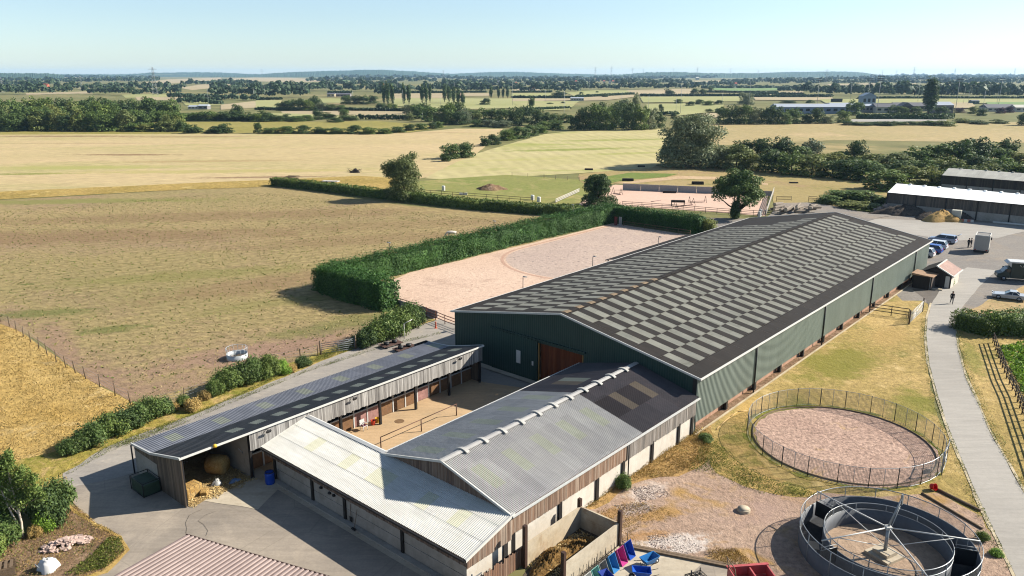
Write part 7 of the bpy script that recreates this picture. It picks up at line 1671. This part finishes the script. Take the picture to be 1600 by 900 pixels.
def far_hedge(i, x0, y0, x1, y1, h):
    a, b = G(x0, y0), G(x1, y1); sz = max(.5, mpp(x0, y0)*1.7); n = int((b-a).length/sz*14); rng = np.random.default_rng(i); P = []
    for k in range(n): f = rng.random(); p = a+(b-a)*f; P.append((p.x+rng.normal()*.8, p.y+rng.normal()*.8, h*rng.uniform(.05, 1)**.7*(1+.15*math.sin(f*60)*math.sin(f*23+i))))
    P = np.array(P); V, F = leaf_quads(P, rng.normal(size=P.shape), sz, rng, .8); c = np.array([a.x, a.y, 0])
    o = bpy.data.objects.new('hedgerow', np_mesh('hedgerow', V-c, F, [lf_far])); COL.objects.link(o); o.location = c; return o
FH = [(400,171.5,700,174.5,2.2),(560,186.6,640,187,3.),(640,185.5,706,184,3.2),(800,153.2,900,153.4,2.5),(900,152.4,990,147.6,2.5),(1000,150.8,1200,150.8,3.),(1175,152,1300,151.4,3.),(1100,144.6,1215,145.6,2.4),(1170,147.6,1255,147.9,2.4),(800,144.8,862,144.6,2.5),(616,145.8,760,144.6,2.5),(400,156.4,440,156.2,2.6),(512,145.6,548,145.4,3.),(1340,154.6,1740,154.8,2.6),(160,136,215,133,4.),(820,173,890,170,2.),(1000,180,1060,180,2.5),(280,157,345,156.6,3.)]
for i, q in enumerate(sorted(FH)): tag(far_hedge(40+i, *q), f'thin far hedgerow between pale fields, {ordn(i)} counted from the left', 'hedgerow', 'far hedgerows between pale fields')

# hills -----------------------------------------------------------------------------
m_hill = land('wooded_hill', S(74,98,72), S(64,90,66), S(140,140,108), big=.0025, patch=.0016, pt=(.62,.66), fine=.02, fk=(.7,1.25), bstr=0.)
def hill(name, dist, prof, depth, seed, rough=4.):
    """a low range of hills at a real distance; prof = (photo column, photo row of the crest)"""
    rng = np.random.default_rng(seed); xs = [p[0] for p in prof]; ys = [p[1] for p in prof]; n = 220; V, F = [], []
    crest = []
    for i in range(n+1):
        px = xs[0]+(xs[-1]-xs[0])*i/n; py = np.interp(px, xs, ys); v = -(py-450)/FOC; u = (px-800)/FOC
        k = dist/(_c+v*_s); crest.append((u*k, dist, max(.5, CAMH+k*(-_s+v*_c))))
    rows_ = [(-depth, 0.), (-depth*.6, .42), (-depth*.28, .8), (0, 1.), (depth*.5, .7), (depth, 0.)]
    for j, (dy, fz) in enumerate(rows_):
        for i, (x, y, z) in enumerate(crest): V.append((x*(1+dy/dist), y+dy, z*fz+(rng.random()*rough if 0 < fz else -1)))
    m = n+1
    for j in range(len(rows_)-1):
        for i in range(n): F.append((j*m+i, j*m+i+1, (j+1)*m+i+1, (j+1)*m+i))
    mb = MB(); mb.add(V, F, 0, False); return tag(mb.build(name, m_hill), kind='structure')
hill('hills', 8200, [(330,118),(400,116.6),(450,113.2),(500,111.6),(540,110.6),(560,109.4),(600,109.6),(640,111.6),(670,113.4),(700,115.4),(740,117.6)], 1500, 1, 5.)
hill('hills', 7600, [(1120,118.5),(1160,116.4),(1200,113.8),(1230,112.9),(1252,112.6),(1275,112.6),(1300,112),(1330,112.6),(1350,114),(1366,116.4),(1385,118.4)], 1300, 2, 5.)
hill('hills', 6600, [(930,118.8),(985,116),(1010,113.6),(1030,113.4),(1060,112.8),(1080,114),(1110,115),(1150,114.8),(1190,114.6),(1240,117)], 900, 3, 6.)
hill('hills', 9000, [(-200,115.6),(0,115.2),(40,115.2),(90,116.4),(200,116.4),(230,114.2),(290,113.2),(340,113.4),(370,115),(420,117.4)], 1500, 4, 5.)
hill('hills', 5400, [(-200,116.2),(-60,115.4),(10,114.8),(40,115),(80,115.4),(100,118)], 600, 5, 6.)
hill('hills', 8800, [(680,117),(720,115),(760,113.2),(800,112.4),(830,113.4),(860,114.6),(900,115.8),(960,117.4)], 1300, 6, 5.)
hill('hills', 11000, [(1300,117.6),(1400,117.4),(1480,118),(1600,117.6),(1800,118)], 1500, 7, 8.)

# pylons, masts and poles -------------------------------------------------------------
m_pyl = plain('pylon_steel', S(176,182,184), .6, .2)
def lattice(h, w0, thick, arms=3):
    mb = MB(); n = 7
    lv = [(w0*(1-.86*(k/n)**.8)/2, h*k/n) for k in range(n+1)]
    for (w1, z1), (w2, z2) in zip(lv, lv[1:]):
        for a in range(4):
            c = lambda w, q: Vector(((w, w), (-w, w), (-w, -w), (w, -w))[q % 4])
            p = lambda w, q, z: Vector((((w, w), (-w, w), (-w, -w), (w, -w))[q % 4][0], ((w, w), (-w, w), (-w, -w), (w, -w))[q % 4][1], z))
            mb.tube(p(w1, a, z1), p(w2, a, z2), thick, n=4); mb.tube(p(w1, a, z1), p(w2, a+1, z2), thick*.6, n=3); mb.tube(p(w1, a+1, z1), p(w2, a, z2), thick*.6, n=3)
    tw = MB()
    for k in range(arms):
        z = h*(.66+.13*k); w = w0*(1.0-.15*abs(k-1)*1.2)
        for s_ in (-1, 1):
            tw.tube((0, 0, z+h*.02), (s_*w, 0, z), thick*.8, n=4); tw.tube((0, 0, z-h*.02), (s_*w, 0, z), thick*.8, n=4)
    return mb, tw
def pylon(label, px, by, ty, group=None, proto=[None]):
    h = hgt(px, by, ty)
    t = thing('pylon', label, 'pylon', G(px, by), ft.uniform(-.4, .4), group)
    if proto[0] is None:
        a, b = lattice(40, 7.5, .15); proto[0] = (a.build('tower', m_pyl, t).data, b.build('cross_arms', m_pyl, t).data)
    else:
        for nme, me in zip(('tower', 'cross_arms'), proto[0]): o = bpy.data.objects.new(nme, me); COL.objects.link(o); o.parent = t
    t.scale = (h/40,)*3
pylon('tall grey lattice pylon above the left hand wood', 243, 149, 104.5)
sk = [(5,146,121),(128,142,119),(410,121,107),(693,123,109),(930,121,104.6),(955,121,103.6),(988,120,105.6),(1005,119,107),(1052,120,106),(1089,120.5,105),(1141,121,106),(1184,121,109),(1290,133,107.6),(1378,121,108.5),(1400,120,109),(1427,123,104),(1473,120,111),(1491,121.5,106.5),(1560,122,111.5),(1584,122,106.4)]
for i, q in enumerate(sk): pylon(f'distant hazy pylon on the skyline, {ordn(i)} from the left', *q, group='distant pylons on the skyline')
m_pole_f = plain('pale_pole', S(206,208,204), .6)
def mast(label, px, by, ty, bar=True, group='floodlight masts', nb=3):
    h = hgt(px, by, ty); t = thing('floodlight_mast' if bar else 'utility_pole', label, 'floodlight' if bar else 'pole', G(px, by), 0, group); r = .22 if bar else .14
    MB().tube((0, 0, 0), (0, 0, h), r, r*.7, 6).build('pole', m_pole_f, t)
    if bar:
        mb = MB()
        for k in range(nb): mb.box(-2.6, 2.6, -.15, .15, h-.2-1.5*k, h+.35-1.5*k)
        mb.build('lamp_bar', plain('lamp_bank', S(110,116,120), .6), t)
for i, (x, b, t_, n_) in enumerate([(1276,169,123,3),(1328,159,128,1),(1355,163,123,2),(1370,178,119.5,3),(1434,159,123,1),(1492,178,124.6,2),(1560,165,123,2)]): mast(f'racecourse floodlight mast with lamp bars, {ordn(i)} from the left', x, b, t_, True, nb=n_)
for i, (x, b, t_) in enumerate([(326,163,139),(397,156,137),(414,153,131),(452,152,132.5),(470,151,130),(475,150,131.5),(512,146,128),(552,163,142),(622,146,125.5),(630,164,140),(660,187,176),(688,165,146),(711,160,130),(733,146,130),(801,165,128),(852,158,140),(881,191,142),(921,143,124),(971,168,140),(1013,175,148),(1056,176,152),(1063,178,128),(1128,167,142),(1170,167,128),(1505,163,136),(1512,165,139),(1534,181,141),(1557,166,142)]): mast(f'thin pale pole in the middle distance, {ordn(i)} from the left', x, b, t_, False, 'thin pale poles in the middle distance')

# buildings far off -----------------------------------------------------------------
m_far_w = plain('pale_wall', S(224,220,206), .8, 0., .05); m_far_r = plain('red_tile_roof', S(200,110,84), .8, 0., .15); m_far_g = plain('grey_metal_roof', S(196,204,214), .5, 0., .05); m_far_b = plain('grey_brick', S(150,146,146), .8, 0., .1); m_far_c = plain('cream_wall', S(236,220,184), .8, 0., .05); m_far_s = plain('slate_roof', S(112,112,118), .7, 0., .1)
def house(name, label, px, by, wpx, hw, rise, dep, wall, roofm, cat='building', nw=4, group=None, rz=0., gable=False):
    wd = wpx*mpp(px, by); t = thing(name, label, cat, G(px, by), rz, group); x = wd/2
    MB().box(-x, x, 0, dep, 0, hw).build('walls', wall, t)
    if rise:
        mb = MB()
        if not gable: vs = [(-x-.3, -.4, hw), (x+.3, -.4, hw), (x+.3, dep/2, hw+rise), (-x-.3, dep/2, hw+rise), (x+.3, dep+.4, hw), (-x-.3, dep+.4, hw)]; mb.add(vs, [(0, 1, 2, 3), (3, 2, 4, 5), (1, 4, 2), (0, 3, 5)])
        else: vs = [(-x-.3, -.4, hw), (0, -.4, hw+rise), (x+.3, -.4, hw), (-x-.3, dep, hw), (0, dep, hw+rise), (x+.3, dep, hw)]; mb.add(vs, [(0, 2, 1), (3, 4, 5), (0, 1, 4, 3), (1, 2, 5, 4)])
        mb.build('roof', roofm, t)
    for k in range(nw):
        c = -x+wd*(k+.5)/nw; ww = wd/nw*.28; f = MB().box(c-ww, c+ww, -.06, -.01, hw*.4, hw*.75).build('window', m_glass, t)
    return t
house('grandstand', 'long blue grey racecourse shed with a bright roof, left part', 1267, 178, 108, 5.2, 2.2, 16, plain('blue_grey_cladding', S(142,160,186), .5, 0., .05), m_far_g, nw=10)
house('grandstand', 'shorter blue racecourse shed joined to the long one', 1322, 177.5, 44, 5.6, 2.4, 16, plain('blue_cladding', S(124,144,176), .5, 0., .05), m_far_g, nw=5)
house('grandstand', 'dark glazed racecourse block beside the control tower', 1352, 176, 34, 5.2, 1.4, 14, m_far_b, m_far_g, nw=6)
house('control_tower', 'pale blue square racecourse tower with dark windows and a pitched top', 1357, 166, 21, 9.5, 3.0, 9, plain('tower_cladding', S(164,182,204), .6, 0., .04), plain('tower_roof', S(150,170,194), .6), 'tower', 3, gable=True)
house('pavilion', 'white fronted pavilion at the middle of the racecourse buildings', 1384, 176.5, 32, 4.6, 2.6, 12, m_far_w, m_far_s, nw=3)
house('stand_roof', 'long grey roofed stand behind the lone poplar', 1425, 174, 52, 4.4, 2.6, 14, m_far_b, m_far_s, nw=7)
house('stand_roof', 'dark gabled front in the middle of the grey roofed stand', 1416, 175.5, 20, 4.6, 3.2, 8, m_dkwood, m_far_s, nw=2, gable=True)
house('stand_roof', 'grey roofed shed with a pale gable right of the lone poplar', 1476, 177.5, 26, 6.4, 2.4, 14, m_far_b, m_far_g, nw=3)
house('score_board', 'black board standing on the straw field behind the racecourse sheds', 1307, 160.5, 18, 4.2, 0, .6, m_black, None, 'board', 0)
house('shed', 'small green shed on the pale field right of the lone poplar', 1524, 162.5, 12, 3, 1, 6, plain('green_shed', S(110,130,126), .7), m_far_s, nw=2)
house('long_building', 'long dark roofed low building at the right beyond the racecourse', 1565, 174.5, 46, 3.2, 2.6, 12, m_far_w, m_far_s, nw=5); house('house', 'white walled bungalow at the right edge beyond the racecourse', 1596, 175, 20, 3.6, 2, 9, m_far_w, m_far_w, nw=2)
house('shed', 'white low shed at the tip of the left hand wood', 302, 171, 16, 2.4, 1.0, 8, m_far_w, m_far_g, nw=3); house('shed', 'grey low shed right of the white shed by the left hand wood', 317, 171, 14, 3, 1.2, 8, m_far_b, m_far_g, nw=2)
house('house', 'red roofed house among the far left woods', 70, 141, 8, 6, 6, 10, m_far_c, m_far_r, nw=2); house('house', 'red roofed house above the round clump of trees', 596, 139, 7, 7, 5, 10, m_far_r, m_far_r, nw=2)
house('cream_building', 'cream walled farm building beyond the round clump', 517, 151.4, 12, 4, 1, 10, m_far_c, m_far_s, nw=2); house('brick_building', 'long brown building beside the cream one beyond the round clump', 534, 151.2, 26, 3.2, 1.4, 10, m_far_b, m_far_s, nw=5)
house('house', 'sandy coloured farmhouse beyond the slim poplars', 833, 143.5, 7, 6, 4, 10, m_far_c, m_far_r, nw=2)
house('shed', 'long white shed on the straw strip left of the dark copse', 902, 157.6, 20, 3, 1, 8, m_far_w, m_far_g, nw=5)
house('shed', 'white shed on the straw land at the foot of the far hill', 1090, 125, 5, 10, 4, 16, m_far_w, m_far_w, nw=2)
for i, (x, b) in enumerate(((648,124.5),(662,122.6),(676,123),(714,118.6),(778,131),(806,134),(870,139),(900,130.5),(912,119),(930,126.5),(936,128),(944,130),(953,131),(958,130),(968,133),(1060,128),(1108,133),(1150,135))):
    house('house', f'tiny pale house among the far woods, {ordn(i)} from the left', x, b, 3.2, 6, 3.5, 8, (m_far_w, m_far_c, m_far_w)[i % 3], (m_far_s, m_far_r)[i % 2], 'house', 1, 'tiny houses among the far woods')
# racecourse road, hedge and cars
patch('road', [(1325,190.5),(1330,186.6),(1400,186.4),(1480,187.4),(1478,189),(1400,190.4)], m_road, .14, 20)
hedge('dark_hedge', 'long dark hedge in front of the racecourse buildings', [G(1340,185.4), G(1400,186), G(1470,186.4), G(1486,185)], 4, 3.0, .8, 2.2, 15, lf_dark)
for i, (x, c) in enumerate(((1358,S(220,224,228)),(1364,S(200,90,80)),(1370,S(230,230,226)),(1377,S(214,216,220)),(1383,S(222,222,226)),(1389,S(190,100,90)))):
    car(f"{('white','red','cream','silver','ivory','maroon')[i]} car parked behind the dark racecourse hedge", G(x, 181.2), 1.4, c, HATCH, HC, 4.2, group='cars parked at the racecourse')
# ------------------------------------------------------------------ air, light and camera
SUN_EL, SUN_AZ = math.radians(32.3), math.atan2(.977, .213)      # azimuth from +Y towards +X
sd = Vector((math.sin(SUN_AZ)*math.cos(SUN_EL), math.cos(SUN_AZ)*math.cos(SUN_EL), math.sin(SUN_EL)))
li = bpy.data.lights.new('sun', 'SUN'); li.energy = 5.0; li.angle = math.radians(.53); li.color = (1., .93, .82)
lo = bpy.data.objects.new('sun', li); COL.objects.link(lo); lo.rotation_euler = sd.to_track_quat('Z', 'Y').to_euler(); lo.location = (60, 20, 80)
w = bpy.data.worlds.new('World'); SC.world = w; w.use_nodes = True; nt = w.node_tree
sky = nt.nodes.new('ShaderNodeTexSky'); sky.sky_type = 'NISHITA'; sky.sun_disc = False; sky.sun_elevation = SUN_EL; sky.sun_rotation = SUN_AZ
sky.air_density = 1.0; sky.dust_density = .25; sky.ozone_density = 2.2; sky.altitude = 60
zt = max((o.matrix_world @ Vector(c)).z for o in SC.objects if o.type == 'MESH' and len(o.bound_box) for c in o.bound_box) if bpy.context.view_layer.update() is None else 0
bg = nt.nodes['Background']; bg.inputs[1].default_value = .06
mx = nt.nodes.new('ShaderNodeMix'); mx.data_type = 'RGBA'; mx.blend_type = 'MULTIPLY'; mx.inputs[0].default_value = 1.; mx.inputs[7].default_value = (.87, 1.0, 1.11, 1)
hs = nt.nodes.new('ShaderNodeHueSaturation'); hs.inputs['Saturation'].default_value = .72; nt.links.new(sky.outputs[0], hs.inputs['Color']); nt.links.new(hs.outputs[0], mx.inputs[6]); nt.links.new(mx.outputs[2], bg.inputs[0])
# the summer haze
hz = MB(); hz.box(-9000, 9000, -500, 14000, -1.5, zt+4); ho_ = hz.build('haze', None); ho_.data.materials.clear()
hm = bpy.data.materials.new('haze'); hm.use_nodes = True; t_ = hm.node_tree; t_.nodes.remove(t_.nodes['Principled BSDF'])
pv = t_.nodes.new('ShaderNodeVolumePrincipled'); pv.inputs['Color'].default_value = (.46, .72, 1., 1); pv.inputs['Density'].default_value = 5e-5; pv.inputs['Anisotropy'].default_value = .15
t_.links.new(pv.outputs[0], t_.nodes['Material Output'].inputs['Volume']); ho_.data.materials.append(hm); tag(ho_, kind='stuff')
cd = bpy.data.cameras.new('camera'); cam = bpy.data.objects.new('camera', cd); COL.objects.link(cam); SC.camera = cam
cam.location = (0, 0, CAMH); cam.rotation_euler = (PI/2-PITCH, 0, 0); cd.sensor_width = 36.; cd.lens = 36.*FOC/1600.; cd.clip_start = .1; cd.clip_end = 60000
SC.view_settings.view_transform = 'Standard'; SC.view_settings.look = 'None'; SC.view_settings.exposure = 1.3; SC.view_settings.gamma = 1.; SC.view_settings.use_curve_mapping = False
cy = SC.cycles; cy.max_bounces = 5; cy.diffuse_bounces = 2; cy.glossy_bounces = 2; cy.transmission_bounces = 2; cy.transparent_max_bounces = 10; cy.volume_bounces = 0
cy.pixel_filter_type = 'BLACKMAN_HARRIS'; cy.filter_width = 1.1; cy.use_denoising = True; cy.denoiser = 'OPENIMAGEDENOISE'; cy.denoising_input_passes = 'RGB_ALBEDO_NORMAL'; cy.sample_clamp_indirect = 6.; cy.volume_step_rate = 10.

print('TOPZ', zt)
